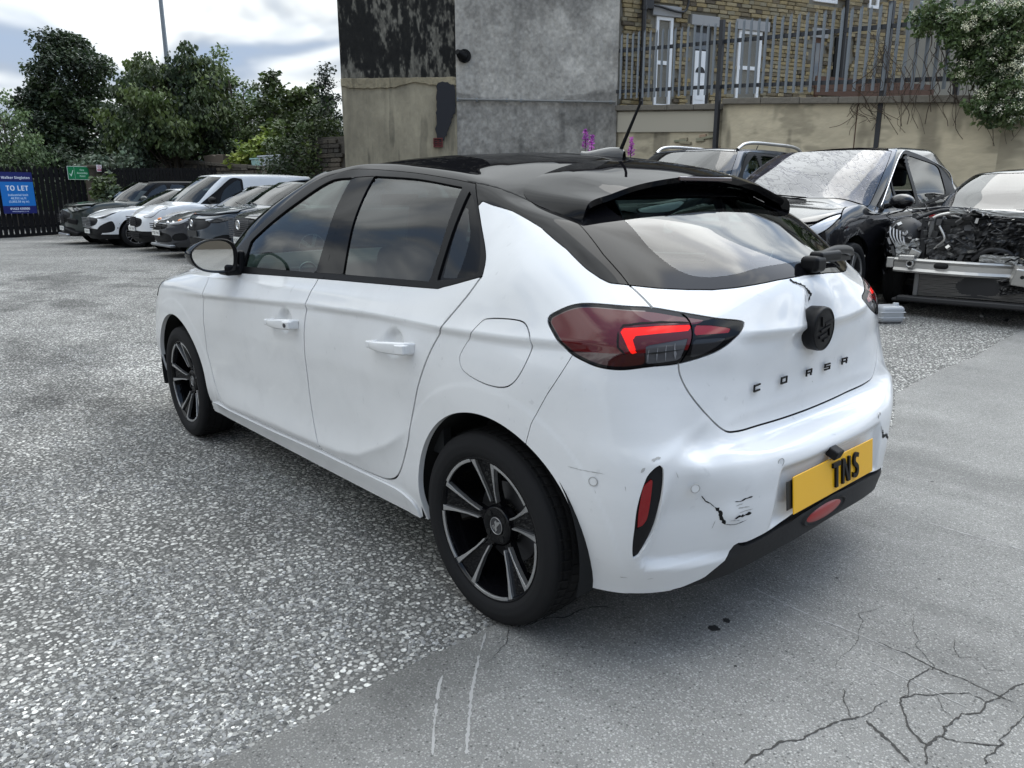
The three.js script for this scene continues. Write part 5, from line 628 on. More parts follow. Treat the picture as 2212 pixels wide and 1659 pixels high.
// ---- retaining wall with coping, and the palisade on it
const ret = new Wall(2.75, 19.45, -49.5);
{
  const w = thing('retaining_wall', 'cream rendered retaining wall with stone coping, streaked and cracked', 'wall'), top = px => ret.hit(px, interp([1330, 1564, 1566, 1800, 2212, 2500], [229, 225, 214, 212, 207, 204], px))[1], T = px => ret.hit(px, 220)[0];
  const tA = T(1326), tB = T(1565), tC = T(1856), tE = T(2330);
  const poly = (t0, t1, p0, p1) => [[t0, -.2], [t1, -.2], [t1, top(p1) - .12], [t0, top(p0) - .12]];
  part(w, 'wall_block', ret.put(uvFit(extrude(poly(tA, tB - .006, 1326, 1564), .5).translate(0, 0, -.55), tA, tE, 0, 4)), M2.cream, 'older left length of the wall, with peeling stone'); part(w, 'wall_block', ret.put(uvFit(extrude(poly(tB, tC - .012, 1566, 1856), .5).translate(0, 0, -.49), tA, tE, 0, 4)), M2.cream); part(w, 'wall_block', ret.put(uvFit(extrude(poly(tC + .012, tE, 1856, 2330), .5).translate(0, 0, -.49), tA - 3, tE - 1, 0, 4)), M2.cream);
  part(w, 'wall_joint', ret.put(box(.06, 3.3, .06, tC, 1.6, -.03)), M2.wood);
  const R = rng(5); const cope = (p0, p1, n, dz) => { for (let i = 0; i < n; i++) { const a = lerp(p0, p1, i / n), b = lerp(p0, p1, (i + 1) / n), ta = T(a), tb = T(b), ya = top(a), yb = top(b); part(w, 'coping_stone', ret.put(extrude([[ta + .006, ya - .118], [tb - .006, yb - .118], [tb - .006, yb + (R() - .5) * .015], [ta + .006, ya + (R() - .5) * .015]], .62, .012).translate(0, 0, -.55 + dz)), M2.stone); } }; cope(1330, 1562, 4, -.02); cope(1567, 2320, 9, .03);
  part(w, 'render_band', ret.put(extrude([[tA + .05, top(1335) - .62], [tB - .2, top(1550) - .58], [tB - .2, top(1550) - .14], [tA + .05, top(1335) - .14]], .03, .01).translate(0, 0, -.05)), M2.pale, 'pale band of render under the coping');
  // layered, spalled stone on the left length
  for (let i = 0; i < 26; i++) { const px = 1462 + 92 * R(), t = T(px), y = top(px) - .65 - 1.0 * R(); part(w, 'spalled_stone', ret.put(rbox(.14 + .22 * R(), .05 + .05 * R(), .05, .012, t, y, -.035 + .01 * R(), 0, 0, (R() - .5) * .25)), mat([.30 * (.8 + .4 * R()), .255, .18], .95)); }
  // palisade: pale by pale
  const f = thing('palisade_fence', 'grey steel palisade fence with pointed pales on the retaining wall', 'fence');
  const railU = px => ret.hit(px, interp([1340, 1555, 1905, 2100], [112, 93, 62, 45], px))[1], railL = px => ret.hit(px, interp([1335, 1555, 1880, 2100], [199, 188, 178, 172], px))[1];
  const rail = (yf, p0, p1) => { const n = 5; for (let i = 0; i < n; i++) { const a = lerp(p0, p1, i / n), b = lerp(p0, p1, (i + 1) / n); part(f, 'rail', ret.put(bar([T(a), yf(a), .02], [T(b), yf(b), .02], .055, .075)), M2.rail); } }; rail(railU, 1338, 2060); rail(railL, 1333, 2060);
  const pale = (() => { const s = new THREE.Shape(); const hw = .034; s.moveTo(-hw, 0); s.lineTo(hw, 0); s.lineTo(hw, 1); s.lineTo(0, 1); s.lineTo(-hw, 1); return null; })();
  const profile = (hh, tipY) => merge([-1, 1].map(s => extrude([[0, 0], [s * .036, 0], [s * .036, hh - .07], [s * .030, hh], [s * .018, hh - .06], [s * .010, hh + tipY], [0, hh - .05]].slice()[s > 0 ? 'slice' : 'reverse'](), .004).applyMatrix4(new THREE.Matrix4().makeRotationY(s * -.45))));
  const t0 = T(1345), t1 = T(2062), dt = .176; let k = 0; for (let t = t0; t < t1; t += dt, k++) {
    const px = (() => { let a = 1330, b = 2100; for (let i = 0; i < 30; i++) { const m = (a + b) / 2; if (T(m) < t) a = m; else b = m; } return (a + b) / 2; })();
    const yU = railU(px), yL = railL(px), base = yL - .17, hh = (yU - yL) + .17 + .38 + (R() - .5) * .03;
    part(f, 'pale', ret.put(profile(hh, .015).translate(t, base, .055)), M2.galv);
  }
  for (const px of [1557, 1905]) part(f, 'post', ret.put(box(.09, railU(px) - 1.2 + .42, .09, T(px), (railU(px) + 1.2 + .42) / 2 - .0, -.02 + (px === 1557 ? .10 : 0))), M2.rail);
  part(f, 'post', ret.put(box(.08, 2.4, .08, T(2062), 4.0, -.03)), M2.rail);
}
// ---- old stone wall on the left, and the raised ground behind it
{
  const w = thing('stone_boundary_wall', 'dark weathered stone wall behind the parked cars, left of the gable', 'wall'), R = rng(63), Wl = new Wall(-13.8, 30.2, -38);
  const T = px => Wl.hit(px, 340)[0], top = px => Wl.hit(px, interp([250, 304, 451, 586, 680, 684, 745], [336, 338, 352, 362, 366, 292, 289], px))[1];
  const cols = [[.10, .088, .07], [.07, .062, .052], [.14, .12, .095], [.085, .08, .07], [.17, .15, .125]].map(c => mat(c, .95, { bumpMap: greyBump, bumpScale: .03 }));
  const seg = (p0, p1) => part(w, 'wall_core', Wl.put(extrude([[T(p0), -.2], [T(p1), -.2], [T(p1), top(p1) - .05], [T(p0), top(p0) - .05]], .45).translate(0, 0, -.5)), cols[1]); seg(250, 680); seg(685, 745);
  const list = []; for (let r = 0; r < 40; r++) for (let t = T(255) + R() * .2; t < T(743);) { const ww = .22 + .35 * R(), y = 1.45 + r * .135; const px = (() => { let a = 200, b = 800; for (let i = 0; i < 24; i++) { const m = (a + b) / 2; if (T(m) < t + ww / 2) a = m; else b = m; } return (a + b) / 2; })(); if (y + .13 < top(px) && px < 741) { const pale = px > 480 && px < 680 && R() < .2; list.push([t + ww / 2, y, ww, pale ? 4 : Math.floor(R() * 4), (R() - .5) * .03]); } t += ww; }
  const g = new RoundedBoxGeometry(1, 1, 1, 1, .12); list.slice(0, 300).forEach(([t, y, ww, c, dz]) => { const o = part(w, 'stone', g, cols[c]); o.applyMatrix4(Wl.frame.clone().multiply(new THREE.Matrix4().compose(new THREE.Vector3(t, y + .065, -.03 + dz), new THREE.Quaternion(), new THREE.Vector3(ww - .016, .12, .14)))); });
  if (list.length > 300) { const o = part(w, 'stones', Wl.put(merge(list.slice(300).map(([t, y, ww, c, dz]) => box(ww - .016, .12, .14, t, y + .065, -.03 + dz)))), cols[0]); o.userData.kind = 'stuff'; }
  for (let i = 0; i < 12; i++) { const a = lerp(255, 678, i / 12), b = lerp(255, 678, (i + 1) / 12); part(w, 'coping_stone', Wl.put(extrude([[T(a) + .01, top(a) - .06], [T(b) - .01, top(b) - .06], [T(b) - .01, top(b) + .04 + R() * .02], [T(a) + .01, top(a) + .04 + R() * .02]], .6, .015).translate(0, 0, -.55)), cols[0]); }
  // bank of soil behind
  const [x0, z0] = CF(-26, 34), gg = new THREE.PlaneGeometry(60, 26, 30, 12); gg.rotateX(-Math.PI / 2); gg.rotateY(.836 + .05); const [bx, bz] = CF(-6, 46); gg.translate(bx, 1.75, bz); const p = gg.attributes.position; for (let i = 0; i < p.count; i++) p.setY(i, 1.75 + .5 * fbm(p.getX(i) * .3, p.getZ(i) * .3, 3, 3)); gg.computeVertexNormals(); structure('bank', gg, mat([.035, .04, .02], .95));
  const put = (name, label, cat, px, py, geo) => { const t = T(px), y = Wl.hit(px, py)[1]; const o = thing(name, label, cat); geo(o, t, y); };
  const trough = (ww, hh, d, m) => (o, t, y) => { const b = part(o, 'tub', Wl.put(extrude([[-ww / 2 * .84, 0], [ww / 2 * .84, 0], [ww / 2, hh], [ww / 2 - .04, hh], [-ww / 2 + .04, hh], [-ww / 2, hh]], d, .008).translate(t, y, -.45)), m); part(b, 'rim', Wl.put(rbox(ww + .08, .05, d + .08, .015, t, y + hh, -.45 + d / 2)), m); part(o, 'soil', Wl.put(box(ww * .9, .03, d * .9, t, y + hh + .025, -.45 + d / 2)), M.inner); };
  put('flower_trough', 'pale grey plastic flower trough on the stone wall', 'planter', 576, 359, trough(1.15, .34, .34, mat([.42, .46, .50], .5))); put('flower_trough', 'small pale green flower trough beside the grey trough on the stone wall', 'planter', 545, 359, trough(.55, .26, .3, mat([.28, .44, .42], .5)));
  put('stone_trough', 'old brown stone trough on the dark boundary wall', 'trough', 460, 352, (o, t, y) => { part(o, 'basin', Wl.put(extrude([[-.6, 0], [.6, 0], [.62, .28], [.2, .31], [.12, .25], [-.1, .31], [-.62, .28]], .45, .02).translate(t, y, -.5)), mat([.11, .088, .068], .9)); });
}
// ---- the gate and black palisade across the entrance
{
  const g = thing('palisade_gate', 'tall black palisade gate with chinks of daylight between the pales', 'gate'), Wg = new Wall(-17.0, 22.5, 51), R = rng(8), black = mat([.004, .004, .005], .6, { specularIntensity: .4 }), T = px => Wg.hit(px, 430)[0];
  const top = px => Wg.hit(px, 363)[1], bot = px => Wg.hit(px, interp([-150, 0, 190], [522, 513, 500], px))[1] + .06, t0 = T(-120), t1 = T(190), n = 26;
  const pxOf = t => { let a = -200, b = 260; for (let i = 0; i < 30; i++) { const m = (a + b) / 2; if (T(m) < t) a = m; else b = m; } return (a + b) / 2; };
  for (let i = 0; i < n; i++) { const t = lerp(t0, t1, (i + .5) / n), px = pxOf(t), w = (t1 - t0) / n * (.74 + .12 * R()); part(g, 'pale', Wg.put(extrude([[-w / 2, 0], [w / 2, 0], [w / 2, top(px) - bot(px)], [0, top(px) - bot(px) + .10], [-w / 2, top(px) - bot(px)]], .01).applyMatrix4(new THREE.Matrix4().makeRotationY((R() - .5) * .15)).translate(t, bot(px), 0)), black); }
  for (const [pa, k] of [[.12, 0], [.90, 1]]) part(g, 'rail', Wg.put(bar([t0, lerp(bot(-120), top(-120), pa), -.03], [t1, lerp(bot(190), top(190), pa), -.03], .05, .09)), black);
  part(g, 'bottom_rail', Wg.put(bar([t0, bot(-120) - .01, -.02], [t1, bot(190) - .01, -.02], .06, .10)), black);
  for (let i = 0; i < 16; i++) { const t = lerp(t0, t1, (i + .3) / 16); part(g, 'spike', Wg.put(cyl(.004, .012, .22, 5, t, top(pxOf(t)) + .12, -.03)), black); }
  const post = thing('gate_post', 'dark stone gate post at the right end of the black gate', 'gate post'); { const t = T(210), y = Wg.hit(210, 358)[1]; part(post, 'shaft', Wg.put(rbox(.42, y - .1, .4, .03, t + .05, (y + .1) / 2, -.1)), mat([.075, .062, .045], .95, { bumpMap: greyBump, bumpScale: .03 })); part(post, 'cap', Wg.put(rbox(.5, .09, .48, .02, t + .05, y, -.1)), mat([.085, .07, .05], .95)); }
  const Wf = new Wall(-14.2, 26.2, 4), f = thing('black_palisade', 'black palisade fence behind the parked cars', 'fence'), Tf = px => Wf.hit(px, 380)[0], yt = Wf.hit(300, 361)[1];
  for (let i = 0, m = 34; i < m; i++) { const t = lerp(Tf(222), Tf(470), (i + .5) / m); part(f, 'pale', Wf.put(box((Tf(470) - Tf(222)) / m * .86, yt - .2, .012, t, (yt + .2) / 2, 0, 0, (R() - .5) * .3)), black); if (i % 2 === 0) part(f, 'spike', Wf.put(cyl(.004, .012, .22, 5, t, yt + .12, -.03)), black); }
  for (const y of [yt - .1, .6]) part(f, 'rail', Wf.put(bar([Tf(222), y, -.03], [Tf(470), y, -.03], .05, .07)), black);
  // signs
  const canvasTex = (w, h, draw) => { const c = document.createElement('canvas'); c.width = w; c.height = h; draw(c.getContext('2d'), w, h); const t = new THREE.CanvasTexture(c); t.colorSpace = THREE.SRGBColorSpace; return t; };
  const sign = (name, label, W0, pts, dn, draw, edge, rw, rh) => { const tl = W0.hit(...pts[0]), tr = W0.hit(...pts[1]), br = W0.hit(...pts[2]), bl = W0.hit(...pts[3]); const cx = (tl[0] + tr[0] + br[0] + bl[0]) / 4, cy = (tl[1] + tr[1] + br[1] + bl[1]) / 4, w = ((tr[0] - tl[0]) + (br[0] - bl[0])) / 2, h = ((tl[1] - bl[1]) + (tr[1] - br[1])) / 2; const o = thing(name, label, 'sign'); part(o, 'board', W0.put(box(w, h, .012, cx, cy, dn)), edge); part(o, 'face', W0.put(place(new THREE.PlaneGeometry(w * .992, h * .99), cx, cy, dn + .0085)), new THREE.MeshPhysicalMaterial({ map: canvasTex(rw, rh, draw), roughness: .4 })); };
  sign('letting_board', 'blue TO LET letting board fixed to the black gate', Wg, [[-5, 369], [66, 369], [81.5, 458], [8, 459.5]], .05, (c, w, h) => { c.fillStyle = '#151f66'; c.fillRect(0, 0, w, h); c.fillStyle = '#1272c4'; c.fillRect(0, h * .23, w, h * .585); c.fillStyle = '#e8eef8'; c.textAlign = 'center'; c.textBaseline = 'middle'; c.font = 'bold ' + Math.round(h * .085) + 'px sans-serif'; c.fillText('Walker Singleton', w * .5, h * .13, w * .94); c.font = 'bold ' + Math.round(h * .17) + 'px sans-serif'; c.fillText('TO LET', w * .5, h * .385, w * .9); c.fillStyle = '#cfe0f4'; c.font = 'bold ' + Math.round(h * .068) + 'px sans-serif'; c.fillText('Industrial Unit', w * .5, h * .55); c.fillText('40,932 sq ft', w * .5, h * .63); c.fillText('(3,802.58 sq m)', w * .5, h * .71); c.fillStyle = '#e8eef8'; c.font = 'bold ' + Math.round(h * .075) + 'px sans-serif'; c.fillText('01422 430000', w * .5, h * .885); c.font = Math.round(h * .04) + 'px sans-serif'; c.fillText('walkersingleton.co.uk', w * .5, h * .95); }, mat([.01, .015, .09], .5), 512, 640);
  sign('fire_assembly_sign', 'green Fire Assembly Point sign on top of the gate', Wg, [[144, 357], [193, 357], [195, 386], [147, 386]], .05, (c, w, h) => { c.fillStyle = '#dfe8e2'; c.fillRect(0, 0, w, h); c.fillStyle = '#0c7a4a'; c.fillRect(8, 8, w - 16, h - 16); c.strokeStyle = '#dff3e8'; c.lineWidth = 4; c.beginPath(); c.moveTo(w * .30, 14); c.lineTo(w * .32, h - 14); c.stroke(); c.lineWidth = 16; c.beginPath(); c.moveTo(w * .09, h * .55); c.lineTo(w * .145, h * .72); c.lineTo(w * .25, h * .3); c.stroke(); c.fillStyle = '#cfe9da'; c.textAlign = 'center'; c.textBaseline = 'middle'; c.font = 'bold ' + Math.round(h * .18) + 'px sans-serif'; c.fillText('Fire', w * .65, h * .27); c.fillText('Assembly', w * .65, h * .5); c.fillText('Point', w * .65, h * .73); }, mat([.35, .4, .37], .5), 512, 300);
  sign('small_notice', 'small red and white notice on the gate post', Wg, [[204, 354], [216, 354], [217, 369], [206, 369]], .16, (c, w, h) => { c.fillStyle = '#e9e2e6'; c.fillRect(0, 0, w, h); c.strokeStyle = '#c2506a'; c.lineWidth = 10; c.beginPath(); c.arc(w / 2, h * .33, w * .25, 0, 7); c.stroke(); c.beginPath(); c.moveTo(w * .3, h * .33); c.lineTo(w * .7, h * .33); c.stroke(); c.fillStyle = '#cf7f92'; c.fillRect(w * .1, h * .62, w * .8, h * .28); }, mat([.5, .5, .5], .5), 128, 160);
}
// ---- lamp column
{ const c = thing('lamp_column', 'slim grey steel lamp column rising behind the trees', 'lamp post'), [x, z] = (() => { const p = at(380, 300, 36); return [p[0], p[2]]; })(); part(c, 'shaft', rod([x, 0, z], [x, 14, z], .12, .075, 12), M2.galv); part(c, 'base', cyl(.16, .16, 1.2, 14, x, .6, z), M2.galv); part(c, 'arm', rod([x, 13.9, z], [x + .5, 14.3, z + .9], .05, .04, 8), M2.galv); part(c, 'lantern', rbox(.5, .12, .22, .04, x + .6, 14.3, z + 1.05, 0, .9, 0), M2.galv); }
// ---- the long works building behind the photographer's right, mirrored in the car
{ const s = thing('works_building', 'long dark stone works across the yard behind the camera, mirrored in the car', 'building'); part(s, 'wall', box(8, 5.5, 36, 19, 2.75, 4), mat([.12, .105, .085], .9)); part(s, 'roof', extrude([[-.4, 0], [8.4, 0], [4, 2.2]], 36.4).translate(15, 5.5, -14.2), M2.slate); for (let i = 0; i < 5; i++) part(s, 'window', box(.08, 1.6, 2.2, 14.97, 3.2, -9 + i * 6.4), M2.winGlass); }
// ---- the works shed behind the photographer, seen only in the car's windows and paint
{ const s = thing('works_shed', 'long dark shed across the yard, mirrored in the car windows', 'shed'); const x0 = -26, x1 = 2, z0 = 15; part(s, 'wall', box(x1 - x0, 3.6, 9, (x0 + x1) / 2, 1.8, z0 + 4.5), mat([.10, .085, .07], .9)); part(s, 'roof', extrude([[-.3, 0], [9.6, 0], [4.6, 2.4]], x1 - x0 + .6).rotateY(-Math.PI / 2).translate(x1 + .3, 3.6, z0), M2.slate); for (let i = 0; i < 3; i++) part(s, 'roller_door', box(3.4, 2.8, .08, x0 + 6 + i * 8, 1.4, z0 - .05), mat([.06, .07, .09], .5)); }
// ---------------------------------------------------------------- trees, shrubs and climbers
const leafMat = mat([1, 1, 1], .75, { vertexColors: true, transmission: .35, thickness: 0, side: THREE.DoubleSide });
const barkMat = mat([.075, .062, .05], .95, { bumpMap: greyBump, bumpScale: .02 });
// leaves: folded diamonds set through the crown in clumps round twig ends
function foliage(R, clumps, per, size, cols, droop = .3, rag = 1) {
  const n = clumps.length * per, pos = new Float32Array(n * 12), idx = new Uint32Array(n * 6), col = new Float32Array(n * 12), nor = new Float32Array(n * 12); let k = 0;
  const d = new THREE.Vector3(), s = new THREE.Vector3(), up = new THREE.Vector3();
  for (const [cx, cy, cz, r] of clumps) {
    const base = cols[Math.floor(R() * cols.length)], v0 = .8 + .45 * R();
    for (let i = 0; i < per; i++) {
      const q = Math.pow(R(), .45) * r * (rag > 1 && R() < .12 ? 1.5 : 1), th = R() * 6.283, ph = Math.acos(2 * R() - 1), x = cx + q * Math.sin(ph) * Math.cos(th), y = cy + q * Math.cos(ph) * .8, z = cz + q * Math.sin(ph) * Math.sin(th);
      d.set(R() - .5, R() * .5 - droop - .1, R() - .5).normalize(); s.set(R() - .5, (R() - .5) * .6, R() - .5).normalize(); s.addScaledVector(d, -s.dot(d)).normalize(); up.crossVectors(d, s);
      const L = size * (.6 + .8 * R()), w = L * (.28 + .12 * R()), f = w * .35, o = k * 12, P = [[0, 0, 0], [L * .45, w, f], [L, 0, 0], [L * .45, -w, f]];
      for (let v = 0; v < 4; v++) { const [a, b, c] = P[v]; pos[o + v * 3] = x + d.x * a + s.x * b + up.x * c; pos[o + v * 3 + 1] = y + d.y * a + s.y * b + up.y * c; pos[o + v * 3 + 2] = z + d.z * a + s.z * b + up.z * c; const sg = b > 0 ? 1 : b < 0 ? -1 : 0; let nx = up.x - s.x * sg * .4, ny = up.y - s.y * sg * .4, nz = up.z - s.z * sg * .4; const l = Math.hypot(nx, ny, nz); nor[o + v * 3] = nx / l; nor[o + v * 3 + 1] = ny / l; nor[o + v * 3 + 2] = nz / l; }
      const t = 1.45 * v0 * (.75 + .5 * R()); for (let v = 0; v < 4; v++) { col[o + v * 3] = base[0] * t; col[o + v * 3 + 1] = base[1] * t; col[o + v * 3 + 2] = base[2] * t; }
      const b = k * 4, e = k * 6; idx[e] = b; idx[e + 1] = b + 2; idx[e + 2] = b + 1; idx[e + 3] = b; idx[e + 4] = b + 3; idx[e + 5] = b + 2; k++;
    }
  }
  const g = new THREE.BufferGeometry(); g.setAttribute('position', new THREE.BufferAttribute(pos, 3)); g.setAttribute('normal', new THREE.BufferAttribute(nor, 3)); g.setAttribute('color', new THREE.BufferAttribute(col, 3)); g.setIndex(new THREE.BufferAttribute(idx, 1)); return g;
}
const GREEN = { dark: [[.020, .038, .011], [.026, .047, .013], [.034, .058, .015], [.015, .029, .010]], mid: [[.043, .068, .014], [.055, .084, .018], [.032, .052, .013], [.068, .096, .022]], light: [[.085, .130, .045], [.065, .105, .038], [.105, .145, .060]], lime: [[.19, .24, .035], [.14, .20, .03], [.24, .27, .05]], grey: [[.085, .12, .075], [.065, .095, .055], [.11, .14, .09]] };
// lobes: [dx, y, dz, radius x, radius y, number of clumps]
function tree(name, label, seed, px, D, lobes, { cols = GREEN.mid, leaf = .16, per = 70, clump = .5, trunk = .16, droop = .3, groundAt = .17, rag = 1, group = 'trees beyond the wall', category = 'tree', lean = 0, stems = 1 } = {}) {
  lobes = lobes.map(l => [l[0], l[1] * .94, ...l.slice(2)]); const R = rng(seed), p = at(px, 400, D), x = p[0], z = p[2], o = thing(name, label, category, [0, 0, 0], 0, group), clumps = [], limbs = [];
  const H = Math.max(...lobes.map(l => l[1])); 
  for (let s = 0; s < stems; s++) { const a = s / stems * 6.28, sp = stems > 1 ? .5 : 0, bx = x + sp * Math.cos(a), bz = z + sp * Math.sin(a), tp = [x + lean * H * .5 + sp * 2 * Math.cos(a), H * .86, z + sp * 2 * Math.sin(a)]; limbs.push(rod([bx, groundAt - .3, bz], [lerp(bx, tp[0], .5) + .15, H * .45, lerp(bz, tp[2], .5)], trunk, trunk * .7, 9), rod([lerp(bx, tp[0], .5) + .15, H * .45, lerp(bz, tp[2], .5)], tp, trunk * .7, trunk * .15, 8)); }
  for (const [X, y, Z, rx, ry, n] of lobes) {
    const cx = x + RT[0] * X + FW[0] * Z, cz = z + RT[1] * X + FW[1] * Z;
    for (let i = 0; i < n; i++) { const th = R() * 6.283, u = 2 * R() - 1, q = .55 + .5 * Math.pow(R(), .6), hx = Math.sqrt(1 - u * u), c = [cx + rx * q * hx * Math.cos(th), y + ry * q * u, cz + rx * q * hx * Math.sin(th), clump * (.65 + .7 * R())]; clumps.push(c); if (i % 3 === 0) { const by = clamp(c[1] - (.8 + R() * 1.6) * ry * .6, groundAt + .6, H * .84), bx = x + lean * by * .5; limbs.push(rod([bx, by, z], [lerp(bx, c[0], .55), lerp(by, c[1], .5) + .1, lerp(z, c[2], .55)], trunk * .30, trunk * .17, 6), rod([lerp(bx, c[0], .55), lerp(by, c[1], .5) + .1, lerp(z, c[2], .55)], c, trunk * .17, .008, 5)); } }
  }
  part(o, 'trunk', merge(limbs), barkMat); part(o, 'crown', foliage(R, clumps, per, leaf, cols, droop, rag), leafMat); return o;
}
tree('sycamore', 'tall dark green sycamore left of the lamp column', 101, 178, 33, [[0, 6.2, 0, 1.25, 2.1, 60], [-.9, 4.6, 0, 1.5, 1.4, 55], [.7, 4.4, .2, 1.6, 1.5, 55], [-1.1, 3.0, .2, 1.2, 1.0, 34], [.4, 2.8, -.3, 1.8, 1.1, 46], [.1, 7.6, 0, .6, .7, 14], [.9, 6.6, 0, .7, .8, 14]], { cols: GREEN.dark, leaf: .165, per: 115, clump: .46, trunk: .2 });
tree('cherry_tree', 'broad drooping cherry tree in front of the lamp column', 102, 385, 29, [[0, 4.9, 0, 1.75, 1.45, 60], [-1.1, 4.2, -.4, 1.1, 1.2, 34], [1.2, 4.5, 0, 1.1, 1.2, 34], [.2, 3.4, -.2, 1.9, 1.0, 44], [.55, 6.2, 0, .55, .75, 16], [1.35, 5.9, .2, .45, .7, 12], [-1.3, 5.3, .2, .5, .5, 10]], { cols: GREEN.mid.concat(GREEN.dark), leaf: .155, per: 115, clump: .42, droop: .75, trunk: .17, lean: .06 });
tree('young_ash', 'loose pale young tree with upright twigs right of the cherry tree', 103, 520, 30, [[-.6, 5.0, 0, .85, 1.5, 26], [-.5, 6.4, 0, .35, .6, 8], [.5, 4.4, .2, 1.1, 1.2, 28], [1.6, 4.0, 0, .8, 1.2, 20], [.0, 3.2, 0, 1.9, .9, 34]], { cols: GREEN.light, leaf: .13, per: 48, clump: .36, trunk: .08, stems: 3, rag: 2 });
tree('young_maple', 'young maple with upright leafy shoots beside the gable', 104, 640, 28, [[-.65, 4.6, 0, .38, 1.1, 16], [.0, 4.2, 0, .30, 1.0, 12], [.75, 4.5, 0, .75, .7, 22], [.2, 3.3, 0, 1.5, .8, 34], [.9, 3.6, 0, .6, .9, 16]], { cols: GREEN.mid, leaf: .19, per: 52, clump: .34, trunk: .07, stems: 3 });
tree('field_maple', 'leafy maple filling the skyline right of the cherry tree', 114, 470, 31, [[0, 4.6, 0, 1.2, 1.2, 40], [.5, 5.7, 0, .5, .7, 12], [-.7, 5.2, 0, .5, .6, 10], [.8, 3.6, 0, 1.3, 1.0, 34]], { cols: GREEN.mid.concat(GREEN.light), leaf: .15, per: 70, clump: .38, trunk: .1, stems: 2 });
tree('hawthorn', 'dense hawthorn filling the skyline beside the gable', 115, 585, 29, [[0, 3.7, 0, 1.0, .9, 30], [.9, 4.1, 0, .8, .9, 24], [-.6, 4.4, 0, .35, .6, 9], [.3, 4.9, 0, .3, .6, 8]], { cols: GREEN.mid, leaf: .12, per: 80, clump: .34, trunk: .07, stems: 3 });
tree('willow', 'feathery pale green willow at the left edge', 105, 30, 30, [[-.3, 4.2, 0, 1.0, 1.3, 36], [-.9, 5.0, 0, .55, .9, 14], [.6, 3.0, 0, 1.0, .9, 30], [-.9, 2.8, 0, 1.3, 1.0, 30], [.2, 1.7, 0, 1.5, .7, 26]], { cols: GREEN.light, leaf: .12, per: 70, clump: .42, trunk: .12, droop: .6, rag: 2 });
tree('elder_bush', 'dark tangled bushes under the trees beyond the fence', 106, 300, 31, [[-3.0, 2.0, 0, 2.2, .8, 44], [0, 2.2, .3, 2.2, .9, 50], [2.6, 2.3, 0, 2.0, .9, 44]], { cols: GREEN.dark, leaf: .16, per: 80, clump: .5, trunk: .06, category: 'bush', group: 'bushes beyond the wall' });
tree('ivy_bush', 'dense green bush climbing beside the sooty gable wall', 107, 668, 24.5, [[-.2, 2.7, 0, .95, 1.3, 46], [.5, 3.4, .2, .5, .9, 20], [-.5, 1.7, -.2, 1.0, .8, 30], [.4, 2.0, 0, .7, 1.0, 24]], { cols: GREEN.mid.concat(GREEN.dark), leaf: .11, per: 78, clump: .36, trunk: .05, category: 'bush', group: 'bushes beyond the wall' });
tree('golden_shrub', 'bright yellow-green shrub behind the flower troughs', 108, 560, 27.2, [[.2, 2.95, 0, .5, .35, 14], [.45, 3.35, 0, .28, .26, 6], [-.45, 2.7, -.1, .42, .18, 7], [.75, 3.0, 0, .32, .35, 6]], { cols: GREEN.lime, leaf: .17, per: 46, clump: .30, trunk: .03, category: 'shrub', group: 'bushes beyond the wall' });
tree('bank_bush', 'green bushes filling the gap behind the golden shrub', 109, 520, 32.5, [[-1.0, 2.6, 0, 1.6, 1.0, 40], [1.6, 2.9, 0, 1.7, 1.2, 46], [3.4, 3.2, .4, 1.4, 1.5, 44]], { cols: GREEN.dark.concat(GREEN.mid), leaf: .15, per: 72, clump: .46, trunk: .05, category: 'bush', group: 'bushes beyond the wall' });
tree('buddleia', 'grey-green buddleia spilling over the top of the fence', 110, 250, 27.2, [[-.5, 2.35, 0, .8, .35, 18], [.5, 2.45, 0, .8, .32, 18]], { cols: GREEN.grey, leaf: .17, per: 46, clump: .30, trunk: .03, category: 'shrub', group: 'bushes at the gate' });
tree('laurel_shrub', 'leafy shrub growing against the gate post', 111, 233, 24.4, [[0, 1.25, 0, .38, .55, 18], [.25, 1.0, 0, .40, .35, 12], [-.1, 1.75, 0, .25, .3, 7]], { cols: GREEN.mid.concat(GREEN.grey), leaf: .14, per: 44, clump: .22, trunk: .02, category: 'shrub', group: 'bushes at the gate' });
tree('conifer', 'narrow dark conifer half hidden behind the gable corner', 112, 722, 27, [[0, 3.2, 0, .45, 1.6, 30], [0, 5.0, 0, .25, .7, 10]], { cols: [[.012, .022, .012], [.016, .03, .016]], leaf: .10, per: 90, clump: .3, trunk: .08 });
{ // cut stump stakes among the bushes
  const o = thing('pollard_stump', 'pale pollarded stems standing among the bushes', 'tree stump'), p = at(587, 290, 29.6), R = rng(3); for (let i = 0; i < 4; i++) { const a = (i - 1.5) * .10; part(o, 'stem', rod([p[0] + RT[0] * a, 1.8, p[2] + RT[1] * a], [p[0] + RT[0] * a * 2.2, 4.0 + [.75, .1, .35, .3][i], p[2] + RT[1] * a * 2.2], .05, .035, 7), mat([.30, .24, .16], .9)); } }
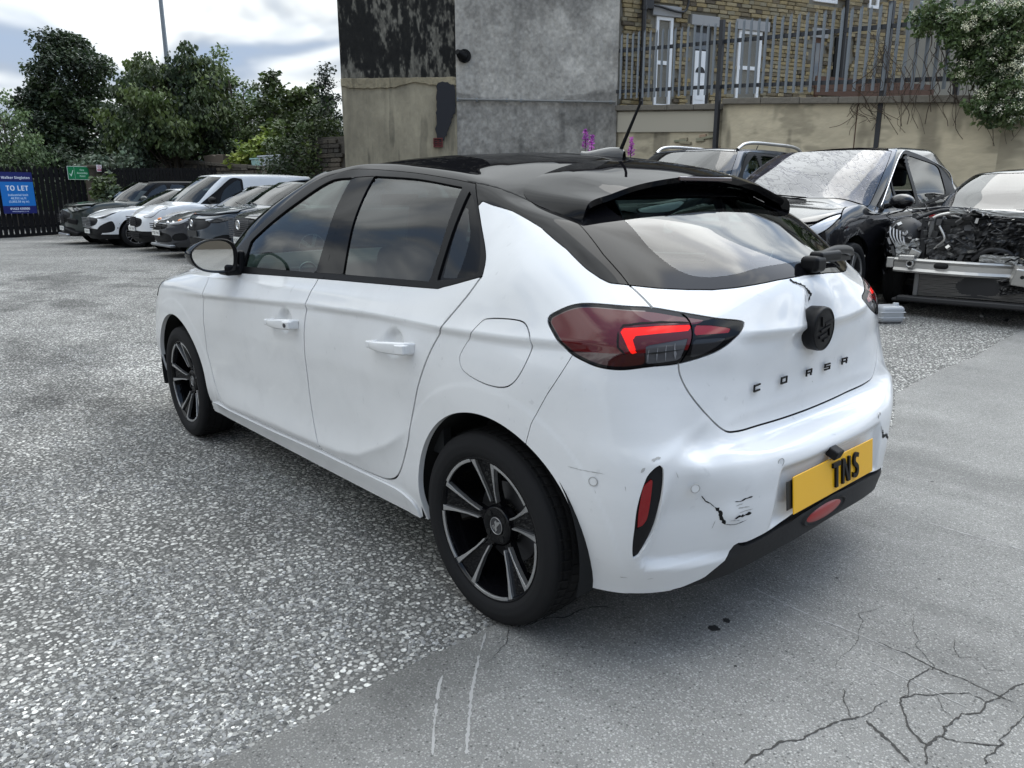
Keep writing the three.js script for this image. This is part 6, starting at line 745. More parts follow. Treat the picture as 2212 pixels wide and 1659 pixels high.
// ---- climbing vine over the palisade, with cream flower sprays
{
  const R = rng(55), V = (px, D = 0) => { const t = ret.hit(px, 150)[0]; return t; }, o = thing('russian_vine', 'leafy climber with cream flower sprays over the right end of the palisade', 'climber'), clumps = [], fl = [];
  const P = (px, py, n) => { const [t, y] = ret.hit(px, py); const v = new THREE.Vector3(t, y, n).applyMatrix4(ret.frame); return [v.x, v.y, v.z]; };
  const zone = [[2150, 110, 75, 85, 80], [2190, 200, 45, 70, 40], [2120, 60, 55, 45, 34], [2215, 60, 50, 60, 36], [2080, 75, 35, 35, 16], [2160, 240, 40, 30, 14], [2060, 40, 40, 25, 12], [2010, 60, 30, 25, 6]];
  for (const [px, py, rx, ry, n] of zone) for (let i = 0; i < n; i++) { const a = R() * 6.28, q = Math.sqrt(R()); clumps.push([...P(px + rx * q * Math.cos(a), py + ry * q * Math.sin(a), .05 + .45 * R()), .12 + .12 * R()]); }
  part(o, 'leaves', foliage(R, clumps, 60, .075, [[.05, .085, .022], [.07, .11, .03], [.035, .062, .018], [.10, .14, .05]], .4), leafMat);
  for (let i = 0; i < 170; i++) { const c = clumps[Math.floor(R() * clumps.length)], dx = (R() - .5) * .3, dz = .10 + .22 * R(); fl.push([c[0] + RT[0] * dx - FW[0] * dz, c[1] + (R() - .3) * .25, c[2] + RT[1] * dx - FW[1] * dz, .05 + .06 * R()]); }
  part(o, 'flowers', foliage(R, fl, 40, .020, [[.62, .60, .46], [.52, .52, .38], [.70, .68, .56]], .1), mat([1, 1, 1], .8, { vertexColors: true, side: THREE.DoubleSide }));
  const stems = []; for (let i = 0; i < 64; i++) { let px = 1880 + 320 * R(), py = 60 + 90 * R(), n = .08 + .12 * R(); const pts = [P(px, py, n)]; for (let k = 0; k < 5; k++) { px += (R() - .5) * 50; py += 10 + 38 * R(); n = Math.max(.06, n + (R() - .5) * .05); pts.push(P(px, py, n)); } stems.push(tube(pts, .003 + .006 * R() * R(), 14, 4)); }
  for (let i = 0; i < 12; i++) { let px = 1860 + 30 * R(), py = 215, n = .08; const pts = [P(px, py, n)]; for (let k = 0; k < 4; k++) { px += (R() - .5) * 70; py += 25 * R(); pts.push(P(px, py, n + .02 * R())); } stems.push(tube(pts, .005, 12, 4)); }
  const st = part(o, 'stems', merge(stems), mat([.060, .042, .030], .95)); st.userData.kind = 'stuff';
}
// ---- rosebay at the foot of the gable
{ const R = rng(12); [[1266, 300, 16.5], [1279, 312, 16.4], [1364, 318, 16.2]].forEach(([px, py, D], i) => { const o = thing('rosebay', ['tall purple rosebay flower left of the aerial', 'shorter purple rosebay flower next to the tall one', 'purple rosebay flower behind the aerial'][i], 'flower', [0, 0, 0], 0, 'rosebay by the wall'), p = at(px, py, D); part(o, 'stem', rod([p[0], .17, p[2]], [p[0], p[1], p[2]], .012, .008, 6), mat([.06, .07, .03], .9)); const cl = []; for (let k = 0; k < 7; k++) cl.push([p[0], p[1] - .14 + k * .05, p[2], .06 * (1.2 - k * .12)]); part(o, 'blossom', foliage(R, cl, 26, .045, [[.42, .10, .42], [.52, .16, .50], [.34, .07, .36]], .1), leafMat); const lv = []; for (let k = 0; k < 9; k++) lv.push([p[0] + (R() - .5) * .1, p[1] - .3 - k * .12, p[2] + (R() - .5) * .1, .10]); part(o, 'leaves', foliage(R, lv, 14, .11, GREEN.mid, .4), leafMat); }); }
// ---- far hillside and roofs beyond the gate
{ const pts = []; const g = new THREE.PlaneGeometry(700, 60, 80, 1), p = g.attributes.position; for (let i = 0; i < p.count; i++) if (p.getY(i) > 0) p.setY(i, 16 + 20 * fbm(p.getX(i) * .012 + 3, 2, 7, 5) + 3 * fbm(p.getX(i) * .2, 5, 2, 3)); else p.setY(i, -20); const [x, z] = CF(-260, 420); g.rotateY(.836 + .45); g.translate(x, 0, z); g.computeVertexNormals(); structure('hillside', g, mat([.06, .085, .10], 1)); }
{ const o = thing('distant_building', 'pale low building glimpsed through the trees beyond the gate', 'building'), p = at(40, 335, 60), q = Math.atan2(FW[0], FW[1]); part(o, 'wall', place(box(14, 4.2, 6), p[0], 2.1, p[2], 0, q, 0), mat([.5, .5, .48], .9)); part(o, 'roof', place(box(14.4, .5, 6.4), p[0], 4.4, p[2], 0, q, 0), mat([.25, .38, .30], .7)); }
// ---------------------------------------------------------------- the other cars: one net, stretched to each make's proportions
// local axes: x to the rear from the front axle, y up, z to the car's left
function otherNet(o) {
  const { fo, wb, ro, W, H, le, cowl, cowlX, headX, rail, railZ, belt, beltR, roofR, tailX, glassR, drop = .03, sh = .82, nose = .10 } = o, xe = wb + ro, lw = .93;
  // each row: nose x at the centre, side half-width, heights at the nose, along the side, at the rear
  const ring = (nx, ny, w, y1, y2, rx, ry, hood = null) => [
    [nx, ny, 0], [nx + .045, ny, w * .50], [nx + .24, lerp(ny, y1, .25), w * .85], [-.42, lerp(ny, y1, .75), w * .985],
    [0, y1, w * 1.0], [.52, y1, w * .998], [lerp(.52, wb, .38), lerp(y1, y2, .4), w], [lerp(.52, wb, .75), lerp(y1, y2, .75), w], [wb, y2, w], [lerp(wb, xe, .55), y2, w * .97], [rx - .10, lerp(y2, ry, .6), w * .80], [rx - .02, ry, w * .45], [rx, ry, 0]];
  const net = [ring(-fo + .09, .21, W * .92, .22, .23, xe - .08, .28), ring(-fo + .01, .34, W * .965, .33, .34, xe - .01, .40), ring(-fo, .50, W * .985, .50, .50, xe, .55), ring(-fo + .02, lerp(.5, le, .6), W * 1.0, .66, .68, xe - .02, .72)];
  const L = ring(-fo + nose, le, W * .985, sh, sh + .03, xe - .05, .86); L[2] = [-fo + .26, le + .01, W * .80]; L[3] = [-.40, sh - .01, W * .945]; L[4] = [0, sh, W * .97]; net.push(L);
  const hm = ring(0, 0, W * .96, lerp(sh, belt, .6), lerp(sh, beltR, .6), xe - .09, .95); const hx = lerp(-fo + nose, cowlX, .5), hy = lerp(le, cowl, .62) + .025; hm[0] = [hx, hy, 0]; hm[1] = [hx + .02, hy - .005, W * .42]; hm[2] = [hx + .06, hy - .03, W * .72]; hm[3] = [-.12, lerp(sh, cowl, .55), W * .86]; hm[4] = [.20, lerp(sh, cowl, .72), W * .93]; net.push(hm);
  const c = ring(0, 0, W * .945, belt, beltR, tailX, glassR); c[0] = [cowlX, cowl, 0]; c[1] = [cowlX + .03, cowl - .004, W * .42]; c[2] = [cowlX + .12, cowl - .01, W * .68]; c[3] = [cowlX + .28, lerp(cowl, belt, .5), W * .82]; c[4] = [cowlX + .50, belt, W * .90]; c[5] = [Math.max(.75, cowlX + .75), belt, W * .938]; c[9] = [lerp(wb, tailX, .45), lerp(beltR, glassR, .5), W * .93]; c[10] = [tailX - .12, glassR, W * .78]; c[11] = [tailX - .02, glassR, W * .42]; net.push(c);
  const mid = c.map(p => p.slice()), m = (i, x, y, z) => mid[i] = [x, y, z], mx = lerp(cowlX, headX, .54), my = lerp(cowl, rail, .56), zz = lerp(W * .94, railZ, .48);
  m(0, mx, my + .012, 0); m(1, mx + .03, my + .006, W * .40); m(2, mx + .09, my, W * .61); m(3, mx + .19, my, W * .735); m(4, lerp(cowlX + .5, headX + .26, .55), lerp(belt, rail, .55), zz); m(5, lerp(c[5][0], headX + .45, .5), lerp(belt, rail, .52), zz); for (const i of [6, 7]) m(i, c[i][0], lerp(c[i][1], rail, .52), zz); m(8, lerp(wb, roofR - .25, .5), lerp(beltR, rail - drop * .6, .52), zz); m(9, lerp(c[9][0], roofR - .1, .5), lerp(c[9][1], rail - drop, .52), zz * .985); m(10, lerp(tailX, roofR, .5) - .08, lerp(glassR, rail - drop, .52), lerp(W * .78, railZ * .9, .5)); m(11, lerp(tailX, roofR, .5) - .01, lerp(glassR, rail - drop, .52), W * .40); m(12, lerp(tailX, roofR, .5), lerp(glassR, rail - drop, .52), 0); net.push(mid);
  const r = c.map(p => p.slice()), q = (i, x, y, z) => r[i] = [x, y, z]; q(0, headX, rail + .01, 0); q(1, headX + .02, rail + .008, railZ * .5); q(2, headX + .06, rail, railZ * .76); q(3, headX + .14, rail - .008, railZ * .92); q(4, headX + .26, rail - .012, railZ); q(5, headX + .46, rail, railZ); q(6, lerp(headX + .46, roofR, .33), rail + .006, railZ); q(7, lerp(headX + .46, roofR, .62), rail, railZ); q(8, roofR - .30, rail - drop * .55, railZ); q(9, roofR - .12, rail - drop * .9, railZ * .97); q(10, roofR - .03, rail - drop, railZ * .8); q(11, roofR, rail - drop, railZ * .45); q(12, roofR + .01, rail - drop, 0); net.push(r);
  const n = 13; for (const t of [.16, .45, .74, 1]) net.push(r.map((p, i) => { const sx = lerp(headX + .3, roofR - .28, i / (n - 1)), k = 1 - (1 - t) ** 2.6, x = lerp(p[0], sx, t), top = H - (H - rail + drop) * .55 * Math.pow(Math.abs(lerp(-1, 1, clamp((x - headX) / (roofR - headX)))), 3); return [x, lerp(p[1], Math.max(top, p[1]), k), p[2] * (1 - t)]; }));
  return net.map(w => [...w, ...w.slice(0, -1).reverse().map(p => [p[0], p[1], -p[2]])]);
}
const plateTex = txt => { const c = document.createElement('canvas'); c.width = 256; c.height = 64; const x = c.getContext('2d'); x.fillStyle = '#e6e6e2'; x.fillRect(0, 0, 256, 64); x.fillStyle = '#141414'; x.font = 'bold 50px sans-serif'; x.textAlign = 'center'; x.textBaseline = 'middle'; x.fillText(txt, 128, 34, 236); const t = new THREE.CanvasTexture(c); t.colorSpace = THREE.SRGBColorSpace; return t; };
const simpleRim = (() => { const b = []; for (let k = 0; k < 5; k++) { const a = k * 2 * Math.PI / 5; b.push(place(extrude([[.03, -.022], [.215, -.034], [.215, .034], [.03, .022]], .02, .003), 0, 0, .06, 0, 0, a)); } b.push(place(new THREE.TorusGeometry(.216, .010, 8, 40), 0, 0, .085), cyl(.05, .05, .03, 20, 0, 0, .065, Math.PI / 2)); return merge(b); })();
function makeOther(name, label, category, spec, paint, X, D, deg, opt = {}) {
  const net = otherNet(spec), S = Sheet.fromNet(net, [8, 8, 9, 12, 14, 12, 12, 12, 10, 8, 8, 8, 8, 8, 8, 10, 12, 12, 12, 14, 12, 9, 8, 8], [5, 6, 7, 7, 8, 8, 10, 8, 4, 6, 5, 4], opt.bend), [gx, gz] = CF(X, D), a = deg * Math.PI / 180;
  const hx = -Math.sin(a) * RT[0] - Math.cos(a) * FW[0], hz = -Math.sin(a) * RT[1] - Math.cos(a) * FW[1]; // the way it faces
  const car = thing(name, label, category, [gx, groundY(gx, gz), gz], Math.atan2(hz, -hx), opt.group);
  const { wb, fo, ro, W, R = .32, wheelZ = W - .10 } = spec; let T = S.tris; const U = u => u > 12 ? 24 - u : u;
  const take = (f, gap = .004) => { const r = S.cut(T, f, gap); T = r.outside; return r.inside; }, add = (n, t, m, o = {}, p = car) => t.length ? part(p, n, S.geometry(t, { lip: .012, ...o }), m) : null;
  for (const s of [1, -1]) for (const cx of [0, wb]) T = S.cut(T, (x, y, z) => z * s < .3 ? 1 : Math.hypot(x - cx, y - R - .01) - (R + .06), 0).outside;
  if (opt.wrecked) T = S.cut(T, opt.wrecked, 0).outside;
  const screen = take((x, y, z, u, v) => Math.max(U(u) - 3.62, 6.1 - v, v - 7.93) * .13, .002); add('windscreen', screen, opt.screen || M.darkglass, { off: -.004, lip: 0 });
  const rearW = take((x, y, z, u, v) => Math.max(10.25 - U(u), 6.12 - v, v - 7.9) * .13, .002); add('rear_window', rearW, M.darkglass, { off: -.004, lip: 0 });
  const dl = {}; for (const s of [1, -1]) { const f = polySD(smoothPoly(spec.dlo)); dl[s] = take((x, y, z, u, v) => z * s < .2 || v < 5.6 ? 1 : f(x, y), .003); }
  const shell = T;
  for (const s of [1, -1]) {
    T = dl[s]; const panes = spec.panes.map(p => { const f = polySD(smoothPoly(p)); return take((x, y) => f(x, y), 0); });
    panes.forEach((p, i) => { if (opt.openWindow !== i || s < 0) add('side_window', p, M.darkglass, { off: -.006, lip: 0 }); }); add('window_trim', T, M.satin, { lip: .012, off: .002 });
  }
  T = shell;
  if (!opt.wrecked) {
    const uv = (poly) => { const f = polySD(smoothPoly(poly)); return (x, y, z, u, v) => f(U(u), v) * .16; };
    for (const s of [1, -1]) { const f = polySD(smoothPoly(opt.lamp || [[1.25, 3.75], [1.5, 3.5], [2.6, 3.62], [3.15, 3.95], [2.9, 4.12], [2.0, 4.0]])); const h = take((x, y, z, u, v) => (s > 0) === (u < 12) ? f(U(u), v) * .16 : 1, .004); const H = add('headlight', h, opt.lampMat || mat([.60, .61, .63], .12, { clearcoat: 1 }), { off: .001 }); if (opt.lampBits) opt.lampBits(H, S, h, s); }
    const gr = take(uv(opt.grille || [[-.5, 2.9], [1.1, 2.9], [1.15, 3.5], [-.5, 3.6]]), .003); add('grille', gr, M.plastic, { off: -.02, lip: .02 });
    const it = take(uv(opt.intake || [[-.5, .9], [1.5, .9], [1.4, 1.7], [-.5, 1.8]]), .002); add('air_intake', it, M.plastic, { off: -.02, lip: .02 });
    if (opt.sideIntake) for (const s of [1, -1]) { const f = polySD(smoothPoly(opt.sideIntake)); const h = take((x, y, z, u, v) => (s > 0) === (u < 12) ? f(U(u), v) * .16 : 1, .002); add('side_intake', h, M.plastic, { off: -.012 }); }
    const bn = take((x, y, z, u, v) => Math.max((U(u) - 3.25) * .14, (4.02 - v) * .16), .004); const B = add('bonnet', bn, paint, { off: opt.bonnetUp ? 0 : .001, lip: .03 }); if (opt.bonnetUp && B) { const [yh, ang] = opt.bonnetUp, hxp = spec.cowlX; B.position.set(hxp * (1 - Math.cos(ang)), 0, 0); B.rotation.z = -ang; B.position.set(hxp - (hxp * Math.cos(ang) + spec.cowl * Math.sin(ang)), spec.cowl - (-hxp * Math.sin(ang) + spec.cowl * Math.cos(ang)) + yh * 0, 0); }
  }
  if (opt.cladding) { const cl = take((x, y, z, u, v) => y - opt.cladding(x, u), 0); add('lower_cladding', cl, M.plastic, { lip: .02 }); }
  if (opt.roofMat) { const rf = take((x, y, z, u, v) => (7.0 - v) * .15, 0); add('roof', rf, opt.roofMat); }
  for (const xd of spec.doors || []) { const L = lineD(xd); T = S.cut(T, (x, y, z) => Math.abs(z) < .4 ? 1 : L(x, y) - .0035, 0).outside; }
  add('body', T, paint, { lip: .02 });
  add('inner_shell', S.cut(S.tris, (x, y, z, u, v) => Math.max((v - 5.6) * .15, Math.abs(z) > .4 ? R + .08 - Math.min(Math.hypot(x, y - R), Math.hypot(x - wb, y - R)) : -1, .24 - y, opt.wrecked ? -opt.wrecked(x, y, z, u, v) : -1), 0).inside, M.inner, { off: -.03, lip: 0 });
  part(car, 'underbody', box(wb + .6, .05, W * 1.5, wb / 2, .27, 0), M.inner);
  part(car, 'seats', merge([.5 * W, -.5 * W].flatMap(z => [rbox(.16, .62, .46, .06, spec.headX + .75, .85, z, 0, 0, -.25), rbox(.10, .18, .26, .04, spec.headX + .86, 1.22 + (spec.H - 1.5) * .5, z), rbox(.16, .55, .46, .06, spec.headX + 1.65, .85, z, 0, 0, -.25)])), M.cloth); part(car, 'dashboard', rbox(.5, .2, W * 1.6, .06, spec.cowlX + .55, spec.cowl - .10, 0), M.dash);
  for (const s of [1, -1]) for (const cx of [0, wb]) {
    const w = new THREE.Group(); w.name = 'wheel'; car.add(w); w.position.set(cx, R, s * wheelZ); if (s < 0) w.rotation.y = Math.PI; const k = R / .305; w.scale.set(k, k, 1); part(w, 'tyre', wheelBits.tyre, M.rubber); part(w, 'rim', wheelBits.barrel, M.darkmetal); part(w, 'spoke', opt.alloy === 'black' ? wheelBits.spokes : simpleRim, opt.alloy === 'black' ? M.gloss : M.silver); if (opt.alloy === 'black') part(w, 'machined_edge', wheelBits.blades, M.silver); part(w, 'brake_disc', wheelBits.disc, M.darkmetal);
    const lg = new THREE.CylinderGeometry(R + .075, R + .075, .34, 24, 1, true, 0, Math.PI); lg.rotateX(Math.PI / 2); part(car, 'wheel_arch_liner', merge([place(lg, cx, R + .01, s * (W - .22), 0, 0, 0), place(new THREE.CircleGeometry(R + .07, 24), cx, R, s * (W - .38))]), M.inner);
  }
  for (const s of [1, -1]) { const x = spec.mirrorX ?? spec.cowlX + .72, y = spec.belt + .09; const m = part(car, 'door_mirror', merge([place(new THREE.SphereGeometry(1, 18, 12).scale(.09, .075, .12), x, y, s * (W + .10)), rod([x + .02, y - .05, s * (W - .06)], [x, y - .02, s * (W + .05)], .03)]), opt.mirrorMat || paint); part(m, 'mirror_glass', place(new THREE.CircleGeometry(.075, 18), x + .075, y, s * (W + .10), 0, Math.PI / 2, 0), M.mirror); }
  if (opt.plate) { const pl = opt.plate, h = new THREE.Group(); h.name = 'number_plate'; car.add(h); h.position.set(-fo + (pl.x ?? -.005), pl.y, pl.z ?? 0); h.rotation.y = -Math.PI / 2 + (pl.turn || 0); part(h, 'plate_board', box(.52, .11, .012), pl.blank ? M.black : M.plateW); if (!pl.blank) part(h, 'plate_face', place(new THREE.PlaneGeometry(.51, .10), 0, 0, .0075), new THREE.MeshPhysicalMaterial({ map: plateTex(pl.text), roughness: .4 })); }
  if (opt.wipers !== false && !opt.wrecked) for (const z of [.25, -.35]) part(car, 'wiper', bar([spec.cowlX + .05, spec.cowl + .02, z * W * 1.5], [spec.cowlX + .12, spec.cowl + .055, z * W * 1.5 - .42 * W * 1.2], .015, .012), M.satin);
  return { car, S, spec };
}
const slats = (car, spec, y0, y1, n, zw, x, m = M.satin) => { for (let i = 0; i < n; i++) part(car, 'grille_bar', box(.02, (y1 - y0) / n * .5, zw * 2, x, lerp(y0, y1, (i + .5) / n), 0), m); };
const badge = (car, x, y, r, m = M.chrome) => part(car, 'badge', merge([place(new THREE.TorusGeometry(r, r * .16, 8, 28), x, y, 0, 0, Math.PI / 2), place(new THREE.CylinderGeometry(r * .9, r * .9, .006, 24), x + .004, y, 0, 0, 0, Math.PI / 2), box(.008, r * 1.3, r * .3, x - .004, y, 0), box(.008, r * .3, r * 1.1, x - .004, y + r * .2, 0)]), m);
const paintM = (c, r = .3) => mat(c, r, { specularIntensity: .15, clearcoat: 1, clearcoatRoughness: .04, metalness: .0 });
const row = 'cars parked in a row by the gate';
const dloHatch = (s) => { const { cowlX, headX, wb, belt, beltR, rail, roofR, drop = .03 } = s; return [[cowlX + .60, belt + .03, 1], [lerp(cowlX + .6, wb, .5), belt + .035], [wb - .1, beltR + .03], [wb + .18, beltR + .08, 1], [roofR - .25, rail - drop - .07], [roofR - .75, rail - drop * .4 - .035], [headX + .75, rail - .02], [headX + .42, rail - .03], [lerp(headX + .4, cowlX + .6, .5), lerp(rail, belt, .46)]]; };
const paneHatch = (s) => { const d = dloHatch(s), { three, belt, beltR, rail, wb, headX, cowlX, drop = .03, roofR } = s, bx = lerp(cowlX + .6, wb, .47); return [[[cowlX + .80, belt + .05, 1], [bx - .04, belt + .055, 1], [bx - .06, rail - .05, 1], [headX + .55, rail - .055], [lerp(headX + .45, cowlX + .7, .5), lerp(rail, belt, .5)]], [[bx + .05, belt + .055, 1], [wb - .16, beltR + .05, 1], [wb - .10, lerp(beltR, rail, .6)], [wb - .22, rail - drop * .5 - .06, 1], [bx + .03, rail - .05, 1]]].flatMap((p, i) => i === 0 && three ? [[[cowlX + 1.10, belt + .052, 1], [bx - .04, belt + .055, 1], [bx - .06, rail - .05, 1], [headX + .55, rail - .055], [cowlX + 1.12, lerp(rail, belt, .32)]], [[cowlX + .74, belt + .045, 1], [cowlX + 1.03, belt + .05, 1], [cowlX + 1.05, lerp(rail, belt, .42), 1]]] : [p]); };
const std = (s) => { s.dlo = dloHatch(s); s.panes = paneHatch(s); const bx = lerp(s.cowlX + .6, s.wb, .47); s.doors = s.doors || [[[.50, .32], [.52, .6], [.62, s.belt]], [[bx, .32], [bx + .02, s.belt + .03]], [[s.wb - .36, .40], [s.wb - .26, .75], [s.wb - .05, s.beltR]]]; return s; };
const SPEC = {
  suv: std({ fo: .93, wb: 2.69, ro: .98, W: .925, H: 1.69, R: .355, le: .94, nose: .13, cowl: 1.12, cowlX: .22, headX: 1.02, rail: 1.62, railZ: .66, belt: 1.09, beltR: 1.13, roofR: 3.25, tailX: 3.50, glassR: 1.15, sh: .98 }),
  hatch: std({ fo: .90, wb: 2.68, ro: .78, W: .925, H: 1.46, R: .335, le: .78, nose: .16, cowl: .98, cowlX: .18, headX: 1.15, rail: 1.40, railZ: .62, belt: .97, beltR: 1.02, roofR: 3.0, tailX: 3.30, glassR: 1.06, sh: .87 }),
  van: std({ fo: .86, wb: 2.67, ro: .85, W: .885, H: 1.78, R: .315, le: .86, nose: .16, cowl: 1.10, cowlX: -.02, headX: .88, rail: 1.70, railZ: .70, belt: 1.06, beltR: 1.10, roofR: 3.42, tailX: 3.50, glassR: 1.2, sh: .95, drop: .01 }),
  saloon: std({ fo: .93, wb: 2.635, ro: 1.0, W: .88, H: 1.49, R: .325, le: .74, nose: .16, cowl: .98, cowlX: .30, headX: 1.20, rail: 1.43, railZ: .60, belt: .96, beltR: 1.0, roofR: 2.75, tailX: 3.15, glassR: 1.08, sh: .85 }),
  cross: std({ fo: .90, wb: 2.61, ro: .87, W: .895, H: 1.58, R: .345, le: .88, nose: .15, cowl: 1.06, cowlX: .20, headX: 1.05, rail: 1.52, railZ: .62, belt: 1.04, beltR: 1.08, roofR: 2.95, tailX: 3.3, glassR: 1.1, sh: .93 }),
  mpv: std({ three: 1, fo: .96, wb: 2.85, ro: .96, W: .94, H: 1.66, R: .335, le: .84, cowl: 1.07, cowlX: .06, headX: 1.22, rail: 1.60, drop: .16, railZ: .66, belt: .96, beltR: 1.08, roofR: 3.30, tailX: 3.62, glassR: 1.16, sh: .90 }),
};
const dir = 50;
{ // dark green SUV, front crushed, bonnet lifted
  const s = SPEC.suv, c = makeOther('dark_suv', 'dark green SUV with crushed front and buckled bonnet, farthest of the parked row', 'car', s, paintM([.040, .048, .044]), -11.38, 21.34, dir, { group: row, chrome: true, bonnetUp: [0, .07], lampMat: mat([.12, .125, .13], .1, { clearcoat: 1 }), plate: { text: 'YT71 RE', y: .42, x: -.012 }, grille: [[-.5, 2.3], [1.0, 2.4], [1.2, 3.3], [-.5, 3.6]], roofMat: M.gloss, cladding: (x) => .34 });
  slats(c.car, s, .56, .80, 5, .42, -s.fo - .005); badge(c.car, -s.fo - .02, .72, .055, M.darkmetal); part(c.car, 'skid_plate', rbox(.10, .07, 1.1, .03, -s.fo + .02, .25, 0), M.silver); part(c.car, 'torn_bumper', merge([rbox(.25, .10, .5, .03, -s.fo + .18, .36, .55, .3, .5, .2), rbox(.2, .14, .3, .03, -s.fo + .2, .62, .62, .2, .6, .1)]), M.plastic); part(c.car, 'crumpled_wing', merge([rbox(.45, .06, .22, .02, -.45, .96, .78, .4, .2, .12), rbox(.3, .05, .2, .02, -.7, .90, .68, .6, .4, -.15)]), paintM([.03, .036, .033]));
}
{ // white hatch with dark wedge intakes
  const s = SPEC.hatch, c = makeOther('white_parked_hatchback', 'white hatchback with dark wedge-shaped intakes and missing arch trim, second in the parked row', 'car', s, M.white, -9.96, 19.91, dir, { group: row, alloy: 'black', mirrorMat: M.gloss, plate: { text: 'DE24 HT', y: .40, x: -.01 }, lamp: [[1.15, 3.55], [1.6, 3.35], [2.7, 3.72], [3.1, 4.0], [2.4, 3.95]], lampMat: mat([.03, .032, .035], .06, { clearcoat: 1 }), sideIntake: [[1.35, 1.2], [2.75, 1.5], [2.65, 2.9], [1.6, 2.2]], grille: [[-.5, 2.2], [1.15, 2.3], [1.2, 3.4], [-.5, 3.5]], cladding: (x) => .33 });
  slats(c.car, s, .48, .74, 7, .42, -s.fo - .004, mat([.12, .125, .13], .4)); for (let i = 0; i < 9; i++) { const a = (20 + i * 16) * Math.PI / 180; part(c.car, 'trim_clip', box(.03, .02, .01, -(s.R + .10) * Math.cos(a), s.R + (s.R + .10) * Math.sin(a), s.W - .012), M.black); }
}
{ // white van
  const s = SPEC.van; s.dlo = [[s.cowlX + .50, s.belt + .0, 1], [1.55, s.belt, 1], [1.55, s.rail - .06, 1], [s.headX + .40, s.rail - .05], [lerp(s.headX + .4, s.cowlX + .6, .5), lerp(s.rail, s.belt, .48)]]; s.panes = [[[s.cowlX + .95, s.belt + .04, 1], [1.50, s.belt + .04, 1], [1.50, s.rail - .10, 1], [s.headX + .52, s.rail - .10], [lerp(s.headX + .45, s.cowlX + .85, .5), lerp(s.rail, s.belt, .5)]]]; s.doors = [[[.55, .32], [.58, s.belt]], [[1.60, .32], [1.60, 1.66]], [[1.66, 1.15], [3.2, 1.15], [3.2, 1.58], [1.66, 1.58]]];
  const c = makeOther('white_van', 'white panel van with black slatted grille, third in the parked row', 'van', s, M.white, -8.17, 18.48, dir, { group: row, mirrorMat: M.plastic, plate: { text: 'DS67 VJN', y: .52, x: -.012 }, lamp: [[1.2, 3.55], [1.7, 3.35], [2.7, 3.75], [3.2, 4.35], [2.7, 4.25], [1.8, 3.8]], grille: [[-.5, 2.3], [1.0, 2.35], [1.05, 3.15], [-.5, 3.2]], cladding: (x, u) => x < -.3 ? .46 : .20 });
  slats(c.car, s, .60, .80, 5, .40, -s.fo - .004); slats(c.car, s, .30, .42, 3, .5, -s.fo + .01); part(c.car, 'aerial', rod([1.05, 1.76, 0], [.62, 2.12, -.0], .006, .003, 6), M.satin);
}
{ // grey saloon
  const s = SPEC.saloon, c = makeOther('grey_saloon', 'dark grey saloon with orange indicator and scuffed silver chin, fourth in the parked row', 'car', s, paintM([.055, .056, .062]), -6.74, 16.74, dir, { group: row, plate: { text: 'YY08 PWK', y: .50, x: -.015 }, lamp: [[1.2, 3.45], [2.0, 3.3], [3.0, 3.75], [3.1, 4.0], [2.2, 3.9], [1.4, 3.75]], lampMat: mat([.40, .40, .41], .1, { clearcoat: 1 }), sideIntake: [[1.6, 1.1], [2.5, 1.3], [2.3, 2.0], [1.6, 1.8]], grille: [[-.5, 2.5], [.95, 2.6], [1.0, 3.3], [-.5, 3.4]], intake: [[-.5, .8], [1.3, .9], [1.2, 1.9], [-.5, 2.0]] });
  part(c.car, 'chin_spoiler', rbox(.12, .06, 1.35, .025, -s.fo + .10, .24, 0), M.steel); for (const z of [.62, -.62]) { part(c.car, 'indicator', place(new THREE.SphereGeometry(1, 14, 10).scale(.06, .045, .035), -s.fo + .30, .745, z * 1.14), mat([.75, .22, .02], .2, { clearcoat: 1 })); for (const k of [0, 1]) part(c.car, 'lamp_bowl', place(new THREE.SphereGeometry(1, 14, 10).scale(.03, .05, .06), -s.fo + .12 + k * .07, .70, z * (.72 + k * .20)), M.chrome); }
  badge(c.car, -s.fo - .012, .66, .04); slats(c.car, s, .58, .70, 3, .40, -s.fo - .002);
}
{ // blue-grey crossover
  const s = SPEC.cross, c = makeOther('blue_grey_crossover', 'blue-grey crossover with its bonnet ajar and a blank black plate, fifth in the parked row', 'car', s, paintM([.075, .088, .105]), -5.40, 15.27, dir, { group: row, bonnetUp: [0, .045], plate: { blank: true, y: .55, x: -.012 }, lamp: [[1.25, 3.45], [1.6, 3.2], [3.0, 3.6], [3.2, 3.95], [2.2, 3.75]], lampMat: mat([.04, .042, .046], .06, { clearcoat: 1 }), sideIntake: [[1.7, 1.2], [2.7, 1.6], [2.6, 2.2], [1.6, 1.9]], grille: [[-.5, 2.5], [1.2, 2.7], [1.25, 3.5], [-.5, 3.5]], cladding: (x) => .36 });
  for (const z of [1, -1]) part(c.car, 'running_light', tube([[-s.fo + .10, .80, z * .50], [-s.fo + .20, .82, z * .66], [-s.fo + .38, .84, z * .80]], .012, 12, 6), mat([.8, .82, .85], .2)); badge(c.car, -s.fo - .008, .74, .06);
}
{ // dark car at the near end of the row, with a mesh grille
  const s = SPEC.cross, c = makeOther('charcoal_car', 'charcoal car with a fine grille and round badge, nearest of the parked row', 'car', s, paintM([.030, .032, .036]), -3.97, 13.75, dir, { group: row, plate: { text: 'KX21 FRO', y: .48, x: -.012 }, grille: [[-.5, 1.9], [1.2, 2.1], [1.35, 3.5], [-.5, 3.7]], lampMat: mat([.06, .062, .066], .06, { clearcoat: 1 }) });
  slats(c.car, s, .50, .86, 11, .46, -s.fo - .004, M.darkmetal); badge(c.car, -s.fo - .015, .74, .075);
}
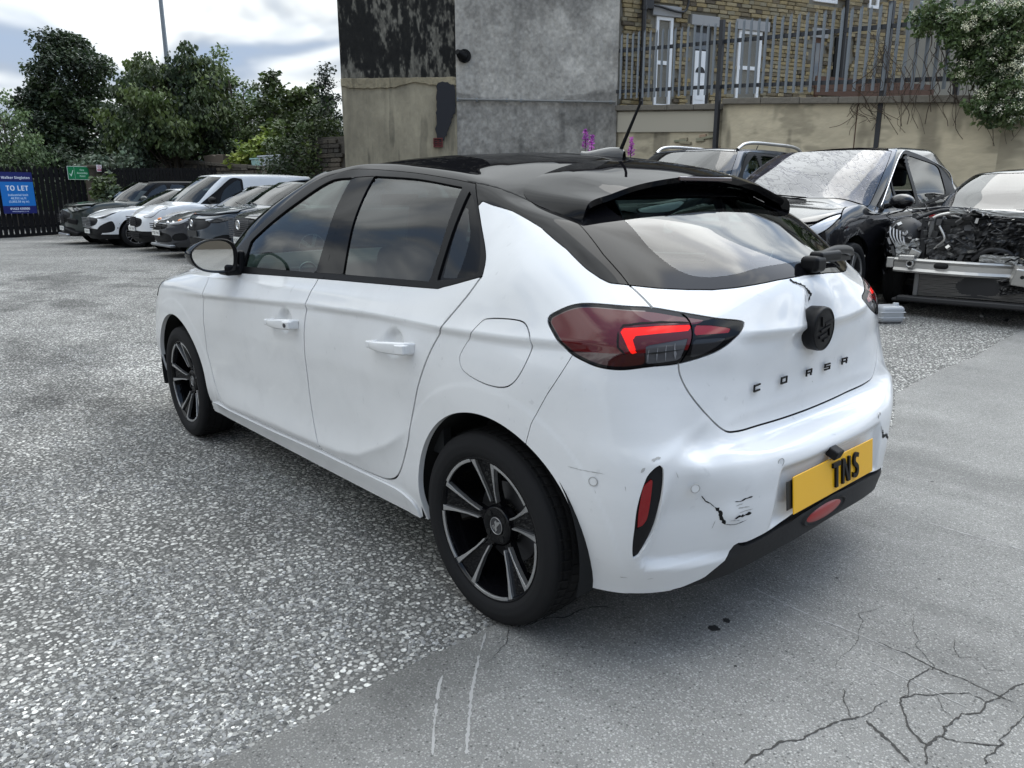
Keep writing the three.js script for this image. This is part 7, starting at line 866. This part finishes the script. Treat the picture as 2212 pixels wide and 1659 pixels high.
{ // dark estate with roof rails, mostly hidden
  const s = SPEC.suv, c = makeOther('dark_estate', 'dark blue estate with roof rails, half hidden behind the black people carrier', 'car', s, paintM([.018, .022, .032]), 1.62, 9.85, 45, { chrome: true, plate: { text: 'MF15 KOA', y: .42, x: -.012 } });
  for (const z of [1, -1]) part(c.car, 'roof_rail', tube([[1.25, 1.63, z * .63], [1.4, 1.70, z * .64], [2.2, 1.73, z * .64], [3.0, 1.69, z * .64], [3.15, 1.60, z * .64]], .022, 30, 8), M.silver); part(c.car, 'aerial', rod([2.9, 1.66, 0], [3.0, 1.78, 0], .012, .006, 6), M.satin);
}
{ // black people carrier with shattered windscreen
  const s = SPEC.mpv;
  const c = makeOther('black_people_carrier', 'black people carrier with a shattered windscreen and open driver window', 'car', s, paintM([.007, .007, .009]), 2.66, 8.05, 46, { openWindow: 0, plate: { text: 'LS12 NBT', y: .44, x: -.012 }, screen: M.brokenGlass, lamp: [[1.2, 3.4], [1.7, 3.2], [2.8, 3.7], [3.25, 4.3], [2.7, 4.2], [1.8, 3.7]], bonnetUp: [0, .025] });
  // chrome line round the side glass
  for (const z of [1, -1]) part(c.car, 'chrome_line', (() => { const p = dloHatch(s), S2 = c.S; const pts = smoothPoly(p, true, 5).map(([x, y]) => { const t = clamp((y - s.belt) / (s.rail - s.belt)); return [x, y, z * (lerp(s.W * .945, s.railZ, t) + .006 + .012 * Math.sin(Math.PI * t))]; }); return tube(pts, .0065, 120, 6, true); })(), mat([.45, .46, .48], .15, { metalness: 1 }));
}
// ---------------------------------------------------------------- the wrecked black saloon: its front stripped to the engine bay
{
  SPEC.wreck = std({ fo: .80, wb: 2.81, ro: 1.0, W: .905, H: 1.42, R: .33, le: .75, cowl: .94, cowlX: .52, headX: 1.42, rail: 1.36, railZ: .60, belt: .92, beltR: .97, roofR: 2.9, tailX: 3.3, glassR: 1.04, sh: .80 });
  const s = SPEC.wreck, U = u => u > 12 ? 24 - u : u;
  const { car } = makeOther('wrecked_saloon', 'black saloon with its whole front torn off, engine bay exposed', 'car', s, paintM([.008, .008, .010]), 4.72, 7.48, 42, { wrecked: (x, y, z, u, v) => Math.min(x + .22, Math.max((U(u) - 3.5) * .14, (3.7 - v) * .16, (v - 5.97) * .16)) });
  const before = car.children.length;
  const alu = mat([.50, .49, .47], .38, { metalness: .75 }), dull = mat([.16, .16, .16], .6, { metalness: .4 }), dark = mat([.014, .014, .016], .55), fin = mat([.05, .05, .05], .5, { metalness: .5 }), fin2 = mat([.13, .125, .12], .5, { metalness: .6 }), R = rng(91);
  // bumper beam: a folded channel with a hole, and the twisted crash box
  const beamPts = []; for (let i = 0; i <= 10; i++) { const t = i / 10, z = lerp(-.70, .34, t); beamPts.push([-.74 + .10 * (t - .4) ** 2 * 2 + .05 * sstep(.6, 1, t), .555 - .02 * t, z]); }
  const strip = (pts, prof) => { const pos = [], idx = [], K = prof.length; for (const [x, y, z] of pts) for (const [dx, dy] of prof) pos.push(x + dx, y + dy, z); for (let i = 0; i < pts.length - 1; i++) for (let k = 0; k < K - 1; k++) { const a = i * K + k, b = a + 1, c = a + K, d = c + 1; idx.push(a, c, b, b, c, d); } const g = new THREE.BufferGeometry(); g.setAttribute('position', new THREE.Float32BufferAttribute(pos, 3)); g.setIndex(idx); const q = g.toNonIndexed(); q.computeVertexNormals(); return q; };
  const beam = part(car, 'bumper_beam', strip(beamPts, [[.07, .062], [.0, .062], [-.01, .045], [.004, .02], [.004, -.03], [-.01, -.055], [.0, -.072], [.07, -.072], [.07, .062]]), alu, 'bent bare aluminium bumper beam');
  part(beam, 'slot', place(new THREE.CapsuleGeometry(.026, .07, 4, 12), -.743, .555, -.28, Math.PI / 2, 0, 0), M.inner); part(beam, 'hole', cyl(.018, .018, .02, 14, -.742, .565, -.55, 0, 0, Math.PI / 2), M.inner); part(beam, 'tow_eye', merge([place(new THREE.TorusGeometry(.03, .01, 8, 18), -.75, .565, -.55, 0, Math.PI / 2, 0)]), alu);
  const cb = part(car, 'crash_box', merge([rbox(.12, .16, .22, .015, -.72, .50, .40, .15, .35, .25), rbox(.13, .13, .34, .012, -.66, .56, .60, .2, .55, .1)]), alu, 'twisted end of the bumper beam'); part(cb, 'hole', cyl(.016, .016, .02, 12, -.79, .50, .38, 0, 0, Math.PI / 2), M.inner);
  part(car, 'beam_bracket', merge([rbox(.16, .10, .07, .01, -.62, .565, -.74), rbox(.10, .05, .14, .01, -.72, .62, -.58)]), alu);
  // radiators: each core a slab of fine fins between end tanks
  const core = (name, x, y0, y1, z0, z1, n, m, bow) => { const o = new THREE.Group(); o.name = name; car.add(o); for (let i = 0; i < n; i++) { const y = lerp(y0, y1, i / (n - 1)), pts = []; for (let k = 0; k <= 12; k++) { const t = k / 12, z = lerp(z0, z1, t); pts.push([x + bow * wob(t, .55, .22) * wob(i / n, .5, .5) + (R() - .5) * .004, y + (R() - .5) * .004 + .018 * wob(t, .55, .12) * Math.sin(i * 1.3), z]); } part(o, 'fin', strip(pts, [[.012, .0035], [-.006, .004], [-.006, -.004], [.012, -.0035]]), m); } part(o, 'core', rbox(.03, y1 - y0, z1 - z0, .004, x + .035, (y0 + y1) / 2, (z0 + z1) / 2), dark); for (const z of [z0 - .02, z1 + .02]) part(o, 'end_tank', rbox(.06, y1 - y0 + .03, .045, .012, x + .01, (y0 + y1) / 2, z), z < 0 ? dull : dark); return o; };
  core('radiator', -.56, .66, .98, -.42, .42, 30, fin, .10); core('intercooler', -.66, .27, .47, -.47, .44, 18, fin2, .06);
  part(car, 'radiator_hoop', tube([[-.56, .70, -.50], [-.56, .98, -.45], [-.52, 1.05, -.15], [-.52, 1.055, .15], [-.55, 1.0, .43], [-.56, .72, .50]], .016, 40, 8), alu); part(car, 'side_rail', merge([rbox(.04, .55, .06, .01, -.56, .72, -.50), rbox(.04, .5, .06, .01, -.55, .70, .50)]), dark);
  part(car, 'undertray', merge([rbox(.35, .03, 1.35, .012, -.58, .215, 0), rbox(.10, .05, 1.25, .015, -.74, .235, 0)]), dark);
  // broken headlamp on its right
  const hl = part(car, 'broken_headlamp', (() => { const g = new THREE.SphereGeometry(1, 24, 16, 0, Math.PI * 2, 0, 2.0); g.scale(.20, .15, .18); g.rotateZ(1.1); g.translate(-.45, .80, -.70); return g; })(), dark, 'smashed headlamp hanging from its mount'); part(hl, 'lamp_lens', place(new THREE.CylinderGeometry(.075, .08, .05, 24), -.58, .80, -.66, 0, 0, Math.PI / 2), M.clear); for (let i = 0; i < 5; i++) part(hl, 'light_guide', tube([[-.60, .90 - i * .012, -.80 + i * .03], [-.64, .82 - i * .02, -.78 + i * .035], [-.60, .70 + i * .004, -.72 + i * .03]], .007, 10, 5), mat([.62, .62, .63], .3)); part(hl, 'lamp_shard', merge([...Array(7)].map(() => box(.09 * R() + .03, .05 * R() + .02, .006, -.55 - .1 * R(), .66 + .28 * R(), -.80 + .22 * R(), R() * 3, R() * 3, R() * 3))), mat([.4, .4, .41], .3));
  // engine and fittings
  part(car, 'engine_cover', merge([rbox(.55, .10, .62, .04, -.05, .93, 0, 0, 0, .04), rbox(.4, .05, .4, .02, -.05, .985, .02, 0, 0, .04)]), dark); part(car, 'strut_tower', merge([cyl(.12, .15, .14, 20, .02, .92, -.58), cyl(.03, .03, .05, 12, .02, 1.0, -.58)]), dull); part(car, 'strut_tower', merge([cyl(.12, .15, .14, 20, .02, .92, .58), cyl(.03, .03, .05, 12, .02, 1.0, .58)]), dull);
  part(car, 'expansion_tank', merge([place(new THREE.SphereGeometry(1, 20, 14).scale(.12, .11, .14), -.30, .99, .48), cyl(.04, .04, .06, 14, -.30, 1.10, .48)]), mat([.36, .37, .38], .35, { transmission: .3, thickness: 0 })); part(car, 'battery_cap', cyl(.03, .03, .03, 12, -.28, 1.0, -.52), mat([.45, .02, .02], .5)); part(car, 'slam_panel', merge([rbox(.10, .05, 1.0, .02, -.46, .95, 0, 0, .12, 0), rbox(.35, .03, .10, .01, -.25, 1.0, -.35, .2, .5, 0)]), dark);
  part(car, 'filter_box', merge([rbox(.34, .18, .26, .04, -.25, .93, .26, .1, .2, 0), rbox(.30, .06, .20, .03, -.25, 1.0, -.12, -.2, .4, .1)]), mat([.03, .03, .032], .45)); part(car, 'alloy_bracket', merge([rbox(.12, .16, .14, .01, -.60, .70, .60, .2, .3, .1), rbox(.10, .10, .12, .01, -.58, .84, .56, .5, .2, .4), rbox(.08, .12, .06, .01, -.62, .62, .70, .1, .6, 0), rbox(.10, .08, .10, .01, -.60, .66, -.55, .4, .2, .1)]), alu); part(car, 'washer_bottle', rbox(.14, .20, .12, .03, -.56, .74, .72, 0, .2, .15), mat([.5, .5, .48], .5)); part(car, 'horn', merge([cyl(.045, .03, .05, 18, -.62, .44, .66, 0, 0, Math.PI / 2), cyl(.02, .02, .08, 10, -.58, .44, .66)]), alu);
  const hose = (pts, r, m) => part(car, 'hose', tube(pts, r, 24, 8), m); hose([[-.55, .40, .52], [-.62, .36, .66], [-.45, .34, .80], [-.2, .40, .84]], .03, dark); hose([[-.55, .32, .52], [-.60, .28, .70], [-.40, .27, .84]], .026, dark); hose([[-.5, .93, -.2], [-.55, 1.02, .05], [-.45, 1.03, .3], [-.3, .98, .42]], .016, dark); hose([[-.48, 1.0, -.45], [-.40, 1.05, -.2], [-.42, 1.06, .2]], .012, alu); hose([[-.64, .62, -.05], [-.68, .72, .08], [-.66, .70, .22], [-.62, .62, .30]], .022, dark);
  // crumpled sheet: bonnet edge, wing liner, torn trim
  const crumple = (name, w, h, x, y, z, rx, ry, rz, m, seed, amp) => { const g = new THREE.PlaneGeometry(w, h, 22, 14), p = g.attributes.position; for (let i = 0; i < p.count; i++) { const u = p.getX(i) / w, v = p.getY(i) / h; p.setZ(i, amp * (Math.abs(fbm(u * 5 + seed, v * 5, seed, 3) - .5) * 3 + .6 * Math.abs(((u * 4 + v * 2 + seed) % 1 + 1) % 1 - .5) - .3)); p.setX(i, p.getX(i) + amp * .4 * (fbm(u * 4, v * 4 + 9, seed, 2) - .5)); } const q = g.toNonIndexed(); q.computeVertexNormals(); part(car, name, place(q, x, y, z, rx, ry, rz), m); };
  const dsk = (c, r) => mat(c, r, { side: THREE.DoubleSide }); const blk = dsk([.012, .012, .013], .3), slv = dsk([.42, .42, .41], .35), gry = dsk([.06, .06, .062], .45);
  crumple('torn_trim', .55, .30, -.60, .80, .02, 0, -1.5, .1, blk, 3, .05); crumple('torn_trim', .40, .22, -.62, .74, -.25, .2, -1.6, .5, gry, 5, .05); crumple('torn_trim', .42, .20, -.63, .86, .26, -.2, -1.4, -.3, blk, 8, .06); crumple('bent_panel', .70, .22, -.40, 1.02, -.10, -1.3, .1, .1, blk, 11, .05); crumple('bent_panel', .45, .20, -.35, .98, .45, -1.2, .3, .2, gry, 14, .05); crumple('wing_liner', .50, .45, -.30, .70, .88, 0, .1, .2, blk, 17, .05); crumple('wing_liner', .50, .45, -.30, .70, -.88, 0, .1, .2, blk, 18, .05); crumple('foil_strip', .60, .05, -.60, 1.045, .0, .1, -1.57, .04, slv, 21, .02); crumple('foil_strip', .30, .07, -.66, .64, .16, .3, -1.5, .25, slv, 23, .03); crumple('bent_panel', .22, .16, -.60, .70, -.62, .2, -1.2, .4, slv, 27, .05); crumple('bent_panel', .20, .22, -.60, .72, .62, .2, -1.9, -.3, slv, 29, .05); crumple('torn_trim', .30, .14, -.70, .42, .35, 0, -1.5, .2, blk, 31, .04);
  hose([[-.5, .98, -.6], [-.42, 1.06, -.4], [-.3, 1.03, -.1], [-.2, 1.05, .3], [-.25, .98, .6]], .018, dark); hose([[-.6, .9, .5], [-.64, .8, .62], [-.6, .62, .8], [-.5, .5, .86]], .014, dark); hose([[-.55, 1.0, .3], [-.45, 1.08, .38], [-.3, 1.1, .42]], .010, alu); hose([[-.62, .70, -.40], [-.66, .80, -.3], [-.64, .92, -.36]], .012, alu); hose([[-.3, 1.04, -.7], [-.1, 1.08, -.5], [.1, 1.06, -.2]], .012, dark);
  const cables = []; for (let i = 0; i < 110; i++) { let x = -.62 + .45 * R(), y = .55 + .45 * R(), z = -.82 + 1.7 * R(); const pts = [[x, y, z]]; for (let k = 0; k < 4; k++) { x += (R() - .5) * .16; y += (R() - .55) * .14; z += (R() - .5) * .22; pts.push([x, Math.max(.3, y), z]); } cables.push(tube(pts, .003 + .005 * R(), 14, 5)); } const cb2 = part(car, 'loose_wiring', merge(cables), dark); cb2.userData.kind = 'stuff';
  const bits = []; for (let i = 0; i < 46; i++) bits.push(box(.03 + .08 * R(), .02 + .05 * R(), .02 + .06 * R(), -.66 + .5 * R(), .60 + .42 * R(), -.8 + 1.6 * R(), R() * 3, R() * 3, R() * 3)); const bb = part(car, 'broken_plastic', merge(bits), mat([.035, .035, .036], .4)); bb.userData.kind = 'stuff';
  const bits2 = []; for (let i = 0; i < 40; i++) bits2.push(box(.02 + .05 * R(), .01 + .03 * R(), .01 + .03 * R(), -.68 + .4 * R(), .58 + .40 * R(), -.8 + 1.6 * R(), R() * 3, R() * 3, R() * 3)); const bc = part(car, 'metal_fragments', merge(bits2), alu); bc.userData.kind = 'stuff';
  for (const o of car.children.slice(before)) o.position.y -= .075; // the nose has dropped on its springs
}
// ---- loose things on the ground
{
  const p = at(1920, 660, 7.0), g = thing('plastic_container', 'translucent white plastic container on the ground under the wreck', 'container', [p[0], groundY(p[0], p[2]), p[2]], .9); part(g, 'body', rbox(.23, .155, .20, .035, 0, .078, 0), mat([.55, .57, .60], .35, { transmission: .35, thickness: 0 })); for (const y of [.05, .10]) part(g, 'rib', rbox(.236, .008, .206, .004, 0, y, 0), mat([.5, .52, .55], .4)); part(g, 'neck', cyl(.025, .03, .03, 14, .05, .165, .03), mat([.5, .52, .55], .4));
  const R = rng(17); const deb = [[2170, 715, 7.0, .05], [2050, 690, 7.4, .03], [1990, 700, 6.8, .02], [2120, 690, 7.2, .04]]; deb.forEach(([px, py, D, s], i) => { const q = at(px, py, D); const o = single('debris', place(new THREE.IcosahedronGeometry(s * .4, 0).scale(1.6, .5, 1), q[0], groundY(q[0], q[2]) + s * .12, q[2], R(), R() * 3, R()), i % 2 ? M.bare : M.plastic, ['dark scrap of trim lying before the wreck', 'pale chip of plastic on the ground under the wreck', 'dark crumb of trim left of the other scraps', 'pale fragment beside the dark scrap of trim'][i], 'debris', 'debris under the wreck'); });
}
renderer.render(scene, camera);
